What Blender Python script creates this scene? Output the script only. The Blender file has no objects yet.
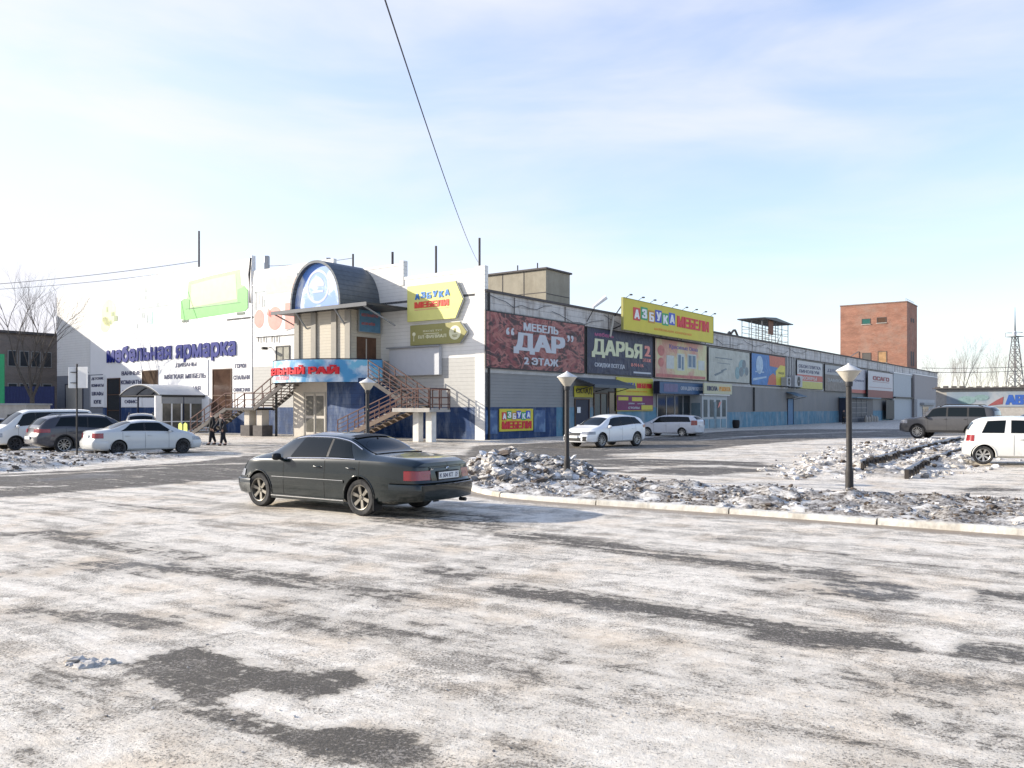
import bpy, bmesh, math, random
import numpy as np
from mathutils import Vector, Matrix, noise as mnoise
PI = math.pi
R_ = math.radians
random.seed(7)
SC = bpy.context.scene
COL = SC.collection

# ------------------------------------------------------------------ camera, sky, sun, exposure
FPX, HOR, CAMH = 840.0, 408.0, 1.95
SUN_EL = 20.5
SUN_AZ = (-1.0, 0.14)                      # horizontal direction towards the sun
cam = bpy.data.cameras.new('camera')
cam.sensor_width = 36.0
cam.lens = 36.0 * FPX / 1024.0
cam.shift_y = (HOR - 384.0) / 1024.0
cam.clip_start = 0.1
cam.clip_end = 5000
cam_ob = bpy.data.objects.new('camera', cam)
COL.objects.link(cam_ob)
cam_ob.location = (0, 0, CAMH)
cam_ob.rotation_euler = (R_(90), 0, 0)
SC.camera = cam_ob

W = bpy.data.worlds.new('World')
SC.world = W
W.use_nodes = True
nt = W.node_tree
bg = nt.nodes['Background']
bg.inputs[1].default_value = 0.15
sky = nt.nodes.new('ShaderNodeTexSky')
sky.sky_type = 'NISHITA'
sky.sun_disc = False
sky.sun_elevation = R_(SUN_EL)
sky.sun_rotation = math.atan2(SUN_AZ[0], SUN_AZ[1])
sky.air_density = 1.0
sky.dust_density = 0.7
sky.ozone_density = 1.2
tc = nt.nodes.new('ShaderNodeTexCoord')
mp = nt.nodes.new('ShaderNodeMapping')
mp.inputs['Scale'].default_value = (1.3, 1.3, 5.5)
mp.inputs['Rotation'].default_value = (R_(4), R_(-9), 0)
nz = nt.nodes.new('ShaderNodeTexNoise')
nz.inputs['Scale'].default_value = 1.6
nz.inputs['Detail'].default_value = 7
nz.inputs['Roughness'].default_value = 0.52
nz.inputs['Distortion'].default_value = 0.35
cr = nt.nodes.new('ShaderNodeMapRange')
cr.interpolation_type = 'SMOOTHSTEP'
cr.inputs[1].default_value = 0.36
cr.inputs[2].default_value = 0.76
cr.inputs[3].default_value = 0.24
cr.inputs[4].default_value = 0.78
# more veil towards the sun side, thinner on the right horizon
sep = nt.nodes.new('ShaderNodeSeparateXYZ')
side = nt.nodes.new('ShaderNodeMapRange')
side.interpolation_type = 'SMOOTHSTEP'
side.inputs[1].default_value = 0.15
side.inputs[2].default_value = -0.62
side.inputs[3].default_value = 0.0
side.inputs[4].default_value = 0.95
low = nt.nodes.new('ShaderNodeMapRange')
low.inputs[1].default_value = 0.35
low.inputs[2].default_value = 0.0
low.inputs[3].default_value = 0.25
low.inputs[4].default_value = 1.0
mul = nt.nodes.new('ShaderNodeMath'); mul.operation = 'MULTIPLY'
add = nt.nodes.new('ShaderNodeMath'); add.operation = 'ADD'; add.use_clamp = True
mx = nt.nodes.new('ShaderNodeMix'); mx.data_type = 'RGBA'
mx.inputs[7].default_value = (4.05, 4.02, 4.30, 1)
boost = nt.nodes.new('ShaderNodeMix'); boost.data_type = 'RGBA'; boost.blend_type = 'MULTIPLY'
boost.inputs[0].default_value = 1
boost.inputs[7].default_value = (1.12, 1.15, 1.30, 1)
L = nt.links.new
L(tc.outputs['Generated'], mp.inputs[0]); L(mp.outputs[0], nz.inputs['Vector'])
L(nz.outputs[0], cr.inputs[0]); L(tc.outputs['Generated'], sep.inputs[0])
L(sep.outputs[0], side.inputs[0]); L(sep.outputs[2], low.inputs[0])
L(side.outputs[0], mul.inputs[0]); L(low.outputs[0], mul.inputs[1])
hi = nt.nodes.new('ShaderNodeMapRange'); hi.interpolation_type = 'SMOOTHSTEP'      # the veil of cloud thins out overhead
hi.inputs[1].default_value = 0.42; hi.inputs[2].default_value = 0.62; hi.inputs[3].default_value = 1.0; hi.inputs[4].default_value = 0.12
L(sep.outputs[2], hi.inputs[0])
veil = nt.nodes.new('ShaderNodeMath'); veil.operation = 'MULTIPLY'
L(cr.outputs[0], veil.inputs[0]); L(hi.outputs[0], veil.inputs[1])
L(veil.outputs[0], add.inputs[0]); L(mul.outputs[0], add.inputs[1])
L(sky.outputs[0], boost.inputs[6])
L(add.outputs[0], mx.inputs[0]); L(boost.outputs[2], mx.inputs[6])
L(mx.outputs[2], bg.inputs[0])

sun = bpy.data.lights.new('sun', 'SUN')
sun.energy = 5.0
sun.angle = R_(0.5)
sun.color = (1.0, 0.92, 0.80)
sun_ob = bpy.data.objects.new('sun', sun)
COL.objects.link(sun_ob)
_sv = Vector((SUN_AZ[0], SUN_AZ[1], 0)).normalized() * math.cos(R_(SUN_EL)) + Vector((0, 0, math.sin(R_(SUN_EL))))
sun_ob.rotation_euler = _sv.to_track_quat('Z', 'Y').to_euler()
sun_ob.location = (-60, 0, 60)
SC.view_settings.view_transform = 'Standard'
SC.view_settings.look = 'None'
SC.view_settings.gamma = 1
SC.view_settings.use_curve_mapping = False
SC.view_settings.exposure = 0.74
SC.cycles.max_bounces = 6

# ------------------------------------------------------------------ helpers: points
def gz(x, y):
    "height of the ground: level, rising a little at the right of the yard"
    def ss(t):
        t = min(1, max(0, t)); return t * t * (3 - 2 * t)
    return 0.21 * ss((x - 8) / 10) * ss((y - 16) / 10) * (1 - ss((y - 62) / 20))
def G(px, py):
    "point of the level ground seen at a pixel of the photograph"
    D = CAMH * FPX / (py - HOR)
    return ((px - 512) / FPX * D, D)
def AT(px, D, py=None):
    return ((px - 512) / FPX * D, D, CAMH + (HOR - (py if py is not None else HOR)) / FPX * D)
UR = Vector((0.592, 0.806, 0)).normalized()
UL = Vector((-UR.y, UR.x, 0))
P0 = Vector((-1.64, 51.2, 0))
ANG_R = math.atan2(UR.y, UR.x)
ANG_L = ANG_R - PI / 2
BM = Matrix.Translation(P0) @ Matrix.Rotation(ANG_R, 4, 'Z')
def sR(px, o=0):
    r = (px - 512) / FPX
    return (r * (P0.y - UR.x * o) - P0.x - UR.y * o) / (UR.x - UR.y * r)
def sL(px, o=0):
    r = (px - 512) / FPX
    return (P0.x - UR.x * o - r * (P0.y - UR.y * o)) / (UR.y + UR.x * r)
def wR(s, o=0, z=0):
    return BM @ Vector((s, -o, z))
def wL(t, o=0, z=0):
    return BM @ Vector((-o, t, z))
def zR(px, py, o=0):
    return CAMH + (HOR - py) / FPX * wR(sR(px, o), o).y
def zL(px, py, o=0):
    return CAMH + (HOR - py) / FPX * wL(sL(px, o), o).y

# ------------------------------------------------------------------ helpers: objects
def tag(o, label=None, cat=None, group=None, kind=None):
    if label: o['label'] = label
    if cat: o['category'] = cat
    if group: o['group'] = group
    if kind: o['kind'] = kind
    return o
def empty(name, loc, rz=0, label=None, cat=None, group=None):
    o = bpy.data.objects.new(name, None)
    COL.objects.link(o)
    o.location = loc; o.rotation_euler = (0, 0, rz)
    o.empty_display_size = 0.3
    return tag(o, label, cat, group)
class MB:
    "collects faces; build() links them as one mesh object"
    def __init__(s):
        s.v = []; s.f = []; s.m = []
    def add(s, vs, fs, mi=0):
        b = len(s.v)
        s.v += [tuple(v) for v in vs]
        s.f += [tuple(b + i for i in f) for f in fs]
        s.m += [mi] * len(fs)
        return s
    def box(s, x0, x1, y0, y1, z0, z1, mi=0, M=None, ch=0.0):
        if ch > 0:
            c = min(ch, (x1-x0)*.45, (y1-y0)*.45, (z1-z0)*.45)
            vs = []
            for (x, y, z) in ((0,0,0),(1,0,0),(1,1,0),(0,1,0),(0,0,1),(1,0,1),(1,1,1),(0,1,1)):
                X = x1 if x else x0; Y = y1 if y else y0; Z = z1 if z else z0
                dx = -c if x else c; dy = -c if y else c; dz = -c if z else c
                vs += [(X, Y+dy, Z+dz), (X+dx, Y, Z+dz), (X+dx, Y+dy, Z)]
            bm = bmesh.new()
            bv = [bm.verts.new(v) for v in vs]
            r = bmesh.ops.convex_hull(bm, input=bv)
            bmesh.ops.dissolve_limit(bm, angle_limit=0.01, verts=bm.verts, edges=bm.edges)
            bm.verts.index_update()
            V = [v.co.copy() for v in bm.verts]; F = [[v.index for v in f.verts] for f in bm.faces]
            bm.free()
            if M: V = [M @ v for v in V]
            return s.add(V, F, mi)
        V = [(x0,y0,z0),(x1,y0,z0),(x1,y1,z0),(x0,y1,z0),(x0,y0,z1),(x1,y0,z1),(x1,y1,z1),(x0,y1,z1)]
        if M: V = [M @ Vector(v) for v in V]
        return s.add(V, [(0,3,2,1),(4,5,6,7),(0,1,5,4),(1,2,6,5),(2,3,7,6),(3,0,4,7)], mi)
    def tube(s, pts, r, n=8, mi=0, cap=True):
        pts = [Vector(p) for p in pts]
        rs = r if isinstance(r, (list, tuple)) else [r] * len(pts)
        rings = []
        up = Vector((0, 0, 1))
        for i, p in enumerate(pts):
            d = (pts[min(i+1, len(pts)-1)] - pts[max(i-1, 0)])
            if d.length < 1e-9: d = Vector((0, 0, 1))
            d.normalize()
            a = d.cross(up)
            if a.length < 1e-3: a = d.cross(Vector((1, 0, 0)))
            a.normalize(); b = a.cross(d).normalized()
            rings.append([p + (a * math.cos(2*PI*k/n + PI/n) + b * math.sin(2*PI*k/n + PI/n)) * rs[i] for k in range(n)])
        V = [v for rg in rings for v in rg]; F = []
        for i in range(len(pts)-1):
            for k in range(n):
                F.append((i*n+k, i*n+(k+1) % n, (i+1)*n+(k+1) % n, (i+1)*n+k))
        if cap:
            F.append(tuple(range(n))[::-1]); F.append(tuple((len(pts)-1)*n + k for k in range(n)))
        return s.add(V, F, mi)
    def bar(s, a, b, w, h=None, mi=0):
        "rectangular bar from a to b, w wide, h high"
        h = h or w
        a = Vector(a); b = Vector(b); d = (b - a).normalized()
        u = d.cross(Vector((0, 0, 1)))
        if u.length < 1e-3: u = Vector((1, 0, 0))
        u.normalize(); v = u.cross(d).normalized()
        V = []
        for p in (a, b):
            for (i, j) in ((-1,-1),(1,-1),(1,1),(-1,1)):
                V.append(p + u*i*w/2 + v*j*h/2)
        return s.add(V, [(3,2,1,0),(4,5,6,7),(0,1,5,4),(1,2,6,5),(2,3,7,6),(3,0,4,7)], mi)
    def lathe(s, prof, n=24, mi=0, c=(0, 0, 0), axis='z'):
        V = []; F = []
        for (r, z) in prof:
            for k in range(n):
                a = 2*PI*k/n
                if axis == 'z': V.append((c[0]+r*math.cos(a), c[1]+r*math.sin(a), c[2]+z))
                else: V.append((c[0]+r*math.cos(a), c[1]+z, c[2]+r*math.sin(a)))
        m = len(prof)
        for i in range(m-1):
            for k in range(n):
                F.append((i*n+k, i*n+(k+1) % n, (i+1)*n+(k+1) % n, (i+1)*n+k))
        return s.add(V, F, mi)
    def prism(s, poly, y0, y1, mi=0, plane='xz'):
        "polygon in x,z pushed from y0 to y1 (or in x,y from z0 to z1)"
        n = len(poly)
        if plane == 'xz': V = [(p[0], y0, p[1]) for p in poly] + [(p[0], y1, p[1]) for p in poly]
        else: V = [(p[0], p[1], y0) for p in poly] + [(p[0], p[1], y1) for p in poly]
        F = [tuple(range(n)), tuple(range(2*n-1, n-1, -1))]
        for i in range(n): F.append((i, n+i, n+(i+1) % n, (i+1) % n))
        return s.add(V, F, mi)
    def grid(s, fn, nu, nv, mi=0):
        V = [fn(i/nu, j/nv) for i in range(nu+1) for j in range(nv+1)]
        F = [(i*(nv+1)+j, (i+1)*(nv+1)+j, (i+1)*(nv+1)+j+1, i*(nv+1)+j+1) for i in range(nu) for j in range(nv)]
        return s.add(V, F, mi)
    def build(s, name, mats, parent=None, smooth=None, fix=True, loc=None):
        me = bpy.data.meshes.new(name)
        me.from_pydata(s.v, [], s.f)
        if not isinstance(mats, (list, tuple)): mats = [mats]
        for m in mats: me.materials.append(m)
        if len(mats) > 1: me.polygons.foreach_set('material_index', s.m)
        if fix:
            bm = bmesh.new(); bm.from_mesh(me)
            bmesh.ops.recalc_face_normals(bm, faces=bm.faces)
            bm.to_mesh(me); bm.free()
        if smooth is not None:
            me.polygons.foreach_set('use_smooth', [True] * len(me.polygons))
            me.set_sharp_from_angle(angle=R_(smooth))
        me.update()
        o = bpy.data.objects.new(name, me)
        COL.objects.link(o)
        if parent: o.parent = parent
        if loc: o.location = loc
        return o

# ------------------------------------------------------------------ helpers: materials
_MC = {}
def mat(name, col, rough=0.6, metal=0.0, var=0.15, vs=3.0, bump=0.0, bs=40.0, dirt=None, dirt_amt=0.0, ds=1.0, coat=0, spec=0.32, lines=None, emit=None):
    """procedural material. lines = (axis, pitch, width, darkness, depth): seams of siding"""
    if name in _MC: return _MC[name]
    m = bpy.data.materials.new(name); m.use_nodes = True
    _MC[name] = m
    n = m.node_tree.nodes; l = m.node_tree.links.new
    b = n['Principled BSDF']
    b.inputs['Roughness'].default_value = rough
    b.inputs['Metallic'].default_value = metal
    b.inputs['Specular IOR Level'].default_value = spec
    if coat:
        b.inputs['Coat Weight'].default_value = coat
        b.inputs['Coat Roughness'].default_value = 0.06
    t = n.new('ShaderNodeTexCoord')
    cur = None
    base = n.new('ShaderNodeRGB'); base.outputs[0].default_value = (*col, 1)
    cur = base.outputs[0]
    if var:
        z = n.new('ShaderNodeTexNoise'); z.inputs['Scale'].default_value = vs; z.inputs['Detail'].default_value = 6
        z.inputs['Roughness'].default_value = 0.65
        l(t.outputs['Object'], z.inputs['Vector'])
        r = n.new('ShaderNodeMapRange'); r.inputs[1].default_value = 0.3; r.inputs[2].default_value = 0.7
        r.inputs[3].default_value = 1 - var; r.inputs[4].default_value = 1 + var * 0.5
        l(z.outputs[0], r.inputs[0])
        x = n.new('ShaderNodeMix'); x.data_type = 'RGBA'; x.blend_type = 'MULTIPLY'; x.inputs[0].default_value = 1
        l(cur, x.inputs[6]); l(r.outputs[0], x.inputs[7]); cur = x.outputs[2]
    if dirt is not None:
        mpp = n.new('ShaderNodeMapping'); mpp.inputs['Scale'].default_value = (1, 1, 0.3)
        z = n.new('ShaderNodeTexNoise'); z.inputs['Scale'].default_value = ds; z.inputs['Detail'].default_value = 8
        z.inputs['Roughness'].default_value = 0.7
        l(t.outputs['Object'], mpp.inputs[0]); l(mpp.outputs[0], z.inputs['Vector'])
        r = n.new('ShaderNodeMapRange'); r.inputs[1].default_value = 0.48; r.inputs[2].default_value = 0.72
        r.inputs[3].default_value = 0; r.inputs[4].default_value = dirt_amt
        l(z.outputs[0], r.inputs[0])
        x = n.new('ShaderNodeMix'); x.data_type = 'RGBA'
        l(r.outputs[0], x.inputs[0]); l(cur, x.inputs[6]); x.inputs[7].default_value = (*dirt, 1); cur = x.outputs[2]
    hgt = None
    if lines:
        ax, pitch, wid, dark, depth = lines
        sp = n.new('ShaderNodeSeparateXYZ'); l(t.outputs['Object'], sp.inputs[0])
        d = n.new('ShaderNodeMath'); d.operation = 'DIVIDE'; l(sp.outputs['xyz'.index(ax)], d.inputs[0]); d.inputs[1].default_value = pitch
        f = n.new('ShaderNodeMath'); f.operation = 'FRACT'; l(d.outputs[0], f.inputs[0])
        if ax == 'z':                      # lapped boards: sawtooth
            hgt = f.outputs[0]
        else:
            p = n.new('ShaderNodeMath'); p.operation = 'PINGPONG'; l(f.outputs[0], p.inputs[0]); p.inputs[1].default_value = 0.5
            r2 = n.new('ShaderNodeMapRange'); r2.inputs[1].default_value = .12; r2.inputs[2].default_value = .38; l(p.outputs[0], r2.inputs[0])
            hgt = r2.outputs[0]
        r = n.new('ShaderNodeMapRange'); r.inputs[1].default_value = 0; r.inputs[2].default_value = wid
        r.inputs[3].default_value = 1 - dark; r.inputs[4].default_value = 1
        l(f.outputs[0], r.inputs[0])
        x = n.new('ShaderNodeMix'); x.data_type = 'RGBA'; x.blend_type = 'MULTIPLY'; x.inputs[0].default_value = 1
        l(cur, x.inputs[6]); l(r.outputs[0], x.inputs[7]); cur = x.outputs[2]
        bp = n.new('ShaderNodeBump'); bp.inputs['Strength'].default_value = 1; bp.inputs['Distance'].default_value = depth
        l(hgt, bp.inputs['Height'])
        nrm = bp.outputs[0]
        l(nrm, b.inputs['Normal'])
    if bump:
        z = n.new('ShaderNodeTexNoise'); z.inputs['Scale'].default_value = bs; z.inputs['Detail'].default_value = 5
        l(t.outputs['Object'], z.inputs['Vector'])
        bp2 = n.new('ShaderNodeBump'); bp2.inputs['Strength'].default_value = bump; bp2.inputs['Distance'].default_value = 0.02
        l(z.outputs[0], bp2.inputs['Height'])
        if lines: l(nrm, bp2.inputs['Normal'])
        l(bp2.outputs[0], b.inputs['Normal'])
    l(cur, b.inputs['Base Color'])
    return m
def nodes_of(m):
    return m.node_tree.nodes, m.node_tree.links.new, m.node_tree.nodes['Principled BSDF']

# ------------------------------------------------------------------ helpers: lettering
_TC = {}
def text_spans(s, rows=26, bold=0.0):
    "filled spans (y0, y1, x0, x1) of a line of text, from the outlines of the built-in font"
    key = (s, rows, bold)
    if key in _TC: return _TC[key]
    cu = bpy.data.curves.new('line', 'FONT'); cu.body = s; cu.fill_mode = 'NONE' if hasattr(cu, 'fill_mode') else 'NONE'
    cu.resolution_u = 4
    ob = bpy.data.objects.new('line', cu)
    COL.objects.link(ob)
    bpy.context.view_layer.update()
    ev = ob.evaluated_get(bpy.context.evaluated_depsgraph_get())
    me = bpy.data.meshes.new_from_object(ev)
    V = np.array([v.co[:2] for v in me.vertices]); Ed = np.array([e.vertices[:] for e in me.edges])
    bpy.data.objects.remove(ob); bpy.data.curves.remove(cu); bpy.data.meshes.remove(me)
    # rebuild loops so that every outline keeps one direction
    nb = {}
    for a, b in Ed: nb.setdefault(int(a), []).append(int(b)); nb.setdefault(int(b), []).append(int(a))
    seen = set(); segs = []
    for st in sorted(nb):
        if st in seen: continue
        loop = [st]; seen.add(st); cur = st
        nxt = st + 1 if (st + 1) in nb[st] else nb[st][0]
        while nxt not in seen:
            loop.append(nxt); seen.add(nxt)
            c = [k for k in nb[nxt] if k not in seen]
            if not c: break
            nxt = c[0]
        for i in range(len(loop)):
            segs.append((*V[loop[i]], *V[loop[(i+1) % len(loop)]]))
    S = np.array(segs)
    ymin, ymax = V[:, 1].min(), V[:, 1].max()
    dy = (ymax - ymin) / rows
    base = []
    for r in range(rows):
        y = ymin + (r + .5) * dy
        up = (S[:, 1] <= y) & (S[:, 3] > y); dn = (S[:, 1] > y) & (S[:, 3] <= y)
        k = up | dn
        T = S[k]; sg = np.where(up[k], 1, -1)
        xs = T[:, 0] + (y - T[:, 1]) / (T[:, 3] - T[:, 1] + 1e-12) * (T[:, 2] - T[:, 0])
        o = np.argsort(xs); w = 0; row = []
        for i in o:
            p = w; w += sg[i]
            if p == 0 and w != 0: x0 = xs[i]
            elif p != 0 and w == 0 and xs[i] - x0 > 1e-4: row.append([x0, xs[i]])
        base.append(row)
    out = []
    kb = int(round(bold * 0.6 / dy)) if bold else 0
    for r in range(rows):
        iv = []
        for q in range(max(0, r-kb), min(rows, r+kb+1)):
            iv += [[a - bold, b + bold] for a, b in base[q]]
        iv.sort(); mg = []
        for a, b in iv:
            if mg and a <= mg[-1][1] + 1e-4: mg[-1][1] = max(mg[-1][1], b)
            else: mg.append([a, b])
        for a, b in mg: out.append((ymin + r*dy, ymin + (r+1)*dy, a, b))
    A = np.array(out)
    A[:, 2:] -= A[:, 2].min(); A[:, :2] -= A[:, 0].min()
    res = (A, A[:, 3].max(), A[:, 1].max())
    _TC[key] = res
    return res
def letters(parent, s, x0, z0, w, h, m, out=0.02, depth=0.02, rows=26, bold=0.02, name='lettering', slant=0.0, curve=None, mb=None):
    "raised letters filling the box x0..x0+w, z0..z0+h of the sign's own face (outward is -y)"
    A, tw, th = text_spans(s, rows, bold)
    own = mb is None
    if own: mb = MB()
    for (ya, yb, xa, xb) in A:
        X0 = x0 + xa/tw*w; X1 = x0 + xb/tw*w; Z0 = z0 + ya/th*h; Z1 = z0 + yb/th*h
        sh = slant * (Z0 - z0)
        yb_ = -out; yf = -out - depth
        if curve is None:
            V = [(X0+sh, yf, Z0), (X1+sh, yf, Z0), (X1+sh, yf, Z1), (X0+sh, yf, Z1), (X0+sh, yb_, Z0), (X1+sh, yb_, Z0), (X1+sh, yb_, Z1), (X0+sh, yb_, Z1)]
        else:
            V = [curve(X, y_, Z) for (X, y_, Z) in [(X0, yf, Z0), (X1, yf, Z0), (X1, yf, Z1), (X0, yf, Z1), (X0, yb_, Z0), (X1, yb_, Z0), (X1, yb_, Z1), (X0, yb_, Z1)]]
        mb.add(V, [(0,1,2,3), (4,0,3,7), (1,5,6,2), (4,5,1,0), (3,2,6,7)])
    if own: return mb.build(name, m, parent, fix=False)
# ================================================================== MATERIALS
M_siding = mat('white_siding', (.78, .765, .72), .55, var=.06, vs=.6, lines=('z', .24, .1, .28, .018), dirt=(.5, .48, .42), dirt_amt=.25, ds=.6)
M_siding_grey = mat('grey_siding', (.36, .36, .35), .6, var=.08, vs=.6, lines=('z', .24, .1, .3, .018))
M_panel = mat('white_panel', (.80, .79, .77), .6, var=.05, vs=.5)
M_blue = mat('blue_paint', (.010, .040, .125), .6, var=.3, vs=1.2, dirt=(.20, .24, .30), dirt_amt=.6, ds=1.6, lines=('z', .24, .1, .3, .01))
M_lblue = mat('light_blue_paint', (.10, .22, .30), .7, var=.3, vs=1.5, dirt=(.36, .37, .37), dirt_amt=.85, ds=.9)
M_beige = mat('beige_siding', (.52, .47, .38), .6, var=.06, lines=('z', .2, .12, .3, .014))
M_beige2 = mat('beige_plaster', (.5, .46, .40), .8, var=.12, vs=2)
M_corr = mat('grey_profiled_sheet', (.215, .21, .205), .6, var=.12, vs=.4, lines=('x', .3, .2, .25, .02), dirt=(.3, .27, .23), dirt_amt=.4, ds=.8)
M_corrz = mat('grey_lap_siding', (.26, .26, .255), .6, var=.12, vs=.4, lines=('z', .2, .12, .3, .014))
M_parapet = mat('weathered_white_sheet', (.58, .56, .53), .7, var=.25, vs=1.2, dirt=(.20, .16, .13), dirt_amt=.85, ds=1.3, lines=('z', .42, .1, .45, .02))
M_parapet2 = mat('dark_stained_trim', (.10, .09, .085), .8, var=.3, vs=4)
M_dark = mat('dark_metal', (.03, .03, .032), .55, var=.2)
M_black = mat('black_rubber', (.02, .02, .021), .8, var=.15, vs=6)
M_rail = mat('red_brown_rail', (.075, .026, .020), .6, var=.3, vs=5)
M_conc = mat('concrete', (.36, .34, .31), .85, var=.2, vs=3, bump=.3, bs=20)
M_concw = mat('whitewashed_concrete', (.62, .60, .56), .85, var=.15, vs=4, bump=.4, bs=25)
M_brick = None
M_glass = mat('dark_window_glass', (.02, .025, .03), .06, var=0, spec=.5)
M_frame = mat('brown_frame', (.09, .045, .025), .5, var=.3, vs=6)
M_wood = mat('brown_door_wood', (.12, .06, .035), .5, var=.35, vs=3)
M_doorgrey = mat('grey_door', (.33, .31, .27), .5, var=.12)
M_roofdark = mat('dark_roof_sheet', (.055, .06, .07), .45, metal=.4, var=.15, vs=2)
M_white = mat('white_paint', (.78, .78, .77), .5, var=.06)
M_grey = mat('grey_paint', (.28, .29, .30), .6, var=.12)
M_navy = mat('navy_paint', (.008, .014, .04), .5, var=.2)
M_snowcap = mat('snow_cap', (.78, .79, .81), .9, var=.08, vs=5, bump=.6, bs=8)
M_penta = mat('tan_panel', (.32, .29, .225), .85, var=.15, vs=1.5, dirt=(.2, .17, .12), dirt_amt=.5, ds=.8)
M_red = mat('red_letter', (.62, .02, .03), .45, var=.05)
M_blueletter = mat('blue_letter', (.004, .014, .17), .7, var=.05)
M_letter_dark = mat('dark_lettering', (.07, .075, .13), .6, var=.1)
M_cream = mat('cream_lettering', (.68, .66, .58), .5, var=.05)
M_yellow = mat('yellow_sign', (.62, .52, .045), .5, var=.06, vs=1)
M_pipe = mat('galvanised_pipe', (.34, .35, .36), .45, metal=.6, var=.15)
M_chrome = mat('chrome', (.7, .7, .7), .18, metal=1.0, var=0)

def brick_mat(name, c1, c2, mortar, sc=1.0):
    m = bpy.data.materials.new(name); m.use_nodes = True
    n, l, b = nodes_of(m)
    t = n.new('ShaderNodeTexCoord'); sp = n.new('ShaderNodeSeparateXYZ'); l(t.outputs['Object'], sp.inputs[0])
    a = n.new('ShaderNodeMath'); a.operation = 'ADD'; l(sp.outputs[0], a.inputs[0]); l(sp.outputs[1], a.inputs[1])
    c = n.new('ShaderNodeCombineXYZ'); l(a.outputs[0], c.inputs[0]); l(sp.outputs[2], c.inputs[1])
    k = n.new('ShaderNodeTexBrick'); k.inputs['Scale'].default_value = 1
    k.inputs['Brick Width'].default_value = .26 * sc; k.inputs['Row Height'].default_value = .08 * sc
    k.inputs['Mortar Size'].default_value = .008 * sc
    k.inputs['Color1'].default_value = (*c1, 1); k.inputs['Color2'].default_value = (*c2, 1); k.inputs['Mortar'].default_value = (*mortar, 1)
    l(c.outputs[0], k.inputs[0])
    z = n.new('ShaderNodeTexNoise'); z.inputs['Scale'].default_value = .35; z.inputs['Detail'].default_value = 8; z.inputs['Roughness'].default_value = .7
    mp_ = n.new('ShaderNodeMapping'); mp_.inputs['Scale'].default_value = (1, 1, 2.6); l(t.outputs['Object'], mp_.inputs[0]); l(mp_.outputs[0], z.inputs[0])
    r = n.new('ShaderNodeMapRange'); r.inputs[1].default_value = .35; r.inputs[2].default_value = .7; r.inputs[3].default_value = .72; r.inputs[4].default_value = 1.15
    l(z.outputs[0], r.inputs[0])
    x = n.new('ShaderNodeMix'); x.data_type = 'RGBA'; x.blend_type = 'MULTIPLY'; x.inputs[0].default_value = 1
    l(k.outputs[0], x.inputs[6]); l(r.outputs[0], x.inputs[7])
    z2 = n.new('ShaderNodeTexNoise'); z2.inputs['Scale'].default_value = .22; z2.inputs['Detail'].default_value = 9; z2.inputs['Roughness'].default_value = .72; l(t.outputs['Object'], z2.inputs[0])
    r2 = n.new('ShaderNodeMapRange'); r2.inputs[1].default_value = .48; r2.inputs[2].default_value = .68; r2.inputs[4].default_value = .65; l(z2.outputs[0], r2.inputs[0])
    y = n.new('ShaderNodeMix'); y.data_type = 'RGBA'; l(r2.outputs[0], y.inputs[0]); l(x.outputs[2], y.inputs[6]); y.inputs[7].default_value = (*mortar, 1)
    l(y.outputs[2], b.inputs['Base Color'])
    b.inputs['Roughness'].default_value = .9
    return m
M_brick = brick_mat('red_brick', (.29, .115, .072), (.36, .16, .098), (.30, .225, .18), 1.6)
M_brick_dark = brick_mat('old_grey_brick', (.20, .16, .13), (.24, .19, .15), (.25, .22, .2), 1.6)

# ================================================================== GROUND
def sdist(P, poly):
    "signed distance (inside positive) of points P (n,2) to a polygon"
    poly = np.array(poly, float); n = len(poly)
    d = np.full(len(P), 1e9); ins = np.zeros(len(P), bool)
    for i in range(n):
        a = poly[i]; b = poly[(i+1) % n]; e = b - a
        t = np.clip(((P - a) @ e) / max(e @ e, 1e-9), 0, 1)
        d = np.minimum(d, np.hypot(*(P - a - t[:, None]*e).T))
        c = ((a[1] > P[:, 1]) != (b[1] > P[:, 1])) & (P[:, 0] < (b[0]-a[0]) * (P[:, 1]-a[1]) / (b[1]-a[1] + 1e-12) + a[0])
        ins ^= c
    return np.where(ins, d, -d)
def ldist(P, line):
    d = np.full(len(P), 1e9); line = np.array(line, float)
    for i in range(len(line)-1):
        a = line[i]; e = line[i+1] - a
        t = np.clip(((P - a) @ e) / max(e @ e, 1e-9), 0, 1)
        d = np.minimum(d, np.hypot(*(P - a - t[:, None]*e).T))
    return d
def sst(t):
    t = np.clip(t, 0, 1); return t*t*(3-2*t)
KERB = [(-1.55, 23.2), (-1.25, 20.8), (-.75, 19.1), (0, 18.0), (1.6, 16.9), (3.73, 15.67), (7.8, 12.8), (12.5, 9.75), (20, 5.0)]
KERB_W = .34
ISLE = [(-.4, 19.3), (0.3, 18.5), (3.9, 16.1), (8.0, 13.3), (20, 5.6), (24, 8.5), (12.2, 16.3), (9.3, 18.6), (6.2, 20.2), (3.5, 22.2), (2.0, 25.5), (-1.2, 27.5), (-2.6, 26), (-1.6, 21.5)]
HEAP = [(G(470, 484)), (G(500, 488)), (G(560, 484)), (G(600, 482)), (G(592, 470)), (G(540, 464)), (G(480, 462)), (G(455, 470))]
FIELD = [G(775, 477), G(900, 480), G(960, 474), G(1010, 462), G(985, 447), G(930, 444), G(860, 449), G(800, 461)]
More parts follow.
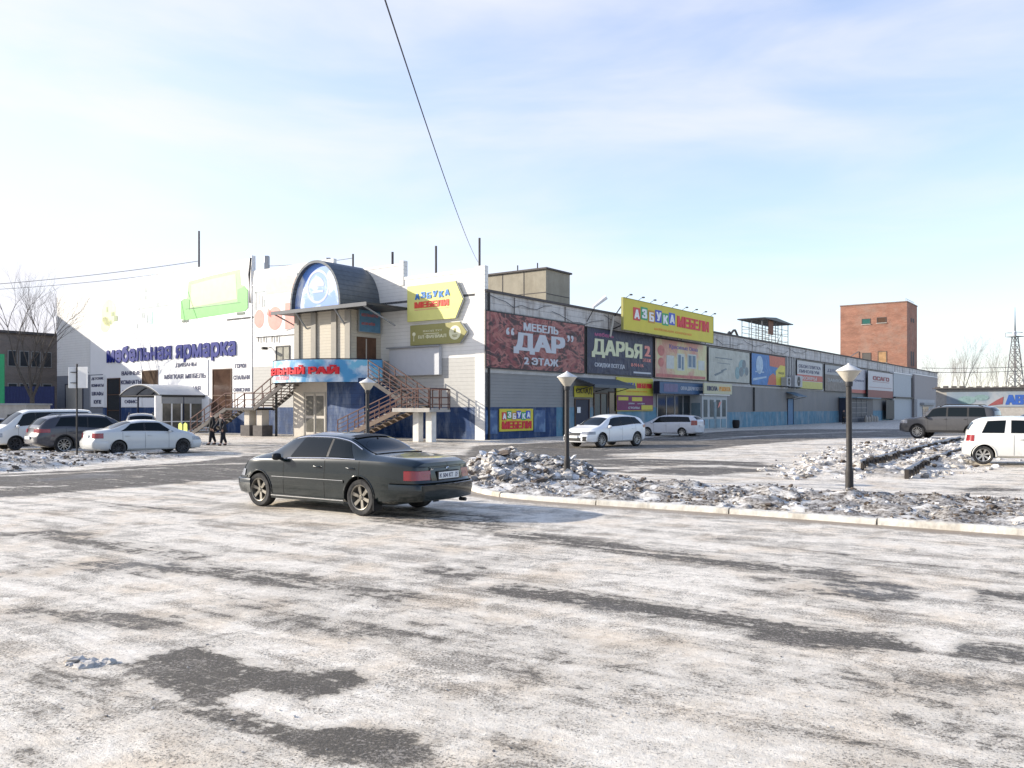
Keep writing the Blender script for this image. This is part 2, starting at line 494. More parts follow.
def bare_polys():
    P = []
    def g(l): return [G(*p) for p in l]
    # roads and yard: (polygon, strength, softness)
    P.append((g([(-60, 475), (0, 474), (80, 470), (190, 462), (245, 456), (300, 452), (470, 455), (470, 468), (300, 474), (250, 479), (200, 482), (100, 490), (0, 498), (-60, 502)]), .95, .8))
    P.append((g([(455, 462), (470, 446), (560, 442), (720, 434), (860, 427), (1000, 428), (1000, 438), (850, 442), (740, 447), (690, 452), (640, 458), (760, 462), (800, 470), (700, 476), (600, 472), (520, 458)]), .9, 1.0))
    P.append((g([(80, 446), (250, 442), (470, 441), (470, 449), (250, 456), (200, 456)]), .55, 1.2))
    # patches in the foreground
    P.append((g([(118, 662), (200, 644), (248, 662), (300, 672), (356, 668), (372, 684), (320, 700), (245, 690), (225, 705), (300, 730), (360, 722), (425, 733), (436, 757), (392, 768), (320, 756), (240, 726), (180, 700)]), 1.15, .13))
    P.append((g([(355, 688), (255, 684), (250, 672), (355, 666)]), .6, .1))
    P.append((g([(410, 566), (490, 566), (498, 574), (470, 582), (420, 574)]), .7, .12))
    P.append((g([(0, 745), (60, 742), (66, 764), (0, 775)]), .7, .25))
    P.append((g([(20, 712), (50, 708), (56, 722), (22, 728)]), .55, .2))
    P.append((g([(740, 575), (905, 583), (930, 598), (880, 603), (770, 590)]), .75, .12))
    P.append((g([(950, 585), (1040, 590), (1040, 606), (960, 602)]), .75, .12))
    P.append((g([(760, 622), (910, 632), (925, 655), (840, 652), (740, 640)]), .85, .12))
    P.append((g([(938, 636), (1040, 645), (1040, 668), (940, 656)]), .85, .12))
    P.append((g([(380, 505), (500, 516), (520, 534), (440, 530), (360, 520)]), .7, .2))
    P.append((g([(905, 665), (1040, 680), (1040, 780), (960, 780)]), .38, .6))
    P.append((g([(960, 488), (1024, 486), (1024, 492), (960, 493)]), .6, .2))
    return P
STROKES = [([(515, 534), (632, 550), (712, 560), (792, 568), (850, 574)], .17, .85), ([(512, 588), (612, 602), (712, 616), (812, 632), (900, 645)], .15, .85),
           ([(-10, 535), (50, 533), (125, 547), (190, 556)], .16, .8), ([(200, 571), (290, 579)], .2, .7), ([(98, 566), (165, 570)], .2, .7),
           ([(300, 587), (400, 597)], .18, .6), ([(25, 612), (150, 622), (215, 612)], .14, .55), ([(250, 550), (360, 566)], .12, .45),
           ([(420, 620), (560, 650), (700, 680)], .3, .42), ([(260, 600), (330, 622), (420, 640)], .2, .45), ([(100, 505), (200, 512)], .2, .5),
           ([(560, 680), (700, 722), (860, 768)], .35, .40), ([(700, 655), (860, 690), (1024, 740)], .3, .45), ([(60, 560), (20, 575)], .2, .4),
           ([(20, 670), (140, 705), (260, 760)], .12, .4), ([(430, 700), (520, 740), (560, 780)], .14, .35), ([(640, 548), (840, 565), (1024, 585)], .1, .3),
           ([(560, 518), (720, 540), (1024, 575)], .1, .35), ([(720, 588), (900, 612)], .08, .4), ([(380, 545), (500, 560)], .12, .4),
           ([(660, 484), (800, 492), (1024, 508)], .1, .5)]
WHITES = [([(640, 455), (760, 451), (900, 447)], .9, .8), ([(600, 468), (720, 466), (790, 470)], .35, .6), ([(0, 487), (60, 486)], .15, .4), ([(560, 460), (640, 458)], .3, .5),
          ([(150, 466), (300, 462)], .25, .4), ([(0, 476), (90, 472), (160, 468)], .16, .6), ([(935, 655), (962, 590), (985, 560)], .07, 1.0),
          ([(0, 468), (90, 463), (200, 459)], .4, .9), ([(700, 441), (880, 434)], .3, .5), ([(690, 478), (850, 484), (1030, 500)], .25, .5), ([(640, 470), (560, 474)], .3, .4)]
def axis(segs):
    out = []
    for a, b, st, gr in segs:
        x = a; s = st
        while x < b: out.append(x); x += s; s *= gr
    out.append(segs[-1][1]); return out
xs_p = axis([(0, 16, .12, 1.0), (16, 60, .16, 1.06), (60, 900, 4, 1.25)])
xs_ = sorted(set([-v for v in xs_p] + xs_p))
ys_ = [-v for v in reversed(axis([(0, 600, 1.0, 1.4)]))][:-1] + axis([(0, 3, .5, 1), (3, 30, .11, 1.0), (30, 75, .16, 1.018), (75, 3000, 2, 1.2)])
XX, YY = np.meshgrid(np.array(xs_), np.array(ys_), indexing='ij')
PTS = np.stack([XX.ravel(), YY.ravel()], 1)
near = (np.abs(PTS[:, 0]) < 60) & (PTS[:, 1] > 1) & (PTS[:, 1] < 75)
Q = PTS[near]
bare = np.full(len(PTS), .12)
bq = np.full(len(Q), .10)
for poly, st, sf in bare_polys():
    bq = np.maximum(bq, (st if sf > .5 else st*.95) * sst(.5 + sdist(Q, poly) / (sf if sf > .5 else sf*2.2)))
for line, wd, st in STROKES:
    bq = np.maximum(bq, st*.92 * sst(1.3 - ldist(Q, [G(*p) for p in line]) / (wd * 2.6)))
for line, wd, st in WHITES:
    bq = bq * (1 - st * sst(1.3 - ldist(Q, [G(*p) for p in line]) / (wd * 1.6)))
bare[near] = bq
far = PTS[:, 1] > 75
bare[far] = .3
deb = np.zeros(len(PTS)); hgt = np.zeros(len(PTS))
di = sdist(Q, ISLE); dh = sdist(Q, HEAP); df = sdist(Q, FIELD)
LISLE = [G(-60, 476), G(0, 473), G(60, 468), G(120, 461), G(190, 457.5), G(120, 455), G(60, 453.5), G(0, 453), G(-60, 455)]
dl = sdist(Q, LISLE)
dq = np.maximum.reduce([sst(di / .5 + .3), sst(dh / .6 + .3), .55 * sst(df / 1.0 + .2), .8 * sst(dl / .8 + .3)])
nq = np.array([mnoise.fractal((p[0]*.9, p[1]*.9, 3.1), 1.0, 2.0, 4) for p in Q[(di > -1) | (dh > -1) | (df > -1) | (dl > -1)]])
nn = np.zeros(len(Q)); nn[(di > -1) | (dh > -1) | (df > -1) | (dl > -1)] = nq
nf = np.zeros(len(Q)); sel = (di > -1) | (dh > -1) | (df > -1) | (dl > -1)
nf[sel] = np.array([mnoise.fractal((p[0]*3.3, p[1]*3.3, 7.7), 1.0, 2.0, 3) for p in Q[sel]])
hq = sst((di + .1) / .6) * (.05 + .13*np.clip(nn + .2, 0, 2) + .09*nf)
# the pushed-up heap of snow, highest near the sedan's tail
pk = np.array(G(508, 474)); e1 = np.hypot((Q[:, 0]-pk[0]) / 2.0, (Q[:, 1]-pk[1]) / 1.9)
hq = np.maximum(hq, sst((dh + .1) / .9) * (.15 + .24*np.clip(nn+.4, 0, 2) + .15*nf) * 1.0 + .24*np.exp(-e1**2*1.5) * sst((dh+.2) / .6))
hq = np.maximum(hq, sst((df + .1) / 1.2) * (.10 + .12*np.clip(nn+.2, 0, 2) + .07*nf))
hq = np.maximum(hq, sst((dl + .1) / .8) * (.10 + .10*np.clip(nn+.2, 0, 2) + .05*nf))
kd = ldist(Q, KERB); off_isle = sst(-di / .05)
slush = sst(1.25 - kd / .75) * (di < .05)
deb[near] = dq; hgt[near] = hq
sl = np.zeros(len(PTS)); sl[near] = slush
def terrain(x, y):
    return 0.21*sst((x-8)/10)*sst((y-16)/10)*(1-sst((y-62)/20))
Z = terrain(PTS[:, 0], PTS[:, 1]) + hgt
vid = np.arange(len(PTS)).reshape(XX.shape)
me = bpy.data.meshes.new('ground')
V3 = np.column_stack([PTS, Z])
F4 = np.stack([vid[:-1, :-1].ravel(), vid[1:, :-1].ravel(), vid[1:, 1:].ravel(), vid[:-1, 1:].ravel()], 1)
me.vertices.add(len(V3)); me.vertices.foreach_set('co', V3.ravel())
me.loops.add(F4.size); me.loops.foreach_set('vertex_index', F4.ravel().astype(np.int32))
me.polygons.add(len(F4)); me.polygons.foreach_set('loop_start', np.arange(0, F4.size, 4, dtype=np.int32))
me.update(calc_edges=True)
me.polygons.foreach_set('use_smooth', [True]*len(F4))
for nm, arr in (('bare', bare), ('debris', deb), ('slush', sl)):
    a = me.attributes.new(nm, 'FLOAT', 'POINT'); a.data.foreach_set('value', arr.astype(np.float32))
ground = bpy.data.objects.new('ground', me); COL.objects.link(ground); ground['kind'] = 'structure'
m = bpy.data.materials.new('packed_snow_on_asphalt'); m.use_nodes = True
n, l, b = nodes_of(m)
def nd(t, **k):
    x = n.new('ShaderNode' + t)
    for a, v in k.items(): setattr(x, a, v)
    return x
def noise(vec, sc, det=6, rough=.6, dist=0):
    z = nd('TexNoise'); z.inputs['Scale'].default_value = sc; z.inputs['Detail'].default_value = det; z.inputs['Roughness'].default_value = rough
    z.inputs['Distortion'].default_value = dist
    l(vec, z.inputs['Vector']); return z.outputs[0]
def mrange(v, a, b_, c=0, d=1, smooth=True):
    r = nd('MapRange'); r.interpolation_type = 'SMOOTHSTEP' if smooth else 'LINEAR'
    for i, q in enumerate((a, b_, c, d)): r.inputs[1+i].default_value = q
    l(v, r.inputs[0]); return r.outputs[0]
def mth(op, a, b_=None):
    x = nd('Math', operation=op)
    for i, q in enumerate((a, b_)):
        if q is None: continue
        if isinstance(q, (int, float)): x.inputs[i].default_value = q
        else: l(q, x.inputs[i])
    return x.outputs[0]
def mixc(f, a, b_, bt='MIX'):
    x = nd('Mix'); x.data_type = 'RGBA'; x.blend_type = bt
    for i, q in ((0, f), (6, a), (7, b_)):
        if isinstance(q, (int, float)): x.inputs[i].default_value = q
        elif isinstance(q, tuple): x.inputs[i].default_value = (*q, 1)
        else: l(q, x.inputs[i])
    return x.outputs[2]
tcn = nd('TexCoord'); ob_ = tcn.outputs['Object']
atb = nd('Attribute'); atb.attribute_name = 'bare'; atd = nd('Attribute'); atd.attribute_name = 'debris'
mpg = nd('Mapping'); mpg.inputs['Rotation'].default_value = (0, 0, R_(34)); l(ob_, mpg.inputs[0])
mps = nd('Mapping'); mps.inputs['Scale'].default_value = (.22, 1.6, 1); l(mpg.outputs[0], mps.inputs[0])
st1 = noise(mps.outputs[0], 1.15, 9, .66, .6)
mps2 = nd('Mapping'); mps2.inputs['Scale'].default_value = (.3, 2.2, 1); mps2.inputs['Rotation'].default_value = (0, 0, R_(7)); l(mpg.outputs[0], mps2.inputs[0])
st2 = noise(mps2.outputs[0], 3.2, 8, .72, .5)
blot = noise(ob_, 2.1, 9, .68, .8)
fn = noise(ob_, 9, 8, .72)
gr = noise(ob_, 60, 4, .75)
big = noise(ob_, .35, 4, .5)
# bare = attribute broken up by streaks and grain
s = mth('ADD', mth('MULTIPLY', st1, .55), mth('ADD', mth('MULTIPLY', st2, .40), mth('MULTIPLY', fn, .30)))
s = mth('ADD', s, mth('MULTIPLY', gr, .22))
s = mth('ADD', mth('MULTIPLY', blot, .42), s)
s = mth('SUBTRACT', s, 1.0)
v = mth('ADD', mth('MULTIPLY', atb.outputs['Fac'], 1.0), mth('MULTIPLY', s, 3.0))
v = mth('ADD', v, mth('MULTIPLY', mth('SUBTRACT', big, .5), .35))
v = mth('ADD', v, mth('MULTIPLY', mth('SUBTRACT', noise(ob_, 14, 8, .8, .4), .5), 1.05))
v = mth('ADD', v, mth('MULTIPLY', mth('SUBTRACT', noise(ob_, 4.5, 8, .75, 1.0), .5), .9))
mask = mrange(v, .34, .62)
thin = mrange(v, -.25, .40)
asph = mixc(mrange(gr, .35, .65), (.040, .034, .026), (.110, .095, .074))
asph = mixc(mrange(mth('ADD', noise(ob_, 34, 4, .8), mth('MULTIPLY', blot, .5)), .78, .88, 0, .6), asph, (.40, .36, .31))
snow = mixc(mrange(fn, .3, .7), (.62, .565, .485), (.87, .825, .74))
snow = mixc(mth('MULTIPLY', thin, .45), snow, (.36, .32, .26))
dens = mrange(mth('ADD', mth('MULTIPLY', st1, .6), mth('MULTIPLY', blot, .6)), .50, .74)
sp1 = mth('ADD', noise(ob_, 48, 4, .75), mth('MULTIPLY', dens, .13))
snow = mixc(mrange(sp1, .59, .65), snow, (.15, .13, .105))
sp2 = mth('ADD', noise(ob_, 17, 7, .82), mth('MULTIPLY', dens, .14))
snow = mixc(mrange(sp2, .57, .67, 0, .6), snow, (.27, .245, .205))
sp3 = noise(ob_, 30, 5, .8)
snow = mixc(mrange(sp3, .58, .68, 0, .3), snow, (.88, .87, .84))
tint = mixc(mrange(noise(ob_, .8, 5, .6), .45, .7), (1, .985, .96), (.92, .84, .74))
snow = mixc(1.0, snow, tint, 'MULTIPLY')
col = mixc(mask, snow, asph)
dm = mrange(mth('ADD', mth('MULTIPLY', atd.outputs['Fac'], 1.2), mth('MULTIPLY', mth('SUBTRACT', noise(ob_, 5, 8, .7), .5), 2.2)), .45, .8)
dcol = mixc(mrange(noise(ob_, 14, 6, .7), .42, .6), (.085, .068, .05), (.40, .37, .33))
dcol = mixc(mrange(noise(ob_, 1.6, 8, .7, .5), .47, .60), dcol, (.62, .60, .56))
col = mixc(dm, col, dcol)
ats = nd('Attribute'); ats.attribute_name = 'slush'
sm = mrange(mth('ADD', ats.outputs['Fac'], mth('MULTIPLY', mth('SUBTRACT', fn, .5), 1.6)), .45, .95)
col = mixc(mth('MULTIPLY', sm, .92), col, (.25, .20, .145))
l(col, b.inputs['Base Color'])
rg = mixc(mask, (.62, .62, .62), (.75, .75, .75))
rg = mixc(mrange(big, .55, .7), rg, (.45, .45, .45))
l(rg, b.inputs['Roughness'])
bp = nd('Bump'); bp.inputs['Strength'].default_value = .8; bp.inputs['Distance'].default_value = .03
hh = mth('ADD', mth('MULTIPLY', mask, -.35), mth('ADD', mth('MULTIPLY', fn, .7), mth('ADD', mth('MULTIPLY', gr, .35), mth('MULTIPLY', st2, .8))))
l(hh, bp.inputs['Height']); l(bp.outputs[0], b.inputs['Normal'])
me.materials.append(m)

# kerb with a real step, snow-dusted, open joints
def offs(line, d):
    out = []
    for i, p in enumerate(line):
        a = Vector(line[max(i-1, 0)]); c = Vector(line[min(i+1, len(line)-1)])
        t = (c - a).normalized(); nrm = Vector((-t.y, t.x))
        out.append((p[0] + nrm.x*d, p[1] + nrm.y*d))
    return out
def resamp(line, st):
    out = [line[0]]
    for a, b_ in zip(line[:-1], line[1:]):
        L_ = math.hypot(b_[0]-a[0], b_[1]-a[1]); k = max(1, round(L_/st))
        out += [(a[0]+(b_[0]-a[0])*i/k, a[1]+(b_[1]-a[1])*i/k) for i in range(1, k+1)]
    return out
def smooth_line(line, it=3):
    for _ in range(it):
        o = [line[0]]
        for a, b_ in zip(line[:-1], line[1:]):
            o += [(a[0]*.75+b_[0]*.25, a[1]*.75+b_[1]*.25), (a[0]*.25+b_[0]*.75, a[1]*.25+b_[1]*.75)]
        o.append(line[-1]); line = o
    return line
kl = resamp(smooth_line(KERB, 2), .25)
KL2 = offs(kl, .20)
mb = MB(); rng = random.Random(3)
acc = 0; seg0 = 0
def kerb_piece(i0, i1):
    pr = []
    dz = rng.uniform(-.012, .012)
    for i in range(i0, i1+1):
        a = kl[i]; c = KL2[i]
        u = Vector((c[0]-a[0], c[1]-a[1])); j = rng.uniform(-.008, .008)
        P = lambda f, z: (a[0]+u.x*f, a[1]+u.y*f, z)
        pr.append([P(0, -.1), P(.02+j, .06+dz), P(.10+j, .095+dz+rng.uniform(-.005, .008)), P(.5, .105+dz+rng.uniform(0, .012)), P(1.0, .10+dz), P(1.0, -.1)])
    V = [q for r_ in pr for q in r_]; F = []
    for i in range(len(pr)-1):
        for k in range(5): F.append((i*6+k, (i+1)*6+k, (i+1)*6+k+1, i*6+k+1))
    F.append(tuple(range(6))); F.append(tuple((len(pr)-1)*6+k for k in range(6)))
    mb.add(V, F)
i = 0
while i < len(kl)-1:
    j = min(i + 10, len(kl)-1); kerb_piece(i, j); i = j
    if i < len(kl)-1:
        # narrow open joint
        a = Vector(kl[i]); d = (Vector(kl[i+1]) - a).normalized() * .03
        kl[i] = tuple(a + d); KL2[i] = (KL2[i][0]+d.x, KL2[i][1]+d.y)
M_kerb = mat('snowy_kerb', (.62, .595, .53), .85, var=.2, vs=4, bump=.9, bs=10, dirt=(.26, .21, .15), dirt_amt=.85, ds=1.7)
o = mb.build('kerb', M_kerb, smooth=50); o['kind'] = 'structure'

# rubble of dirty snow and frozen soil: countless lumps, one object each kind of place
def lump(mb, x, y, z, r, rg, mi):
    k = rg.choice((5, 6, 7))
    V = []; F = []
    sx, sy, sz = r*rg.uniform(.7, 1.5), r*rg.uniform(.7, 1.3), r*rg.uniform(.4, .9)
    rot = Matrix.Rotation(rg.uniform(0, 6.3), 3, 'Z') @ Matrix.Rotation(rg.uniform(-.7, .7), 3, 'X')
    for lv, (zz, rr) in enumerate(((-.6, .7), (.1, 1), (.65, .62))):
        for i in range(k):
            a = 2*PI*(i + .5*lv)/k + rg.uniform(-.25, .25); q = rr*rg.uniform(.75, 1.15)
            p = rot @ Vector((sx*q*math.cos(a), sy*q*math.sin(a), sz*(zz+rg.uniform(-.15, .15))))
            V.append((x+p.x, y+p.y, z+p.z))
    for lv in range(2):
        for i in range(k):
            F.append((lv*k+i, lv*k+(i+1) % k, (lv+1)*k+(i+1) % k, (lv+1)*k+i))
    F.append(tuple(2*k+i for i in range(k))); F.append(tuple(range(k))[::-1])
    mb.add(V, F, mi)
M_l1 = mat('dirty_snow_lump', (.50, .475, .44), .85, var=.3, vs=4, bump=.8, bs=18)
M_l2 = mat('frozen_soil_lump', (.12, .095, .075), .9, var=.35, vs=6, bump=.8, bs=20)
M_l3 = mat('grey_ice_lump', (.26, .245, .23), .7, var=.3, vs=5, bump=.8, bs=20)
M_l4 = mat('clean_snow_lump', (.68, .67, .66), .9, var=.15, vs=4, bump=.5, bs=18)
def height_at(x, y):
    i = np.searchsorted(xs_, x) - 1; j = np.searchsorted(ys_, y) - 1
    return float(Z[vid[i, j]])
def scatter(name, label, poly, count, rmin, rmax, wts, seed, ext=.15, sx=1):
    rg = random.Random(seed); mb = MB(); poly_a = np.array(poly)
    lo = poly_a.min(0); hi = poly_a.max(0); k = 0; tries = 0
    while k < count and tries < count*30:
        tries += 1
        x = rg.uniform(lo[0], hi[0]); y = rg.uniform(lo[1], hi[1])
        if abs(x) > 30 or y < 3: continue
        d = float(sdist(np.array([[x, y]]), poly)[0])
        if d < -ext or (d < .1 and rg.random() > .35): continue
        if mnoise.noise((x*.9, y*.9, seed)) < -.05 and rg.random() < .88: continue
        r = rmin + (rmax-rmin) * (rg.random()**4.5) * (1.5 if rg.random() < .06 else 1)
        # dirt comes in clusters
        cl = mnoise.noise((x*1.3, y*1.3, seed+5))
        mi = rg.choices((0, 1, 2, 3), (wts[0], wts[1]*(2.6 if cl > .12 else .5), wts[2], wts[3]*(2 if cl < -.1 else .6)))[0]
        lump(mb, x, y, height_at(x, y) + r*.25, r, rg, mi); k += 1
    o = mb.build(name, [M_l1, M_l2, M_l3, M_l4], fix=False)
    return tag(o, label, 'snow rubble', None, 'stuff')
scatter('kerb_rubble', 'strip of dirty frozen rubble behind the white kerb', ISLE, 10500, .010, .060, (1.0, 7, 3.2, .5), 11)
scatter('snow_heap_rubble', 'broken lumps covering the heap of grey snow behind the sedan', HEAP, 3200, .02, .17, (3.4, 1.6, 3.4, 1.4), 12)
scatter('snow_field_rubble', 'scattered white snow lumps across the yard', FIELD, 3600, .02, .12, (3, .8, 2.0, 3.5), 13, .8)
scatter('verge_rubble', 'frozen dirty clods on the verge by the parked cars', LISLE, 1500, .015, .09, (1.8, 5, 2.5, 1.0), 14, .2)
# loose crumbs on the road
rg = random.Random(5); mb = MB()
for k in range(260):
    y = 3.9 + 13*rg.random()**1.5; x = rg.uniform(-.62, .62)*y
    lump(mb, x, y, .004, rg.uniform(.004, .011), rg, rg.choice((0, 0, 2)))
x, y = G(92, 664)
for k in range(16):
    a = rg.uniform(0, 6.3); q = rg.random()**.6
    lump(mb, x + .24*q*math.cos(a), y + .12*q*math.sin(a), .0, rg.uniform(.02, .07), rg, 0)
o = mb.build('ice_crumbs', [M_l1, M_l2, M_l3], fix=False); tag(o, 'crumbs of ice and grit strewn over the road', 'ice crumbs', None, 'stuff')

# two slatted strips half buried in the snow field
def slat_strip(p, q, label):
    a = G(*p); c = G(*q)
    r = empty('slatted_edging', (a[0], a[1], height_at(*a)), math.atan2(c[1]-a[1], c[0]-a[0]), label, 'slatted edging', 'slatted strips half buried in the snow')
    Ln = math.hypot(c[0]-a[0], c[1]-a[1]); mb = MB(); mb2 = MB(); rr = random.Random(int(p[0]))
    nb = int(Ln/.24)
    hb = lambda x: height_at(a[0]+(c[0]-a[0])*x/Ln, a[1]+(c[1]-a[1])*x/Ln) - height_at(*a)
    for i in range(nb):
        x = i*Ln/nb; z = .5*hb(x)+.02
        mb.box(x, x+.11, -.04+rr.uniform(-.03, .03), .04, z-.05, z+.20+rr.uniform(-.05, .04))
    pts = [(Ln*i/12, .09, .5*hb(Ln*i/12)+.22+rr.uniform(-.03, .03)) for i in range(13)]
    mb2.tube(pts, .055, 6)
    mb.build('slats', mat('old_timber', (.05, .042, .036), .85, var=.3, vs=6), r); mb2.build('rail', mat('frosted_timber', (.5, .48, .45), .85, var=.3, vs=5), r)
slat_strip((906, 480), (968, 457), 'dark slatted strip in the snow, ending nearest the white hatchback rear wheel')
slat_strip((862, 475), (962, 447), 'dark slatted strip lying behind the other one, farther out in the snow field')
# ================================================================== BUILDINGS
def prot(name, label, cat, M=BM, group=None):
    r = empty(name, M.translation, M.to_euler().z, label, cat, group)
    return r
# ---- white furniture hall (left facade is the plane x = 0 of its own frame, y runs to the far left)
hall = prot('furniture_hall', 'white clad two storey building with round arched bay and curved blue balcony', 'building')
T0, T1, T2, T3 = 0.0, sL(400), sL(252), sL(57)
BLUEZ, GREYZ = 2.0, 5.1
def wallpiece(name, y0, y1, z0, z1, m, x0=0, x1=.3, parent=hall):
    return MB().box(x0, x1, y0, y1, z0, z1).build(name, m, parent)
M_sid_lgrey = mat('light_grey_siding', (.47, .46, .43), .6, var=.06, lines=('z', .24, .1, .28, .016))
mb = MB(); mb.box(0, .3, .75, T1, GREYZ, 10.35); mb.box(0, .3, T1, 13.6, GREYZ, 11.5); mb.box(0, .3, 13.6, T2, GREYZ, 12.5)
mb.box(-.05, .3, 0, .75, .0, 10.65); mb.box(-.05, .35, T1-.35, T1, 10.0, 11.65); mb.box(-.02, .32, .75, T1-.35, 10.35, 10.55)
mb.build('upper_wall', M_siding, hall)
mb = MB(); mb.box(0, .3, .75, T2, BLUEZ, GREYZ); mb.build('middle_wall', M_sid_lgrey, hall)
mb = MB(); mb.box(-.02, .3, .75, T2-.02, 0, BLUEZ); mb.box(-.02, .3, T2, sL(103), 0, BLUEZ); mb.build('base_wall', M_blue, hall)
TG = sL(90)
mb = MB(); mb.box(0, .3, T2, TG, BLUEZ, 13.5); mb.box(-.06, .3, T2-.04, T2+.06, BLUEZ, 13.7)
mb.build('panel_wall', M_panel, hall)
mb = MB(); mb.box(0, .3, TG, T3, GREYZ, 13.5); mb.build('left_upper_wall', M_siding, hall)
mb = MB(); mb.box(0, .3, sL(103), T3, 0, GREYZ-.01); mb.build('left_lower_wall', mat('slate_siding', (.20, .21, .23), .6, var=.1, lines=('z', .24, .1, .25, .014)), hall)
mb = MB(); mb.box(.3, 26, T3-.3, T3, 0, 13.0); mb.box(.3, 26, .3, T3-.3, 8.6, 8.8); 
mb.build('roof', mat('roofing_felt', (.12, .12, .12), .9), hall)
# tall loading gate at the far left, window strips
def fopening(name, px0, px1, z0, z1, m_in, m_fr, label=None, o=0, parent=hall, nv=1, nh=1, d=.06):
    a, c = sL(px1, o), sL(px0, o)          # a < c
    f = MB(); x = -o
    f.box(x-.07, x+.02, a-.08, a, z0-.05, z1+.08); f.box(x-.07, x+.02, c, c+.08, z0-.05, z1+.08); f.box(x-.07, x+.02, a, c, z1, z1+.08); f.box(x-.07, x+.02, a, c, z0-.05, z0)
    for i in range(1, nv): q = a+(c-a)*i/nv; f.box(x-.05, x-.015, q-.04, q+.04, z0, z1)
    for i in range(1, nh): q = z0+(z1-z0)*i/nh; f.box(x-.055, x-.016, a, c, q-.035, q+.035)
    fo = f.build(name, m_fr, parent)
    if label: fo['label'] = label
    MB().box(x-.025, x-.01, a, c, z0, z1).build('pane' if 'window' in name else 'leaf', m_in, fo)
    return fo
fopening('gate', 66, 83, .1, 4.2, M_doorgrey, M_navy, 'grey loading gate in a blue frame')
fopening('window', 108, 120, .3, 4.6, M_glass, M_frame, 'tall narrow dark window', nh=3)
fopening('window', 143, 157.5, 3.55, 5.15, mat('brown_tinted_pane', (.10, .07, .05), .15, var=.4, vs=.8), M_frame, 'square brown window above the round canopy')
fopening('window', 213.5, 231.5, .9, 5.0, mat('brown_tinted_glass', (.085, .05, .035), .15, var=.4, vs=.8), M_frame, 'tall brown glazed opening', nh=2)
fopening('window', 277, 289.5, 5.4, 6.5, mat('pale_curtain_pane', (.35, .34, .28), .3, var=.4, vs=2), M_dark, 'small window above the curved balcony', nv=2)
# thin seams of the panel wall
mb = MB()
mb.box(-.012, .0, TG-.05, TG, BLUEZ, 13.4)
mb.build('panel_seam', mat('panel_joint', (.55, .55, .54), .6), hall)
mb = MB(); mb.box(-.10, 0, .75, 13, 10.1, 10.16) if False else mb.box(-.03, 0, T1, T2, 11.35, 11.42)
mb.build('coping_line', M_white, hall)
# big pale box of the roller shutter
a, c = sL(441, .12), sL(391, .12)
rs = MB().box(-.30, -.02, a, c, 4.05, 5.85, ch=.02).build('shutter_box', mat('pale_shutter', (.50, .51, .53), .5, var=.05), hall)
MB().box(-.5, -.3, a-.1, c+.1, 5.85, 5.93).build('drip_edge', M_grey, rs)
# ---- bay with arched gable
B0, B1, BO = 8.9, 14.3, 2.8
mb = MB(); mb.box(-BO, 0, B0, B1, 3.9, 8.35); mb.build('bay_wall', M_beige, hall)
mb = MB()
for t in (B1-.05, B1-1.75, B1-3.75, B0+.35): mb.box(-BO-.14, -BO-.02, t-.5, t-.02, 3.9, 8.3)
mb.build('pilaster', mat('pilaster_grey', (.30, .28, .24), .7, var=.1), hall)
mb = MB(); mb.box(-BO-1.0, 0, B0-2.6, B1+1.25, 8.36, 8.50); mb.box(-BO-1.04, -BO-1.0, B0-2.6, B1+1.25, 8.28, 8.52)
cp = mb.build('canopy_roof', M_roofdark, hall)
mb = MB()
for t in (B1+1.0, B1-1.2, B0+.4, B0-2.2):
    mb.bar((-BO-.02 if t > B0 and t < B1 else -.9, t, 7.3), (-BO-.95, t, 8.33), .08); 
mb.bar((-BO, B1+.9, 7.3), (-BO, B1, 7.45), .07)
mb.build('bracket', M_grey, cp)
# arch barrel
cy, hw, z0 = (B0+B1)/2-.15, (B1-B0)/2-.22, 8.5
def arch(y, x): return (x, cy + hw*math.cos(y), z0 + 3.15*math.sin(y)**.92 if 0 < y < PI else z0)
mb = MB(); N = 28
outer = [(cy+hw*math.cos(PI*i/N), z0+3.15*max(0, math.sin(PI*i/N))**.9) for i in range(N+1)]
inner = [(cy+(hw-.16)*math.cos(PI*i/N), z0+2.98*max(0, math.sin(PI*i/N))**.9) for i in range(N+1)]
V = []; F = []
for x in (-BO-.75, .2):
    V += [(x, *p) for p in outer] + [(x, *p) for p in inner]
n1 = N+1
for i in range(N):
    F += [(i, i+1, 2*n1+i+1, 2*n1+i), (n1+i, 3*n1+i, 3*n1+i+1, n1+i+1), (i, n1+i, n1+i+1, i+1), (2*n1+i, 2*n1+i+1, 3*n1+i+1, 3*n1+i)]
F += [(0, 2*n1, 3*n1, n1), (N, n1+N, 3*n1+N, 2*n1+N)]
mb.add(V, F)
M_barrel = mat('barrel_roof_sheet', (.115, .13, .145), .45, metal=.2, var=.2, lines=('z', .33, .14, .6, .03))
mb.build('barrel_roof', M_barrel, hall, smooth=50)
# painted gable: blue sky with soft clouds
def cloud_mat(name, c_blue, c_white, sc, lo, hi, c3=None):
    m = bpy.data.materials.new(name); m.use_nodes = True
    global n, l
    n, l, b = nodes_of(m)
    t = nd('TexCoord'); v = noise(t.outputs['Object'], sc, 5, .55, .4)
    c = mixc(mrange(v, lo, hi), c_blue, c_white)
    if c3: c = mixc(mrange(noise(t.outputs['Object'], sc*.6, 3, .5, 1.2), .52, .62), c, c3)
    l(c, b.inputs['Base Color']); b.inputs['Roughness'].default_value = .5
    return m
M_cloud = cloud_mat('printed_sky', (.09, .22, .60), (.62, .68, .78), .75, .47, .66)
mb = MB(); mb.add([(-BO-.45, cy, z0+.02)] + [(-BO-.45, *p) for p in inner], [(0, i+1, i+2) for i in range(N)] )
g_ = mb.build('gable_print', M_cloud, hall)
mb = MB()      # round faint emblem printed in the middle of the sky
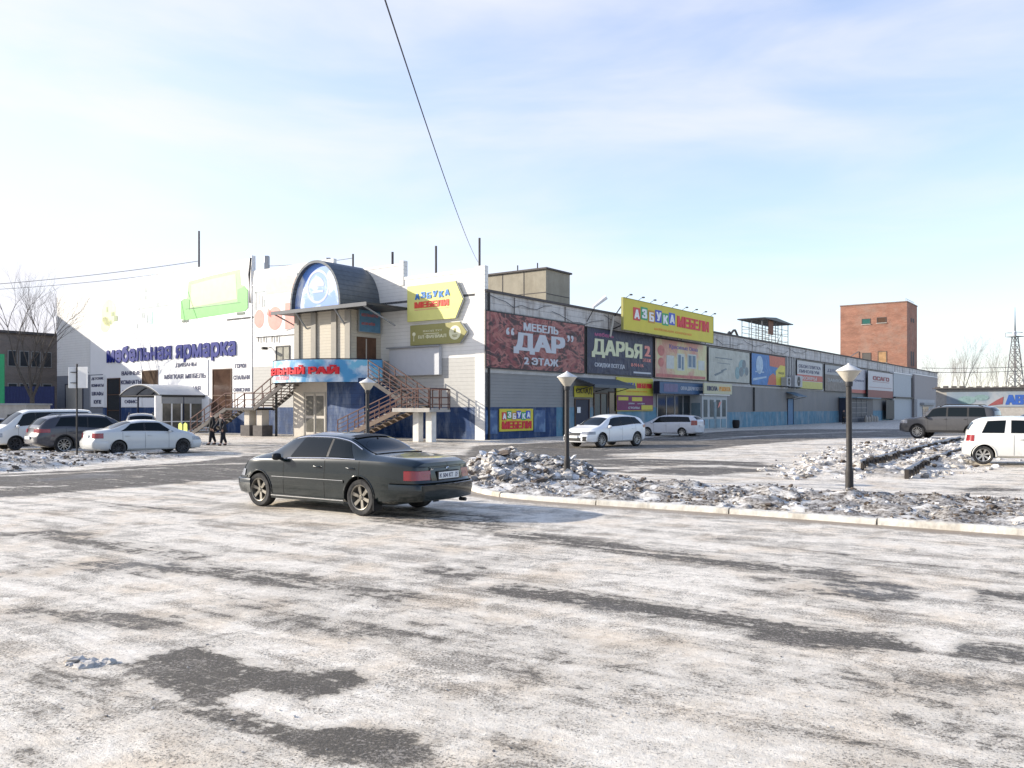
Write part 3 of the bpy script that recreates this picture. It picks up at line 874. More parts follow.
for (ra, rb) in ((.95, 1.12),):
    V = [(-BO-.46, cy + r*math.cos(2*PI*i/32), z0+1.45+r*math.sin(2*PI*i/32)) for r in (ra, rb) for i in range(32)]
    mb.add(V, [(i, (i+1) % 32, 32+(i+1) % 32, 32+i) for i in range(32)])
V = [(-BO-.462, cy + .62*math.cos(PI*i/16), z0+1.45+.62*math.sin(PI*i/16)) for i in range(17)]; mb.add(V, [tuple(range(17))])
mb.add([(-BO-.462, cy-.55, z0+1.05), (-BO-.462, cy+.55, z0+1.05), (-BO-.462, cy+.55, z0+1.2), (-BO-.462, cy-.55, z0+1.2)], [(0, 1, 2, 3)])
mb.build('emblem', mat('pale_violet_print', (.42, .45, .72), .5, var=.2), g_)
# side door on the balcony and small blue board by it (board is a sign of its own below)
mb = MB(); mb.box(-2.2, -.5, B0-.06, B0-.01, 3.9, 6.6); d = mb.build('balcony_door', M_wood, hall)
MB().box(-1.45, -1.38, B0-.1, B0-.06, 3.95, 6.5).build('door_edge', M_beige2, d)
# ground floor box below
mb = MB(); mb.box(-BO, 0, 11.1, B1+.2, 0, 3.88); mb.build('porch_wall', M_beige2, hall)
mb = MB(); mb.box(-BO+.02, 0, 7.6, 11.1, 0, 3.88); mb.build('blue_porch_wall', M_blue, hall)
a, c = sL(325, BO), sL(305, BO)
f = MB(); f.box(-BO-.05, -BO+.02, a-.1, a, 0, 3.0); f.box(-BO-.05, -BO+.02, c, c+.1, 0, 3.0); f.box(-BO-.05, -BO+.02, a, c, 2.9, 3.0)
f.box(-BO-.06, -BO, (a+c)/2-.05, (a+c)/2+.05, 0, 2.9)
d = f.build('entrance_door', M_doorgrey, hall)
mb = MB(); m2 = (a+c)/2
for (p, q) in ((a+.15, m2-.15), (m2+.15, c-.15)):
    mb.box(-BO-.03, -BO-.01, p, q, .35, 1.25); mb.box(-BO-.03, -BO-.01, p, q, 1.45, 2.75)
mb.build('pane', mat('doorglass_brown', (.09, .085, .07), .25, var=.4, vs=2), d)
# curved balcony
BC0, BC1 = 7.3, 17.2
def balc(f, out=0.0):
    t = BC1 + (BC0-BC1)*f
    o = BO*.55 + (4.95-BO*.55)*(1-abs(2*f-1)**2.4) + out
    return (-o, t)
mb = MB(); NB = 40
for (zz0, zz1, th) in ((3.62, 5.05, .08),):
    V = []; F = []
    for i in range(NB+1):
        x, y = balc(i/NB); x2, y2 = balc(i/NB, -th)
        V += [(x, y, zz0), (x, y, zz1), (x2, y2, zz1), (x2, y2, zz0)]
    for i in range(NB):
        for k in range(4): F.append((i*4+k, i*4+(k+1) % 4, (i+1)*4+(k+1) % 4, (i+1)*4+k))
    F += [(0, 1, 2, 3), tuple(NB*4+k for k in (3, 2, 1, 0))]
    mb.add(V, F)
M_fascia = cloud_mat('printed_cloud_band', (.06, .27, .50), (.62, .70, .76), .8, .40, .62, (.16, .45, .62))
bf = mb.build('balcony_fascia', M_fascia, hall, smooth=40)
mb = MB(); V = [(*balc(i/NB, -.1), 3.66) for i in range(NB+1)] + [(0, BC0, 3.66), (0, BC1, 3.66)]
V2 = [(v[0], v[1], 3.88) for v in V]; k = len(V)
mb.add(V+V2, [tuple(range(k)), tuple(range(2*k-1, k-1, -1))] + [(i, k+i, k+(i+1) % k, (i+1) % k) for i in range(k)])
mb.build('balcony_slab', M_conc, hall)
mb = MB(); mb.tube([(*balc(i/NB, -.03), 5.09) for i in range(NB+1)], .035, 6); mb.build('balcony_rail', M_navy, hall)
x, y = balc(.16, -.25)
mb = MB(); mb.tube([(x, y, 0), (x, y, 3.66)], .09, 10); mb.build('balcony_post', M_dark, hall)
def fcurve(X, y_, Zz):
    "letters wrapped on the fascia: X runs to the reader's right along it"
    f = X / 9.9; x, y = balc(f, -y_ ); return (x, y, Zz)
lt = letters(hall, 'МЕБЕЛЬНЫЙ РАЙ', 1.1, 4.12, 7.2, .58, M_red, out=.06, depth=.10, bold=.05, name='balcony_lettering', curve=fcurve)
letters(hall, 'магазин', 3.2, 3.78, 1.7, .24, mat('pink_letter', (.75, .35, .40), .5), out=.012, depth=.01, bold=.02, name='small_lettering', curve=fcurve)
# poles and vents on the roof edge, one thing each
def roof_pole(px, pyt, pyb, D_o, r, label, name='roof_pole', cat='roof pole', m=M_parapet2, w=None):
    t = sL(px, -D_o); p = wL(t, -D_o); zb = 9.4; zt = CAMH + (HOR-pyt)/FPX*p.y
    mb = MB(); mb.tube([(0, 0, 0), (0, 0, zt-zb)], r, 8)
    o = mb.build(name, m); o.location = (p.x, p.y, zb); tag(o, label, cat, 'steel poles on the white building roof')
roof_pole(199, 231, 266, 1.0, .075, 'tallest thin black pole, on the roof above the green sofa picture')
roof_pole(353, 254, 268, 1.2, .07, 'short dark pole just right of the arched gable roof')
roof_pole(392.5, 252, 264, 1.0, .085, 'stubby dark pole at the step in the roof edge')
roof_pole(436, 246, 268, 1.0, .075, 'dark pole above the yellow arrow sign')
roof_pole(479.5, 238, 264, .5, .075, 'dark pole on the building corner under the overhead cable')
for px, lb in ((267, 'small grey vent pipe on the parapet left of the arched gable'), (328.5, 'grey vent pipe peeping over the top of the arched gable')):
    t = sL(px, -.6); p = wL(t, -.6); h = CAMH + (HOR-(256 if px < 300 else 258))/FPX*p.y
    mb = MB(); mb.box(-.17, .17, -.17, .17, 0, h-11.2, ch=.03); o = mb.build('vent_pipe', M_pipe); o.location = (p.x, p.y, 11.2); tag(o, lb, 'vent pipe', 'vents on the white building roof')
t = sL(251, .15)
mb = MB(); mb.tube([(-.18, t, zL(253, 258)), (-.12, t+.25, zL(251, 275)), (-.1, t+.2, zL(251, 303))], .07, 6); mb.build('downpipe', M_dark, hall)

# ---- flat sign helpers
def sign_root(name, label, cat, face, px0, px1, zb, out, group=None):
    if face == 'L':
        a, c = sL(px0, out), sL(px1, out); w = a - c; p = wL(a, out, zb); ang = ANG_L
    else:
        a, c = sR(px0, out), sR(px1, out); w = c - a; p = wR(a, out, zb); ang = ANG_R
    return empty(name, p, ang, label, cat, group), w
def board(r, w, h, m, th=.05, name='board', fr=None, fw=.06):
    o = MB().box(0, w, -th, 0, 0, h).build(name, m, r)
    if fr:
        f = MB(); f.box(-fw, 0, -th-.02, .0, -fw, h+fw); f.box(w, w+fw, -th-.02, 0, -fw, h+fw); f.box(0, w, -th-.02, 0, -fw, 0); f.box(0, w, -th-.02, 0, h, h+fw)
        f.build('frame', fr, r)
    return o
def poly_on(r, pts, w, h, m, name, out=.055, th=.008):
    "flat shape on a sign; points in fractions of its width and height"
    if not isinstance(pts[0][0], (tuple, list)): pts = [pts]
    mb = MB()
    for P in pts: mb.prism([(p[0]*w, p[1]*h) for p in P], -out-th, -out)
    return mb.build(name, m, r)
def ell(cx, cy_, rx, ry, n=20, a0=0, a1=2*PI):
    return [(cx+rx*math.cos(a0+(a1-a0)*i/n), cy_+ry*math.sin(a0+(a1-a0)*i/n)) for i in range(n if a1-a0 > 6.2 else n+1)]
def rect(x0, y0, x1, y1): return [(x0, y0), (x1, y0), (x1, y1), (x0, y1)]
# big blue 3D letters
za = 4.95
r, w = sign_root('fairground_lettering', 'big raised blue lettering мебельная ярмарка across the white wall', 'sign', 'L', 107, 236, zL(172, 363), .04)
letters(r, 'мебельная ярмарка', 0, 0, w, 1.75, M_blueletter, out=.0, depth=.06, bold=.03, name='lettering')
def textboard(label, px0, px1, z0_, z1_, lines, m=M_letter_dark, back=True):
    r, w = sign_root('text_panel', label, 'sign', 'L', px0, px1, z0_, .03, 'white panels with the list of goods')
    h = z1_ - z0_
    if back: board(r, w, h, M_panel, .03)
    for (s_, cx, yc, ww, hh) in lines:
        letters(r, s_, (cx-ww/2)*w, (yc-hh/2)*h, ww*w, hh*h, m, out=.035, depth=.02, bold=.035, rows=18)
textboard('narrow white panel reading ДЕТСКИЕ КОМНАТЫ left of the narrow window', 91, 105, 2.05, 5.0, [('ДЕТСКИЕ', .5, .89, .86, .09), ('КОМНАТЫ', .5, .68, .86, .09), ('ШКАФЫ', .5, .42, .82, .13), ('КУПЕ', .5, .16, .52, .12)])
textboard('white panel reading ВАННЫЕ КОМНАТЫ right of the narrow window', 121, 142, 2.05, 5.4, [('ВАННЫЕ', .5, .9, .9, .11), ('КОМНАТЫ', .5, .66, .96, .11), ('КУХНИ', .45, .4, .7, .1), ('ОФИС', .5, .14, .6, .1)])
textboard('white panel reading ДИВАНЫ МЯГКАЯ МЕБЕЛЬ above the round canopy', 163, 208, 3.0, 5.9, [('ДИВАНЫ', .53, .87, .46, .13), ('МЯГКАЯ МЕБЕЛЬ', .5, .55, .92, .13), ('КОРПУСНАЯ', .52, .2, .66, .12)])
textboard('white panel reading ГОРКИ СПАЛЬНИ beside the tall brown opening', 233, 251, 2.6, 5.7, [('ГОРКИ', .45, .85, .62, .11), ('СПАЛЬНИ', .5, .56, .9, .11), ('ОФИСНАЯ', .5, .25, .9, .11)])
# faded pictures
r, w = sign_root('sofa_picture', 'faded picture of a pale green sofa high on the white wall', 'sign', 'L', 181, 248, zL(185, 322, .05), .012)
h = zL(248, 266, .05) - zL(185, 322, .05)
board(r, w, h, mat('faded_white_print', (.80, .79, .77), .5, var=.03), .01)
M_sofa = mat('pale_green_print', (.16, .48, .13), .5, var=.12, vs=1.5); M_sofa2 = mat('cream_green_print', (.52, .60, .34), .5, var=.1, vs=1.2)
poly_on(r, [(.02, .2), (.98, .26), (1, .52), (.95, .62), (.91, .64), (.89, .96), (.5, .93), (.12, .87), (.10, .52), (0, .46)], w, h, mat('light_green_print', (.27, .52, .22), .5, var=.1, vs=1.2), 'sofa_back', .012)
poly_on(r, [(.15, .30), (.85, .36), (.83, .88), (.5, .85), (.17, .79)], w, h, M_sofa2, 'sofa_cushions', .021)
poly_on(r, [[(0, .08), (.06, .04), (.97, .1), (1, .16), (1, .50), (.95, .60), (.86, .55), (.86, .30), (.14, .26), (.14, .48), (.06, .52), (0, .46)]], w, h, M_sofa, 'sofa_front', .03)
poly_on(r, [rect(.02, .0, .12, .045), rect(.85, .03, .96, .08), rect(.08, .275, .9, .285)], w, h, mat('print_dark', (.12, .16, .12), .6), 'sofa_feet', .04)
r, w = sign_root('kitchen_picture', 'faded picture of a dining corner on the white wall', 'sign', 'L', 136, 172, zL(150, 327, .05), .012)
h = 3.9
board(r, w, h, mat('faded_white_print2', (.80, .79, .78), .5, var=.03), .01)
M_pg = mat('print_grey', (.38, .42, .42), .6, var=.3)
poly_on(r, [rect(.05, .42, .9, .45), rect(.08, .3, .1, .55), rect(.85, .45, .87, .6), rect(.25, .62, .33, .72), rect(.24, .78, .33, .9), rect(.12, .6, .14, .85), rect(.55, .45, .65, .52), rect(.03, .0, .06, .1), rect(.17, .22, .27, .34), rect(.32, .1, .36, .36)], w, h, M_pg, 'table_print', .014)
poly_on(r, [rect(.36, .06, .48, .34), rect(.14, .35, .3, .41)], w, h, mat('print_mint', (.45, .68, .60), .6), 'cushion_print', .024)
r, w = sign_root('flower_picture', 'washed out yellow and green picture at the far left of the white wall', 'sign', 'L', 98, 123, zL(110, 336, .05), .012)
h = 3.6
board(r, w, h, mat('faded_white_print3', (.80, .79, .76), .5, var=.03), .01)
poly_on(r, [ell(.45, .6, .3, .34), ell(.3, .3, .2, .2)], w, h, mat('print_yellow', (.72, .74, .42), .6, var=.2, vs=2), 'bloom_print', .014)
poly_on(r, [rect(.55, .5, .68, .6), rect(.35, .62, .42, .75), rect(.66, .36, .8, .5), rect(.5, .3, .56, .4)], w, h, mat('print_olive', (.30, .36, .2), .6), 'leaf_print', .024)
r, w = sign_root('red_furniture_banner', 'faded banner with red armchairs left of the arched gable', 'sign', 'L', 255, 297, zL(262, 336, .06), .06)
h = 4.4
board(r, w, h, mat('faded_pink_print', (.74, .70, .66), .5, var=.05), .05, fr=M_white, fw=.05)
M_pr = mat('print_red', (.72, .26, .22), .5, var=.2, vs=2)
poly_on(r, [rect(.28, .70, 1, .98)], w, h, mat('print_salmon', (.76, .45, .38), .5, var=.12), 'headline_band', .055)
poly_on(r, [ell(.12, .3, .12, .16), ell(.5, .28, .17, .2), rect(.74, .08, .98, .52), [(.3, .36), (.42, .3), (.4, .42), (.34, .46)]], w, h, M_pr, 'armchair_print', .057)
poly_on(r, [rect(.02, .45, .05, .78), rect(.02, .75, .26, .78), rect(.1, .55, .12, .72), rect(.17, .5, .2, .7), rect(.22, .5, .26, .62)], w, h, M_pg, 'lamp_print', .06)
t = sL(262, .08)
mb = MB()
for px in (258.5, 264, 272, 277): tt = sL(px, .1); mb.bar((-.1, tt, zL(px, 342)-.0), (-.1, tt, zL(px, 336)), .05)
mb.build('hanging_bracket', M_dark, hall)
tt = sL(266, .4); p = wL(tt, .4, zL(266, 349))
mb = MB(); mb.box(-.12, .12, -.35, .1, -.1, .1, ch=.03); mb.bar((0, .1, 0), (.1, .5, .15), .05)
o = mb.build('floodlight', M_dark); o.location = p; o.rotation_euler = (0, 0, ANG_L); tag(o, 'small dark floodlight on the white wall beside the small window', 'floodlight')
# yellow and olive arrow signs
def arrow_sign(label, px0, px1, zb, h, m, tipf, fr):
    r, w = sign_root('arrow_sign', label, 'sign', 'L', px0, px1, zb, .1, 'arrow shaped signs on the corner wall')
    b = w*tipf
    poly = [(0, 0), (b, 0), (w, h*.5), (b, h), (0, h)]
    MB().prism([(x, z) for x, z in poly], -.12, 0).build('board', m, r)
    if fr:
        mb = MB()
        for (p, q) in ((poly[1], poly[2]), (poly[2], poly[3])): mb.bar((p[0], -.07, p[1]), (q[0], -.07, q[1]), .04, .16)
        mb.build('edge_trim', M_grey, r)
    return r, w
h1 = zL(408, 290, .1) - zL(411, 323.5, .1)
r, w = arrow_sign('pale yellow arrow sign АЗБУКА МЕБЕЛИ on the corner wall', 408.5, 464, zL(411, 322, .1), h1*1.05, mat('pale_yellow_sign', (.70, .68, .22), .5, var=.05), .87, True)
H = h1*1.05
cols = [(.06, .25, .62), (.05, .35, .70), (.07, .3, .6), (.05, .3, .62), (.06, .28, .6), (.05, .25, .6)]
for i, ch in enumerate('АЗБУКА'):
    letters(r, ch, w*(.15+i*.108), H*(.60+.03*(i % 2)), w*.085, H*.17, mat('sign_blue', (.05, .20, .52), .5), out=.125, depth=.03, bold=.05, rows=18, name='letter')
letters(r, 'МЕБЕЛИ', w*.14, H*.36, w*.62, H*.17, mat('sign_red', (.70, .08, .05), .5), out=.125, depth=.03, bold=.07, rows=18)
poly_on(r, [rect(.14, .3, .76, .312)], w, H, M_pr, 'underline', .125)
zb = zL(411, 344, .1); H2 = zL(411, 324, .1) - zb
r, w = arrow_sign('olive arrow sign with a white disc under the yellow arrow sign', 411.5, 468, zb-.12, H2, mat('olive_sign', (.30, .28, .10), .5, var=.05), .88, True)
poly_on(r, [ell(.80, .5, .10, .34)], w, H2, mat('pale_disc', (.75, .73, .5), .5), 'disc', .125)
letters(r, '1', w*.785, H2*.5, w*.03, H2*.2, mat('olive_sign', (0, 0, 0)), out=.14, depth=.01, rows=14, name='numeral')
poly_on(r, [rect(.755, .36, .845, .40), rect(.765, .29, .835, .32)], w, H2, mat('olive_sign', (0, 0, 0)), 'disc_text', .14)
letters(r, 'ВХОД ТУТ', w*.24, H2*.62, w*.34, H2*.09, mat('pale_disc', (0, 0, 0)), out=.125, depth=.01, rows=12)
letters(r, 'ВЛ ФИЛИАЛ', w*.15, H2*.30, w*.50, H2*.19, mat('pale_disc', (0, 0, 0)), out=.125, depth=.01, rows=14, bold=.03)
poly_on(r, [ell(.07, .55, .03, .1), rect(.062, .2, .075, .5), rect(.25, .52, .52, .55)], w, H2, mat('pale_disc', (0, 0, 0)), 'key_mark', .125)
# blue board beside the balcony door
p = wL(B0-.14, 2.15, 6.95)
r = empty('blue_board', p, ANG_R, 'small blue board with faded lines beside the balcony door', 'sign')
board(r, 1.9, 1.5, mat('dull_blue_board', (.10, .22, .33), .5, var=.25, vs=2), .05, fr=M_grey, fw=.04)
letters(r, 'МЕБЕЛЬНЫЙ РАЙ', .2, 1.0, 1.5, .25, mat('dull_red', (.5, .15, .15), .5), out=.055, depth=.01, rows=14)
letters(r, 'магазин мебели', .2, .45, 1.2, .22, mat('dull_red', (0, 0, 0)), out=.055, depth=.01, rows=14)

# ---- entrance canopy with rounded roof
tR = sL(205, 0); wC = sL(124, 3.6) - tR; hw_ = wC/2
rt = empty('entrance_canopy', wL(tR + hw_, 0, 0), ANG_L, 'white vaulted porch with glass doors standing before the white wall', 'canopy')
mb = MB(); Nn = 20; V = []; F = []
def vault(f): return 2.95 + .85*math.sin(PI*f)**.85
for i in range(Nn+1):
    f = i/Nn; x_ = -hw_ + 2*hw_*f
    V += [(x_, -4.0, vault(f)), (x_, .0, vault(f)), (x_, .0, vault(f)+.06), (x_, -4.0, vault(f)+.06)]
for i in range(Nn):
    for k in range(4): F.append((i*4+k, i*4+(k+1) % 4, (i+1)*4+(k+1) % 4, (i+1)*4+k))
F += [(0, 1, 2, 3), tuple(Nn*4+k for k in (3, 2, 1, 0))]
mb.add(V, F); mb.build('vault', mat('snowy_polycarbonate', (.50, .51, .53), .4, var=.1), rt, smooth=50)
mb = MB()
for yy in (-4.0, -2.6, -1.3, -.05):
    mb.tube([(-hw_+2*hw_*i/Nn, yy, vault(i/Nn)-.05) for i in range(Nn+1)], .05, 6)
    mb.bar((-hw_, yy, 2.92), (hw_, yy, 2.92), .06)
for xx in (-hw_, hw_): mb.bar((xx, -4.0, 2.9), (xx, -.05, 2.9), .1, .16)
mb.build('rib_frame', M_dark, rt)
for (xx, yy) in ((-hw_+.05, -3.95), (-.2, -3.95), (hw_-.05, -3.95), (hw_-.05, -1.9)):
    mb = MB(); mb.tube([(xx, yy, 0), (xx, yy, 2.9)], .07, 8); mb.build('post', M_navy, rt)
mb = MB(); mb.box(hw_-.06, hw_-.02, -3.8, -.1, .15, 2.3); mb.build('glass_side', mat('porch_glass', (.13, .12, .10), .12, var=.5, vs=1.2), rt)
mb = MB(); mb.box(hw_-.08, hw_, -3.8, -.1, 2.3, 2.9); mb.build('fascia', M_grey, rt)
mb = MB()
for q in (-3.8, -2.95, -2.1, -1.3, -.15): mb.box(hw_-.1, hw_+.03, q-.05, q+.05, .1, 2.3)
mb.box(hw_-.1, hw_+.03, -3.8, -.1, .08, .2); mb.box(hw_-.1, hw_+.02, -3.8, -.1, .85, .92)
mb.build('glazing_bars', M_white, rt)
mb = MB(); mb.box(hw_-.1, hw_+.06, -4.35, -3.85, 0, 2.9); mb.box(hw_, hw_+1.0, -.3, -.05, 0, 2.7); mb.build('side_panel', M_white, rt)
mb = MB(); mb.box(-hw_, hw_+.8, -4.9, -.07, 0, .14, ch=.03); mb.build('step', M_concw, rt)
# small yellow-green A-board by the porch
x, y = G(184, 433); x, y, _ = AT(184, 60)
r = empty('a_board', (x, y, .0), ANG_L, 'small yellow-green folding board standing by the glass porch', 'a-board')
mb = MB(); mb.prism([(-.26, 0), (.26, 0), (.22, .8), (0, .92), (-.22, .8)], -.3, -.26); mb.prism([(-.26, 0), (.26, 0), (.22, .8), (0, .92), (-.22, .8)], .1, .14)
mb.build('panel', mat('lime_board', (.55, .62, .15), .5, var=.2), r)

# ---- stairs
def stair(r, x0, x1, ya, za_, yb, zb_, n_, m_tread, m_str):
    "flight from (ya, za_) to (yb, zb_) between x0 and x1 in the parent's frame"
    mb = MB(); st = MB()
    for i in range(n_):
        f0, f1 = i/n_, (i+1)/n_
        y0_, y1_ = ya+(yb-ya)*f0, ya+(yb-ya)*f1
        z_ = za_+(zb_-za_)*(f1)
        mb.box(x0+.04, x1-.04, min(y0_, y1_)-.02, max(y0_, y1_)+.02, z_-.06, z_)
    for xx in (x0, x1): st.bar((xx, ya, za_-.08), (xx, yb, zb_-.08), .07, .26)
    mb.build('treads', m_tread, r); st.build('stringer', m_str, r)
def railing(r, pts, m, hgt_=1.0, bars=(1.0, .55, .2), post=1.0, w=.05):
    mb = MB()
    for a, b_ in zip(pts[:-1], pts[1:]):
        a = Vector(a); b_ = Vector(b_); Ln = (b_-a).length; k = max(1, round(Ln/post))
        for q in bars: mb.bar(a+Vector((0, 0, q*hgt_)), b_+Vector((0, 0, q*hgt_)), w*.8 if q < 1 else w*1.2)
        for i in range(k+1):
            p = a+(b_-a)*i/k; mb.bar(p+Vector((0, 0, -.1)), p+Vector((0, 0, hgt_)), w)
    mb.build('railing', m, r)
M_tread = mat('snowy_tread', (.26, .24, .22), .8, var=.3, vs=3)
st1_ = prot('left_staircase', 'steel stair with reddish rails rising behind the two people to the curved balcony', 'staircase'); st1_.name = 'steel_staircase'
stair(st1_, -4.3, -2.7, 16.8, 1.95, 13.2, 3.85, 10, M_tread, M_parapet2)
stair(st1_, -4.3, -2.7, 24.3, .05, 20.0, 1.95, 10, M_tread, M_parapet2)
MB().box(-4.35, -2.65, 16.8, 20.0, 1.8, 1.95).build('landing', M_dark, st1_)
for xx in (-4.3, -2.7):
    railing(st1_, [(xx, 24.3, .1), (xx, 20.0, 1.95), (xx, 16.8, 1.95), (xx, 13.2, 3.85)], M_rail, 1.05)
for px in (251.5, 264):
    t = sL(px, 3.5); MB().box(-3.9, -3.3, t-.28, t+.28, .75, 1.8).build('pier', M_beige2, st1_)
    MB().box(-4.05, -3.15, t-.5, t+.5, 0, .75).build('pier_base', M_parapet2, st1_)
st2_ = prot('right_staircase', 'rusty red railed double stair from the curved balcony towards the building corner', 'staircase'); st2_.name = 'steel_staircase'
stair(st2_, -3.3, -1.9, 2.9, 1.95, 6.7, 3.85, 10, M_tread, M_parapet2)
stair(st2_, -5.0, -3.6, 7.6, .05, 2.2, 1.95, 11, M_tread, mat('tan_stringer', (.13, .09, .065), .7, var=.2))
MB().box(-5.05, -3.4, 0, 1.2, 1.72, 1.95).box(-5.05, -1.85, 1.2, 2.9, 1.72, 1.95).build('landing', M_conc, st2_)
for xx in (-3.3, -1.9): railing(st2_, [(xx, 2.9, 1.95), (xx, 6.7, 3.85)], M_rail, 1.1, bars=(1, .75, .5, .25))
for xx in (-5.0, -3.6): railing(st2_, [(xx, 7.6, .1), (xx, 2.2, 1.95)], M_rail, 1.1, bars=(1, .75, .5, .25))
railing(st2_, [(-5.0, 2.2, 1.95), (-5.0, 0, 1.95), (-3.45, 0, 1.95), (-3.45, 1.2, 1.95), (-1.9, 1.2, 1.95), (-1.9, 2.8, 1.95)], M_rail, 1.1)
for px in (418, 431): 
    t = sL(px, 4.2); MB().box(-4.4, -4.0, t-.22, t+.22, 0, 1.72).build('pier', M_concw, st2_)
t = sL(424, 3); MB().box(-2.6, -2.3, t-.2, t+.2, 0, 1.72).build('pier', M_conc, st2_)


# ================================================================== long wing, facade plane y = 0, x runs away
wing = prot('retail_wing', 'long weathered two storey wing covered with advertising banners', 'building')
LW = sR(937.5)
E1, E2 = sR(893), sR(938)
mb = MB(); mb.box(0, LW, 0, .3, 7.85, 9.05); mb.build('parapet', M_parapet, wing)
mb = MB(); mb.box(0, LW, -.12, .4, 9.05, 9.2); mb.box(0, LW, -.1, -.003, 7.78, 7.86); mb.build('coping', M_parapet2, wing)
mb = MB(); mb.box(0, LW, 0, .3, 4.35, 7.78); mb.build('banner_wall', mat('stained_white_wall', (.42, .41, .39), .8, var=.15, vs=1), wing)
mb = MB(); mb.box(0, LW, -.05, 0, 4.12, 4.42); mb.build('ledge', mat('pale_ledge', (.48, .47, .45), .8, var=.2, vs=1.5), wing)
sA, sB, sC = sR(556), sR(656), sR(733)
mb = MB(); mb.box(0, sB, 0, .3, BLUEZ, 4.35); mb.build('near_lower_wall', M_corrz, wing)
mb = MB(); mb.box(sB, LW, 0, .3, 1.55, 4.35); mb.build('far_lower_wall', M_corr, wing)
mb = MB(); mb.box(0, sA, -.03, .3, 0, BLUEZ); mb.build('blue_base', M_blue, wing)
mb = MB(); mb.box(sA, sB, -.03, .3, 0, BLUEZ); mb.box(sB, LW, -.03, .3, 0, 1.55); mb.build('pale_blue_base', M_lblue, wing)
mb = MB(); mb.box(.0, LW, .3, 26, 8.85, 9.0); mb.box(LW-.3, LW, .3, 26, 0, 8.85); mb.build('roof', mat('roofing_felt', (0, 0, 0)), wing)
mb = MB()
for s in np.arange(3.0, LW, 6.0): mb.box(s-.03, s+.03, -.03, 0, 7.88, 9.0)
mb.build('parapet_joint', M_parapet2, wing)
mb = MB(); rg = random.Random(9)
for s0 in range(0, 60, 7):
    pts = [(s0 + 7*i/8 + .2, -.10, 8.9 - .55*math.sin(PI*i/8)*rg.uniform(.6, 1.2) - (.4 if s0 % 2 else 0)) for i in range(9)]
    mb.tube(pts, .02, 4)
mb.build('loose_cable', M_dark, wing)
mb = MB(); mb.tube([(.25, -.12, 0), (.25, -.12, 9)], .07, 8); mb.tube([(sR(562.5), -.12, 0), (sR(562.5), -.12, 4.1)], .06, 6); mb.tube([(sR(753), -.12, 1.6), (sR(753), -.12, 4.1)], .09, 6); mb.build('drainpipe', M_dark, wing)
# doors and glazing under the awning
def ropening(name, px0, px1, z0, z1, m_in, m_fr, nv=1, nh=1, label=None, o=0.03, parent=wing, fw=.08):
    a, c = sR(px0, o), sR(px1, o); y = -o
    f = MB(); f.box(a-fw, a, y-.07, y, z0, z1+fw); f.box(c, c+fw, y-.07, y, z0, z1+fw); f.box(a, c, y-.07, y, z1, z1+fw)
    for i in range(1, nv): q = a+(c-a)*i/nv; f.box(q-.04, q+.04, y-.06, y-.025, z0, z1)
    for i in range(1, nh): q = z0+(z1-z0)*i/nh; f.box(a, c, y-.065, y-.026, q-.035, q+.035)
    fo = f.build(name, m_fr, parent)
    if label: fo['label'] = label
    MB().box(a, c, y-.02, y-.005, z0, z1).build('pane' if 'window' in name else 'leaf', m_in, fo)
    return fo
ropening('door', 575, 588.5, .05, 2.55, M_navy, M_frame, label='dark blue warehouse door')
ropening('window', 594, 606.5, .05, 3.0, mat('dark_teal_glass', (.02, .05, .07), .2, var=.2), M_frame, nv=2, label='dark doorway glazing')
ropening('window', 609, 616, .05, 3.1, M_glass, M_frame)
ropening('window', 657, 698, .35, 3.05, M_glass, mat('alu_frame', (.42, .42, .42), .4, metal=.5), nv=5, label='long shop window')
ropening('door', 787.5, 793, .05, 3.0, mat('blue_door', (.06, .16, .30), .5, var=.2), M_navy, label='blue door')
# awning
a, c = sR(575, .1), sR(617, .1)
r = empty('awning', wR(a, 0, 3.55), ANG_R, 'grey sheet awning over the dark warehouse doors', 'awning')
mb = MB(); mb.add([(0, 0, .55), (c-a, 0, .55), (c-a, -1.7, 0), (0, -1.7, 0), (0, 0, .61), (c-a, 0, .61), (c-a, -1.7, .06), (0, -1.7, .06)], [(0,1,2,3), (7,6,5,4), (0,4,5,1), (1,5,6,2), (2,6,7,3), (3,7,4,0)])
mb.box(0, c-a, -1.72, -1.7, -.16, .06); mb.build('sheet', mat('awning_sheet', (.10, .115, .13), .6, var=.12), r)
mb = MB()
for q in (.1, (c-a)/2, c-a-.1): mb.bar((q, 0, -.4), (q, -1.6, -.02), .05); 
mb.build('bracket', M_dark, r)

def fab_mat():
    "printed red satin with folds"
    m = bpy.data.materials.new('printed_red_satin'); m.use_nodes = True
    global n, l
    n, l, b = nodes_of(m)
    t = nd('TexCoord'); mp_ = nd('Mapping'); mp_.inputs['Rotation'].default_value = (0, .7, 0); mp_.inputs['Scale'].default_value = (.5, .5, 1.1); l(t.outputs['Object'], mp_.inputs[0])
    v = noise(mp_.outputs[0], .9, 2.5, .5, 2.6)
    w_ = nd('TexWave'); w_.inputs['Scale'].default_value = .22; w_.inputs['Distortion'].default_value = 16; w_.inputs['Detail'].default_value = 2; w_.inputs['Detail Scale'].default_value = .35
    l(mp_.outputs[0], w_.inputs[0])
    v2 = noise(mp_.outputs[0], .55, 3, .5, 3.4)
    c = mixc(mrange(v, .38, .62), (.035, .008, .010), (.22, .045, .045))
    rd = mrange(mth('ABSOLUTE', mth('SUBTRACT', v2, .5)), .075, .0)
    c = mixc(rd, c, (.34, .12, .10))
    rd2 = mrange(mth('ABSOLUTE', mth('SUBTRACT', v2, .62)), .05, .0)
    c = mixc(rd2, c, (.035, .008, .012))
    l(c, b.inputs['Base Color']); b.inputs['Roughness'].default_value = .5
    return m
BZ0, BZ1 = 4.5, 7.68
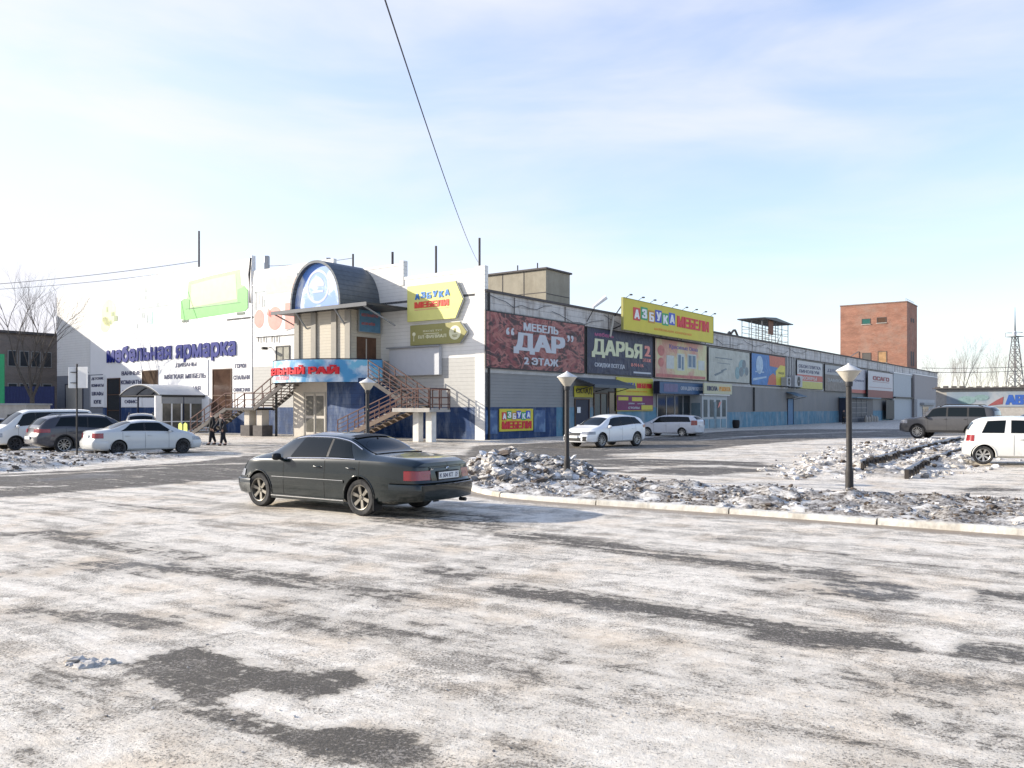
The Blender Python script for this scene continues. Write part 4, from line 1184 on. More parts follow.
def wrinkle(m):
    "printed vinyl is never quite flat"
    n_ = m.node_tree.nodes; b_ = n_['Principled BSDF']
    if b_.inputs['Normal'].is_linked: return m
    t_ = n_.new('ShaderNodeTexCoord'); z_ = n_.new('ShaderNodeTexNoise'); z_.inputs['Scale'].default_value = 1.1; z_.inputs['Detail'].default_value = 3; z_.inputs['Distortion'].default_value = 1.2
    p_ = n_.new('ShaderNodeBump'); p_.inputs['Strength'].default_value = .7; p_.inputs['Distance'].default_value = .12
    m.node_tree.links.new(t_.outputs['Object'], z_.inputs['Vector']); m.node_tree.links.new(z_.outputs[0], p_.inputs['Height']); m.node_tree.links.new(p_.outputs[0], b_.inputs['Normal'])
    return m
def banner(label, px0, px1, m, z0_=BZ0, z1_=BZ1, fr=M_dark, name='banner', out=.12, group='banners along the wing', fw=.07):
    r, w = sign_root(name, label, 'banner', 'R', px0, px1, z0_, out, group)
    board(r, w, z1_-z0_, wrinkle(m), .06, fr=fr, fw=fw)
    return r, w, z1_-z0_
r, w, h = banner('red satin banner reading МЕБЕЛЬ ДАР nearest the corner', 485.5, 583.5, fab_mat(), 4.45, 7.85)
M_silver = mat('silver_lettering', (.50, .52, .55), .5, var=.05)
letters(r, 'МЕБЕЛЬ', w*.34, h*.735, w*.36, h*.15, M_silver, out=.065, depth=.02, bold=.05)
letters(r, '“', w*.175, h*.62, w*.075, h*.13, M_silver, out=.065, depth=.02, bold=.01); letters(r, '”', w*.80, h*.62, w*.07, h*.13, M_silver, out=.065, depth=.02, bold=.01)
letters(r, 'ДАР', w*.245, h*.29, w*.53, h*.40, M_silver, out=.065, depth=.02, bold=.06)
letters(r, '2 ЭТАЖ', w*.345, h*.095, w*.355, h*.14, M_silver, out=.065, depth=.02, bold=.04)
r, w, h = banner('dark blue banner reading ДАРЬЯ', 586.5, 652, mat('navy_print', (.018, .024, .062), .45, var=.3, vs=.9), 4.5, 7.75)
letters(r, 'ДАРЬЯ', w*.06, h*.36, w*.76, h*.42, mat('pale_lime_lettering', (.62, .64, .42), .5), out=.065, depth=.02, bold=.05)
letters(r, 'мебель', w*.1, h*.84, w*.27, h*.09, mat('dull_violet', (.32, .08, .18), .5), out=.065, depth=.01, bold=.03)
letters(r, 'СКИДКИ ВСЕГДА', w*.1, h*.13, w*.44, h*.11, M_silver, out=.065, depth=.01, bold=.04, rows=16)
letters(r, '2', w*.86, h*.50, w*.1, h*.26, M_pr, out=.065, depth=.01, bold=.06)
letters(r, 'этаж', w*.83, h*.36, w*.14, h*.08, M_pr, out=.065, depth=.01, bold=.03, rows=14)
letters(r, '8-914-16', w*.64, h*.22, w*.2, h*.08, M_pr, out=.065, depth=.01, bold=.03, rows=14)
poly_on(r, [rect(.68, .06, .97, .10)], w, h, M_silver, 'strip', .065)
r, w, h = banner('pinkish banner with a picture of doors and windows', 654.5, 706, cloud_mat('pink_cream_print', (.52, .24, .19), (.55, .52, .28), .35, .42, .6), 4.5, 7.7)
letters(r, 'Красивые Окна', w*.25, h*.76, w*.56, h*.14, mat('violet_lettering', (.18, .14, .33), .5), out=.065, depth=.01, bold=.03)
poly_on(r, [rect(.40, .22, .54, .68), rect(.60, .3, .78, .70), rect(.82, .28, .95, .55), rect(.2, .25, .34, .6)], w, h, mat('pale_print', (.5, .53, .5), .5, var=.15), 'door_print', .065)
poly_on(r, [rect(.42, .28, .47, .64), rect(.49, .25, .52, .60), rect(.62, .34, .68, .66), rect(.7, .34, .76, .66)], w, h, mat('blue_grey_print', (.12, .19, .26), .5, var=.15), 'pane_print', .075)
poly_on(r, [ell(.1, .7, .06, .14), ell(.1, .4, .05, .12), rect(.02, .02, .97, .10)], w, h, mat('rose_print', (.50, .16, .14), .5, var=.3, vs=2), 'flower_print', .07)
r, w, h = banner('pale grey banner with faint figures between the windows banner and the blue one', 708, 749, mat('pale_grey_print', (.42, .43, .38), .5, var=.25, vs=.8), 4.5, 7.6)
poly_on(r, [[(.15, .15), (.35, .3), (.32, .33), (.12, .2)], [(.3, .3), (.42, .38), (.4, .42), (.28, .34)], ell(.85, .6, .05, .15), ell(.78, .35, .06, .16), ell(.92, .38, .05, .14), rect(.2, .55, .5, .57), rect(.15, .7, .55, .73)], w, h, mat('slate_print', (.16, .2, .22), .5, var=.3), 'figure_print', .065)
poly_on(r, [ell(.8, .5, .09, .25), ell(.68, .3, .06, .2)], w, h, mat('teal_print', (.20, .32, .34), .5, var=.3), 'plant_print', .063)
r, w, h = banner('blue, orange and yellow banner beside the pipes', 751, 784.5, mat('blue_print', (.05, .17, .40), .5, var=.25, vs=.8), 4.4, 7.65)
poly_on(r, [[(.52, .65), (1, .6), (1, 1), (.5, 1)], [(.45, .02), (.72, .02), (.75, .3), (.62, .42), (.5, .3)]], w, h, mat('orange_red_print', (.50, .13, .08), .5, var=.2), 'orange_print', .063)
poly_on(r, [[(.72, .02), (1, .02), (1, .7), (.85, .72), (.7, .5)]], w, h, mat('yellow_print', (.58, .50, .08), .5, var=.15), 'yellow_print', .066)
poly_on(r, [ell(.22, .65, .1, .3), [(.04, .12), (.42, .25), (.42, .3), (.04, .2)], rect(.1, .4, .35, .44)], w, h, mat('ice_print', (.35, .48, .6), .5, var=.3), 'figure_print', .064)
letters(r, 'СКИДКИ', w*.78, h*.4, w*.18, h*.08, M_navy, out=.07, depth=.01, rows=14)
r, w, h = banner('white banner with red and yellow strips and rows of writing', 796.5, 822, mat('white_print', (.48, .48, .47), .5, var=.1), 4.3, 7.6)
poly_on(r, [rect(.0, .28, 1, .50)], w, h, mat('dull_red_print', (.45, .10, .08), .5, var=.15), 'red_strip', .063)
poly_on(r, [rect(.0, .0, 1, .26)], w, h, mat('olive_yellow_print', (.48, .45, .12), .5, var=.15), 'yellow_strip', .063)
letters(r, 'ОБОИ ПЛИТКА', w*.06, h*.74, w*.86, h*.12, M_letter_dark, out=.065, depth=.01, rows=14, bold=.03); letters(r, 'ЛИНОЛЕУМ', w*.06, h*.56, w*.8, h*.12, M_letter_dark, out=.065, depth=.01, rows=14, bold=.03)
letters(r, 'КОВРЫ', w*.2, h*.32, w*.55, h*.12, mat('white_print', (0, 0, 0)), out=.07, depth=.01, rows=14, bold=.03)
r, w, h = banner('dark brown and grey banner half hidden by the street lamp head', 824.5, 846, mat('grey_brown_print', (.16, .14, .13), .5, var=.25, vs=.8), 4.2, 7.6)
poly_on(r, [rect(.0, .62, 1, .98)], w, h, mat('mid_grey_print', (.32, .33, .34), .5, var=.15), 'grey_strip', .063)
letters(r, 'ДВЕРИ', w*.1, h*.7, w*.75, h*.14, M_letter_dark, out=.066, depth=.01, rows=14, bold=.03); letters(r, 'ЗАМКИ', w*.1, h*.35, w*.7, h*.12, mat('mid_grey_print', (0, 0, 0)), out=.065, depth=.01, rows=14, bold=.03)
r, w, h = banner('pale banner with small print just right of the lamp head', 848, 865.5, mat('pale_lilac_print', (.44, .43, .46), .5, var=.12), 4.1, 7.6)
letters(r, 'МИР', w*.12, h*.7, w*.5, h*.16, M_letter_dark, out=.065, depth=.01, rows=14, bold=.04); letters(r, 'инструмента', w*.08, h*.45, w*.8, h*.1, M_letter_dark, out=.065, depth=.01, rows=12)
poly_on(r, [rect(.0, .0, 1, .14)], w, h, mat('dull_red_print', (0, 0, 0)), 'red_strip', .063)
r, w, h = banner('white banner reading ОСАГО with a dark red lower strip', 867.5, 892.5, mat('white_board', (.52, .51, .52), .5, var=.08), 3.55, 7.5, out=.5)
letters(r, 'ОСАГО', w*.18, h*.66, w*.66, h*.16, mat('wine_lettering', (.22, .04, .06), .5), out=.065, depth=.02, rows=18, bold=.08)
poly_on(r, [rect(.18, .60, .84, .615), rect(.05, .38, .95, .395)], w, h, mat('wine_lettering', (0, 0, 0)), 'rule', .065)
poly_on(r, [rect(.0, .0, 1, .28)], w, h, mat('dark_red_print', (.18, .03, .035), .5, var=.15), 'red_strip', .063)
# rooftop sign АЗБУКА МЕБЕЛИ
def azbuka(r, w, h, x0f, x1f, x2f, x3f, yb, hh, out, tile=True):
    cc = [(.6, .06, .05), (.05, .32, .12), (.5, .25, .03), (.04, .07, .42), (.04, .35, .12), (.05, .1, .5)]
    k = (x1f-x0f)/6
    for i, ch in enumerate('АЗБУКА'):
        x = x0f+i*k; dz = .03*(1 if i % 2 else -1)*(1 if tile else 0)
        tm = mat('tile_%d' % i, cc[i], .5)
        if tile:
            poly_on(r, [rect(x, yb+dz, x+k*.94, yb+dz+hh)], w, h, tm, 'tile', out)
            letters(r, ch, (x+k*.14)*w, (yb+dz+hh*.13)*h, k*.68*w, hh*.72*h, M_white, out=out+.012, depth=.02, rows=16, bold=.05, name='letter')
        else: letters(r, ch, (x+k*.08)*w, (yb)*h, k*.8*w, hh*h, mat('letter_blue', (.05, .08, .35), .5), out=out, depth=.02, rows=16, bold=.07, name='letter')
    letters(r, 'МЕБЕЛИ', x2f*w, yb*h, (x3f-x2f)*w, hh*.95*h, mat('bright_red_letter', (.62, .03, .04), .5), out=out, depth=.03, rows=18, bold=.065)
a = sR(621.5, 1.0)
r = empty('rooftop_sign', wR(a, 1.0, 7.85), ANG_R, 'large yellow sign АЗБУКА МЕБЕЛИ rising above the wing roof edge', 'sign')
w = sR(711.5, 1.0)-a; h = 2.35
MB().box(0, w, .0, .04, 0, h).build('back_panel', M_grey, r)
board(r, w, h, M_yellow, .16, fr=mat('sign_edge', (.35, .33, .10), .6), fw=.05)
azbuka(r, w, h, .09, .53, .55, .94, .38, .42, .165)
letters(r, 'мебельная компания', w*.30, h*.14, w*.42, h*.10, mat('orange_letter', (.70, .30, .04), .5), out=.165, depth=.01, rows=14, bold=.03)
mb = MB()
for q in np.linspace(.5, w-.5, 9):
    mb.bar((q, 0, h), (q, -.5, h+.28), .03); mb.box(q-.09, q+.09, -.62, -.45, h+.2, h+.3)
mb.build('spot_arm', M_dark, r)
mb = MB()
for q in np.linspace(.4, w-.4, 5): mb.bar((q, .02, .4), (q, .95, .1), .07); mb.bar((q, .02, h-.3), (q, .95, .9), .07)
mb.build('support_frame', M_dark, r)
# small yellow sign on the blue base
r, w = sign_root('small_yellow_sign', 'small yellow АЗБУКА МЕБЕЛИ sign on the dark blue base wall', 'sign', 'R', 499, 532.5, zR(515, 431, .06), .06)
h = 1.42; board(r, w, h, M_yellow, .05)
azbuka(r, w, h, .06, .92, .06, .94, .52, .36, .055)
for o in [c for c in r.children if c.name.startswith('lettering')]: o.location = (0, 0, -h*.42)
for px0, px1 in ((485.5, 497), (533.5, 545)):
    r2, w2 = sign_root('graffiti_panel', 'faded blue painted panel %s of the small yellow sign' % ('left' if px0 < 500 else 'right'), 'panel', 'R', px0, px1, .35, .05, 'faded blue panels')
    board(r2, w2, 1.45, cloud_mat('faded_blue_print', (.03, .08, .2), (.12, .2, .32), 1.2, .45, .6), .03)
# СКЛАД
r, w = sign_root('warehouse_sign', 'yellow СКЛАД sign under the grey awning', 'sign', 'R', 574, 592.5, 2.72, .08)
board(r, w, .80, mat('dull_yellow_sign', (.48, .42, .04), .5, var=.1), .05); letters(r, 'СКЛАД', w*.08, .2, w*.84, .45, M_dark, out=.055, depth=.02, rows=16, bold=.015)
# white notice on the door
r, w = sign_root('paper_notice', 'white paper notice on the dark blue warehouse door', 'notice', 'R', 577, 580.5, 1.6, .14); board(r, w, .42, M_white, .01)
# yellow and purple banner
r, w = sign_root('promo_banner', 'yellow over purple promotional banner between the awning and the shop window', 'banner', 'R', 616, 652.5, zR(652, 411, .1), .1)
h = zR(652, 379, .1) - zR(652, 411, .1)
board(r, w, h, mat('dull_yellow', (.55, .48, .06), .5, var=.1), .05)
azbuka(r, w, h, .08, .50, .54, .95, .70, .15, .055, tile=False)
letters(r, 'кухни спальни гостиные', w*.25, h*.56, w*.58, h*.05, mat('orange_letter', (0, 0, 0)), out=.055, depth=.01, rows=10)
poly_on(r, [rect(0, .02, 1, .47)], w, h, mat('purple_print', (.16, .018, .09), .5, var=.25, vs=2), 'purple_field', .055)
poly_on(r, [rect(.04, .32, .3, .42), rect(.4, .30, .68, .42), rect(.66, .04, .98, .18)], w, h, mat('dull_yellow', (0, 0, 0)), 'tag_print', .065)
letters(r, 'диваны', w*.3, h*.2, w*.16, h*.05, M_silver, out=.07, depth=.01, rows=10); letters(r, 'шкафы', w*.55, h*.2, w*.2, h*.05, M_silver, out=.07, depth=.01, rows=10); letters(r, 'столы', w*.3, h*.07, w*.3, h*.06, M_silver, out=.07, depth=.01, rows=10)
# shop fascia boards
r, w = sign_root('shop_fascia', 'long dark blue shop fascia over the shop window', 'sign', 'R', 654, 701.5, 3.15, .5)
board(r, w, .95, mat('fascia_blue', (.04, .10, .20), .5, var=.15), .5, fr=M_navy, fw=.04)
poly_on(r, [rect(.08, .15, .36, .85)], w, .95, mat('fascia_violet', (.14, .12, .22), .5, var=.3, vs=3), 'picture', .505)
letters(r, 'ОКНА ДВЕРИ ПОТОЛКИ', w*.42, .28, w*.54, .36, M_silver, out=.505, depth=.02, rows=14, bold=.02)
# kiosk entrance
r, w = sign_root('kiosk_entrance', 'pale projecting shop entrance under a cream sign', 'kiosk', 'R', 702, 727, 0, 1.2)
wall_h = 3.1
mb = MB(); mb.box(0, w, 0, 1.15, 0, wall_h); mb.build('wall', mat('pale_kiosk', (.40, .42, .42), .6, var=.12, vs=2), r)
mb = MB()
for (a, c) in ((.06, .2), (.3, .44), (.56, .7), (.8, .94)): mb.box(w*a, w*c, -.03, 0, 1.15, 2.7)
mb.build('window', mat('kiosk_glass', (.06, .09, .10), .2, var=.4, vs=2), r)
mb = MB(); mb.box(-.03, 0, .15, 1.0, .1, 2.4); mb.box(w*.46, w*.55, -.05, 0, .1, 2.5); mb.build('door', mat('kiosk_door', (.16, .22, .25), .4, var=.2), r)
mb = MB()
for a in (.05, .28, .52, .76): mb.box(w*a, w*(a+.18), -.05, 0, .15, .95)
mb.build('lower_panel', mat('kiosk_blue', (.16, .27, .33), .5, var=.2), r)
mb = MB(); mb.box(-.1, w+.1, -.25, 1.15, wall_h, wall_h+.1); mb.build('roof_slab', M_white, r)
poly_on(r, [[(.6, .62), (.66, .8), (.74, .82), (.7, .72)]], w, wall_h, M_pr, 'red_sticker', .04)
r, w = sign_root('cream_fascia', 'cream shop sign with dark and orange words over the projecting entrance', 'sign', 'R', 703, 731, 3.22, 1.45)
board(r, w, .95, mat('cream_sign', (.50, .48, .32), .5, var=.08), .1)
letters(r, 'ШКОЛА', w*.1, .28, w*.36, .4, M_letter_dark, out=.105, depth=.02, rows=14, bold=.04); letters(r, 'РЕМОНТА', w*.52, .28, w*.42, .4, mat('orange_letter', (0, 0, 0)), out=.105, depth=.02, rows=14, bold=.04)
# litter bin
x, y, _ = wR(sR(736, 1.2), 1.2)
mb = MB(); mb.lathe([(.0, .0), (.22, .0), (.32, .1), (.36, .55), (.33, .78), (.28, .8), (.27, .7), (0, .68)], 14); o = mb.build('litter_bin', M_black, smooth=40); o.location = (x, y, 0); tag(o, 'round black litter bin by the projecting entrance', 'litter bin')
# pipes + AC
r, w = sign_root('vertical_pipes', 'bundle of grey vertical pipes between two banners', 'pipes', 'R', 786, 795, 4.2, .2)
mb = MB()
for q in (.1, .45, .75, 1.05): mb.tube([(w*q*.9, 0, 0), (w*q*.9, 0, 3.6)], .09, 6)
mb.build('pipe', M_pipe, r)
for (px0, px1, zz, lb) in ((795, 802.5, 4.35, 'grey air conditioner box hanging beside the pipes'), (787, 791, 4.4, 'smaller air conditioner box below the pipes')):
    r, w = sign_root('air_conditioner', lb, 'air conditioner', 'R', px0, px1, zz, .9)
    hh = 1.35 if px0 > 790 else 1.0
    MB().box(0, w, 0, .7, 0, hh, ch=.04).build('case', mat('grey_case', (.38, .39, .40), .5, var=.12), r)
    V = [(w/2+r_*math.cos(2*PI*i/20), -.012, hh/2+r_*math.sin(2*PI*i/20)) for r_ in (.12, min(w, hh)*.42) for i in range(20)]
    MB().add(V, [(i, (i+1) % 20, 20+(i+1) % 20, 20+i) for i in range(20)]).build('fan_grille', M_dark, r, fix=False)
    MB().bar((.1, .2, -.03), (.1, .9, -.03), .05).bar((w-.1, .2, -.03), (w-.1, .9, -.03), .05).build('bracket', M_dark, r)
# blue door hood
r, w = sign_root('door_hood', 'small slanted hood above the blue door', 'hood', 'R', 786, 799, 3.15, .05)
MB().add([(0, 0, .6), (w*.7, 0, .6), (w*.7, -1.4, .1), (0, -1.4, .1), (0, 0, .66), (w*.7, 0, .66), (w*.7, -1.4, .16), (0, -1.4, .16)], [(0,1,2,3), (7,6,5,4), (0,4,5,1), (1,5,6,2), (2,6,7,3), (3,7,4,0)]).build('sheet', mat('hood_sheet', (.10, .17, .24), .5, var=.2), r)
MB().bar((.1, 0, -.2), (.1, -1.3, .08), .05).bar((w*.65, 0, -.2), (w*.65, -1.3, .08), .05).build('bracket', M_dark, r)
# far stall
r, w = sign_root('market_stall', 'dark market stall with small goods under the pale banner', 'stall', 'R', 850, 873, 0, 1.5)
MB().box(0, w, 0, 1.4, 0, 3.3).build('wall', mat('stall_navy', (.03, .04, .07), .5, var=.3, vs=1), r)
mb = MB()
for i in range(4): mb.box(w*.05, w*.72, -.05, 0, .55+i*.7, .62+i*.7)
for i in range(4): mb.box(w*(.05+i*.22)-.03, w*(.05+i*.22)+.03, -.045, 0, .1, 3.1)
mb.build('shelf_frame', M_grey, r)
MB().box(-.2, w*1.05, -1.0, 1.4, 3.3, 3.42).build('awning', mat('stall_awning', (.20, .30, .36), .6, var=.2), r)
rg = random.Random(4)
for i in range(5):
    q = w*(.45+.12*i); hh = rg.uniform(.8, 1.4)
    mb = MB(); mb.lathe([(0, 0), (.22, 0), (.26, hh*.3), (.24, hh*.7), (.1, hh*.95), (0, hh)], 10, c=(0, 0, 0)); o = mb.build('wrapped_statue', mat('pale_goods', (.45, .42, .37), .7, var=.2), smooth=50)
    p = wR(sR(850, 1.5)+q, 2.2, .0); o.location = p; tag(o, 'pale wrapped garden figure standing before the dark stall', 'garden figure', 'pale goods before the dark stall')
mb = MB(); mb.box(0, .8, -.03, 0, 0, .35)
# annex blocks at the far end
def annex(label, px0, px1, z1_, out, m, px_d=None, base=None):
    r, w = sign_root('sheet_annex', label, 'annex', 'R', px0, px1, 0, out, 'sheet clad blocks at the far end of the wing')
    MB().box(0, w, 0, out+8, 0, z1_).build('wall', m, r)
    MB().box(-.1, w+.1, -.1, out+8.1, z1_, z1_+.15).build('coping', M_white, r)
    return r, w
M_an = mat('pale_sheet', (.40, .43, .45), .6, var=.12, lines=('x', .5, .1, .15, .02)); M_an2 = mat('taupe_sheet', (.30, .28, .28), .6, var=.12, lines=('x', .5, .1, .15, .02))
r, w = annex('pale upper and lower sheet block with a dark door', 893.5, 913, 7.7, .6, M_an)
MB().box(-.05, w, -.35, 0, 3.6, 3.8).build('ledge', M_dark, r); MB().box(w*.9, w, -.05, 0, 3.9, 7.3).build('dark_strip', M_dark, r)
MB().box(-w*.35, w*.02, -.06, 0, .2, 3.2).build('door', M_dark, r)
r, w = annex('taupe sheet block closing the far end of the wing', 914.5, 937, 7.9, 1.0, M_an2)
MB().box(-.3, w*.75, -.5, 0, 0, 3.5).build('lower_wall', mat('pale_plaster', (.45, .45, .45), .7, var=.15), r)
MB().box(w*.2, w*.45, -.56, -.5, .3, 2.2).build('window', M_glass, r); MB().box(w*.1, w*.7, -1.2, -.5, 2.5, 2.9).build('small_awning', M_grey, r)
# floodlight on an arm above the wing edge
p = wR(sR(590, .3), .3, 8.2)
r = empty('roof_floodlight', p, ANG_R, 'white tubular floodlight on an arm above the dark blue banner', 'floodlight')
MB().bar((0, .25, 0), (.15, -.3, 1.0), .05).build('arm', M_dark, r)
MB().tube([(.1, -.2, 1.0), (.75, -.9, 1.75)], [.1, .17], 10).build('lamp_head', M_white, r)
p = wR(sR(610, .2), .2, 7.3)
r = empty('leaning_pipe', p, ANG_R, 'pale leaning pipe beside the rooftop sign', 'pipe'); MB().tube([(0, 0, 0), (.35, -.15, 1.55)], .09, 8).build('tube', mat('pale_pipe', (.5, .48, .42), .6), r)
# penthouse on the roof
pc = Vector((2.75, 68.0, 0)); rel = pc - P0; bx, by = rel.dot(UR), rel.dot(UL)
r = empty('roof_penthouse', BM @ Vector((bx, by, 8.9)), ANG_R, 'tan panelled plant room on the wing roof behind the corner', 'plant room')
hp = 13.2-8.9
MB().box(0, 3.6, 0, 9, 0, hp).build('wall', M_penta, r)
MB().box(-.15, 3.75, -.15, 9.15, hp, hp+.14).build('roof', M_parapet2, r)
mb = MB()
for q in (2.2, 4.4, 6.6): mb.box(-.025, 0, q-.03, q+.03, 0, hp)
mb.box(-.02, 0, 0, 9, 2.4, 2.46); mb.box(.1, 3.5, -.02, 0, 2.3, 2.36); mb.build('panel_joint', M_parapet2, r)
mb = MB()
for q in (.9, 2.9, 6.8): mb.tube([(.1, q, hp+.14), (.1, q, hp+.6)], .05, 6)
mb.build('stub_pipe', M_dark, r)
# scaffold shelter on the roof
s0 = sR(762, -1.2); s1 = sR(788, -1.2)
r = empty('scaffold_shelter', wR(s0, -1.2, 9.0), ANG_R, 'open scaffold frame with a flat roof standing on the wing roof', 'scaffold')
w = s1-s0; hh = CAMH + (HOR-322)/FPX*wR((s0+s1)/2, -1.2).y - 9.0
mb = MB()
nxp = 5
for i in range(nxp):
    for y_ in (0, 1.2, 2.3): mb.bar((w*i/(nxp-1), y_, 0), (w*i/(nxp-1), y_, hh), .07)
for y_ in (0, 1.2, 2.3):
    for q in (.25, .5, .75, 1): mb.bar((0, y_, hh*q), (w, y_, hh*q), .05)
for i in range(nxp):
    for q in (.3, .62, 1): mb.bar((w*i/(nxp-1), 0, hh*q), (w*i/(nxp-1), 2.3, hh*q), .045)
mb.bar((w*.5, 0, 0), (w*.75, 0, hh*.6), .05); mb.build('tube_frame', mat('weathered_tube', (.16, .17, .18), .6, var=.2), r)
mb = MB(); mb.add([(-.4, -.5, hh), (w+.4, -.5, hh), (w+.4, 2.7, hh), (-.4, 2.7, hh), (-.4, -.5, hh+.12), (w+.4, -.5, hh+.12), (w+.4, 2.7, hh+.12), (-.4, 2.7, hh+.12)], [(0,3,2,1), (4,5,6,7), (0,1,5,4), (1,2,6,5), (2,3,7,6), (3,0,4,7)])
mb.prism([(-.4, hh+.12), (w+.4, hh+.12), (w*.4, hh+.4)], -.4, 2.6); mb.build('flat_roof', M_roofdark, r)
MB().box(w*.22, w*.4, -.06, .0, hh*.45, hh).build('hanging_board', mat('rusty_board', (.22, .12, .08), .8, var=.3), r)
MB().box(.2, w*.75, .2, 2.8, .02, .4).build('timber_pile', mat('pale_timber', (.4, .36, .25), .8, var=.3), r)
mb = MB(); s2 = sR(722, -.6)
pts = [(1.5, 0, 0), (1.6, 0, .35), (2.4, .2, .55), (3.0, .3, .4), (3.5, .2, .8), (3.9, .2, .85), (4.2, .1, .4), (4.4, 0, 0)]
mb.tube(pts, .12, 7); mb.tube([(2.5, .25, 0), (2.5, .25, .55)], .08, 6)
o = mb.build('bent_roof_pipe', M_parapet2); o.location = wR(s2, -.6, 9.05); o.rotation_euler = (0, 0, ANG_R); tag(o, 'dark bent pipe lying along the roof edge left of the scaffold', 'pipe')
# brick tower
pc = Vector(AT(907, 162)); rel = pc - P0; bx, by = rel.dot(UR), rel.dot(UL)
tw = empty('brick_tower', BM @ Vector((bx, by, 0)), ANG_R, 'square red brick tower with small windows behind the wing', 'tower')
HT = CAMH + 106*162/FPX
MB().box(0, 9.6, 0, 12.4, 0, HT).build('wall', M_brick, tw)
MB().box(-.08, 9.7, -.08, 12.5, HT, HT+.22).build('parapet', mat('tower_coping', (.22, .15, .12), .8, var=.3), tw)
def twin(y0, y1, z0, z1, m):
    f = MB(); f.box(-.06, -.01, y0-.1, y0, z0-.1, z1+.1); f.box(-.06, -.01, y1, y1+.1, z0-.1, z1+.1); f.box(-.06, -.01, y0, y1, z1, z1+.1); f.box(-.06, -.01, y0, y1, z0-.1, z0); fo = f.build('window', M_parapet2, tw)
    MB().box(-.03, -.01, y0, y1, z0, z1).build('pane', m, fo)
    MB().box(-.16, -.06, y0-.2, y1+.2, z0-.2, z0-.1).build('sill', M_beige2, fo)
def ty(px): return (907-px)/66*12.4*.97
zt = lambda py: CAMH + (HOR-py)/FPX*167
twin(ty(870), ty(862), zt(324), zt(319.5), mat('green_pane', (.03, .12, .10), .3)); twin(ty(886), ty(877.5), zt(323.5), zt(319), M_frame)
twin(ty(870.5), ty(862.5), zt(362), zt(353.5), mat('grey_pane', (.12, .11, .1), .3)); twin(ty(886.5), ty(878.5), zt(363), zt(352.5), mat('boarded_pane', (.42, .25, .12), .6, var=.5, vs=.8))
mb = MB()
for (x0, z0_, z1_) in ((3.4, zt(323), zt(319)), (5.4, zt(323), zt(319)), (3.4, zt(366), zt(352)), (5.4, zt(366), zt(352))): mb.box(x0, x0+1.1, -.05, -.01, z0_, z1_)
mb.build('side_window', M_parapet2, tw)
MB().bar((-.1, 8.9, HT-9.2), (-1.6, 11.6, HT-11.2), .14).bar((-.1, .1, HT-13.9), (-.8, 4.0, HT-17), .12).build('stay_bar', M_grey, tw)
mb = MB()
for i in range(8): mb.bar((.4+i*1.1, .3, HT+.2), (.4+i*1.1, .3, HT+.75), .05)
mb.bar((.4, .3, HT+.75), (8.1, .3, HT+.75), .05); mb.build('roof_rail', M_grey, tw)
# low building with АВТО board
x0, y0, _ = AT(936, 104); x1, y1, _ = AT(1130, 92)
ang = math.atan2(y1-y0, x1-x0); w = math.hypot(x1-x0, y1-y0)
r = empty('car_parts_shop', (x0, y0, 0), ang, 'low grey shop with a long painted АВТО board behind the dark cars', 'shop')
MB().box(0, w, 0, 8, 0, 4.3).build('wall', M_conc, r)
MB().box(-.3, w+.3, -.6, 8.2, 4.3, 4.42).build('roof', M_parapet2, r)
mb = MB()
for q in np.arange(0, w, .9): mb.box(q, q+.5, -.55, 0, 4.42, 4.42+rg.uniform(.05, .25))
mb.build('roof_snow_clods', M_parapet2, r)
bz = 2.1; zt_ = 3.9
MB().box(1.2, w, -.1, 0, bz, zt_).build('board', cloud_mat('avto_board_print', (.17, .22, .27), (.28, .30, .32), .25, .42, .6), r)
MB().prism([(5.6, 2.2), (7.2, 2.4), (7.3, 3.3), (6.6, 2.9)], -.13, -.1).build('red_arrow', mat('arrow_red', (.24, .07, .07), .5, var=.15), r)
letters(r, 'АВТОМАГ', 7.5, 2.35, 6.6, 1.15, mat('board_blue_letter', (.03, .09, .33), .5), out=.105, depth=.03, rows=18, bold=.08)
mb = MB(); mb.prism(ell(3.4, 2.9, .95, .5), -.13, -.1); mb.prism(ell(5.0, 3.2, .8, .35), -.13, -.1); mb.build('car_picture', mat('picture_teal', (.18, .27, .27), .5, var=.3), r)
for q in (1.0, 4.0, 12): MB().box(q, q+1.6, -.06, 0, .3, 1.9).build('window', M_glass, r)
# fuller grey building left, seen behind; taller wing outside the frame shades the white wall
A_ = wL(T3) + Vector((-9, 1.2, 0))
nb_ = empty('neighbour_building', A_, ANG_R, 'old brown grey three storey building behind the bare tree at the left', 'building')
MB().box(.5, 40, 0, 12, 0, 9.7).build('wall', M_brick_dark, nb_)
MB().box(.3, 40.2, -.3, 12.2, 9.7, 9.95).build('roof', M_parapet2, nb_)
MB().box(-30, .5, .02, 14, 0, 14.5).build('taller_part', M_brick_dark, nb_)
for zz in (6.3, 2.9):
    for i in range(9):
        q = 3.2+i*1.15
        if i == 4: continue
        f = MB(); f.box(q-.05, q+.9, -.04, 0, zz-.05, zz+1.65); fo = f.build('window', mat('pale_frame', (.30, .29, .27), .6), nb_)
        MB().box(q+.04, q+.81, -.06, -.04, zz+.04, zz+1.56).build('pane', mat('dull_pane', (.05, .055, .06), .2, var=.3), fo)
x0, y0, _ = AT(3, 80); x1, y1, _ = AT(54, 80)
r = empty('blue_fence', (x0, y0, 0), 0, 'dark blue sheet fence under the old building windows', 'fence')
MB().box(0, x1-x0, 0, .1, 1.6, 4.0).build('sheet', mat('fence_blue', (.02, .03, .10), .6, var=.2, lines=('x', .3, .1, .3, .02)), r)
MB().box(0, x1-x0, .02, .2, 0, 1.6).build('base_wall', mat('dark_plinth', (.06, .055, .05), .8, var=.3), r)
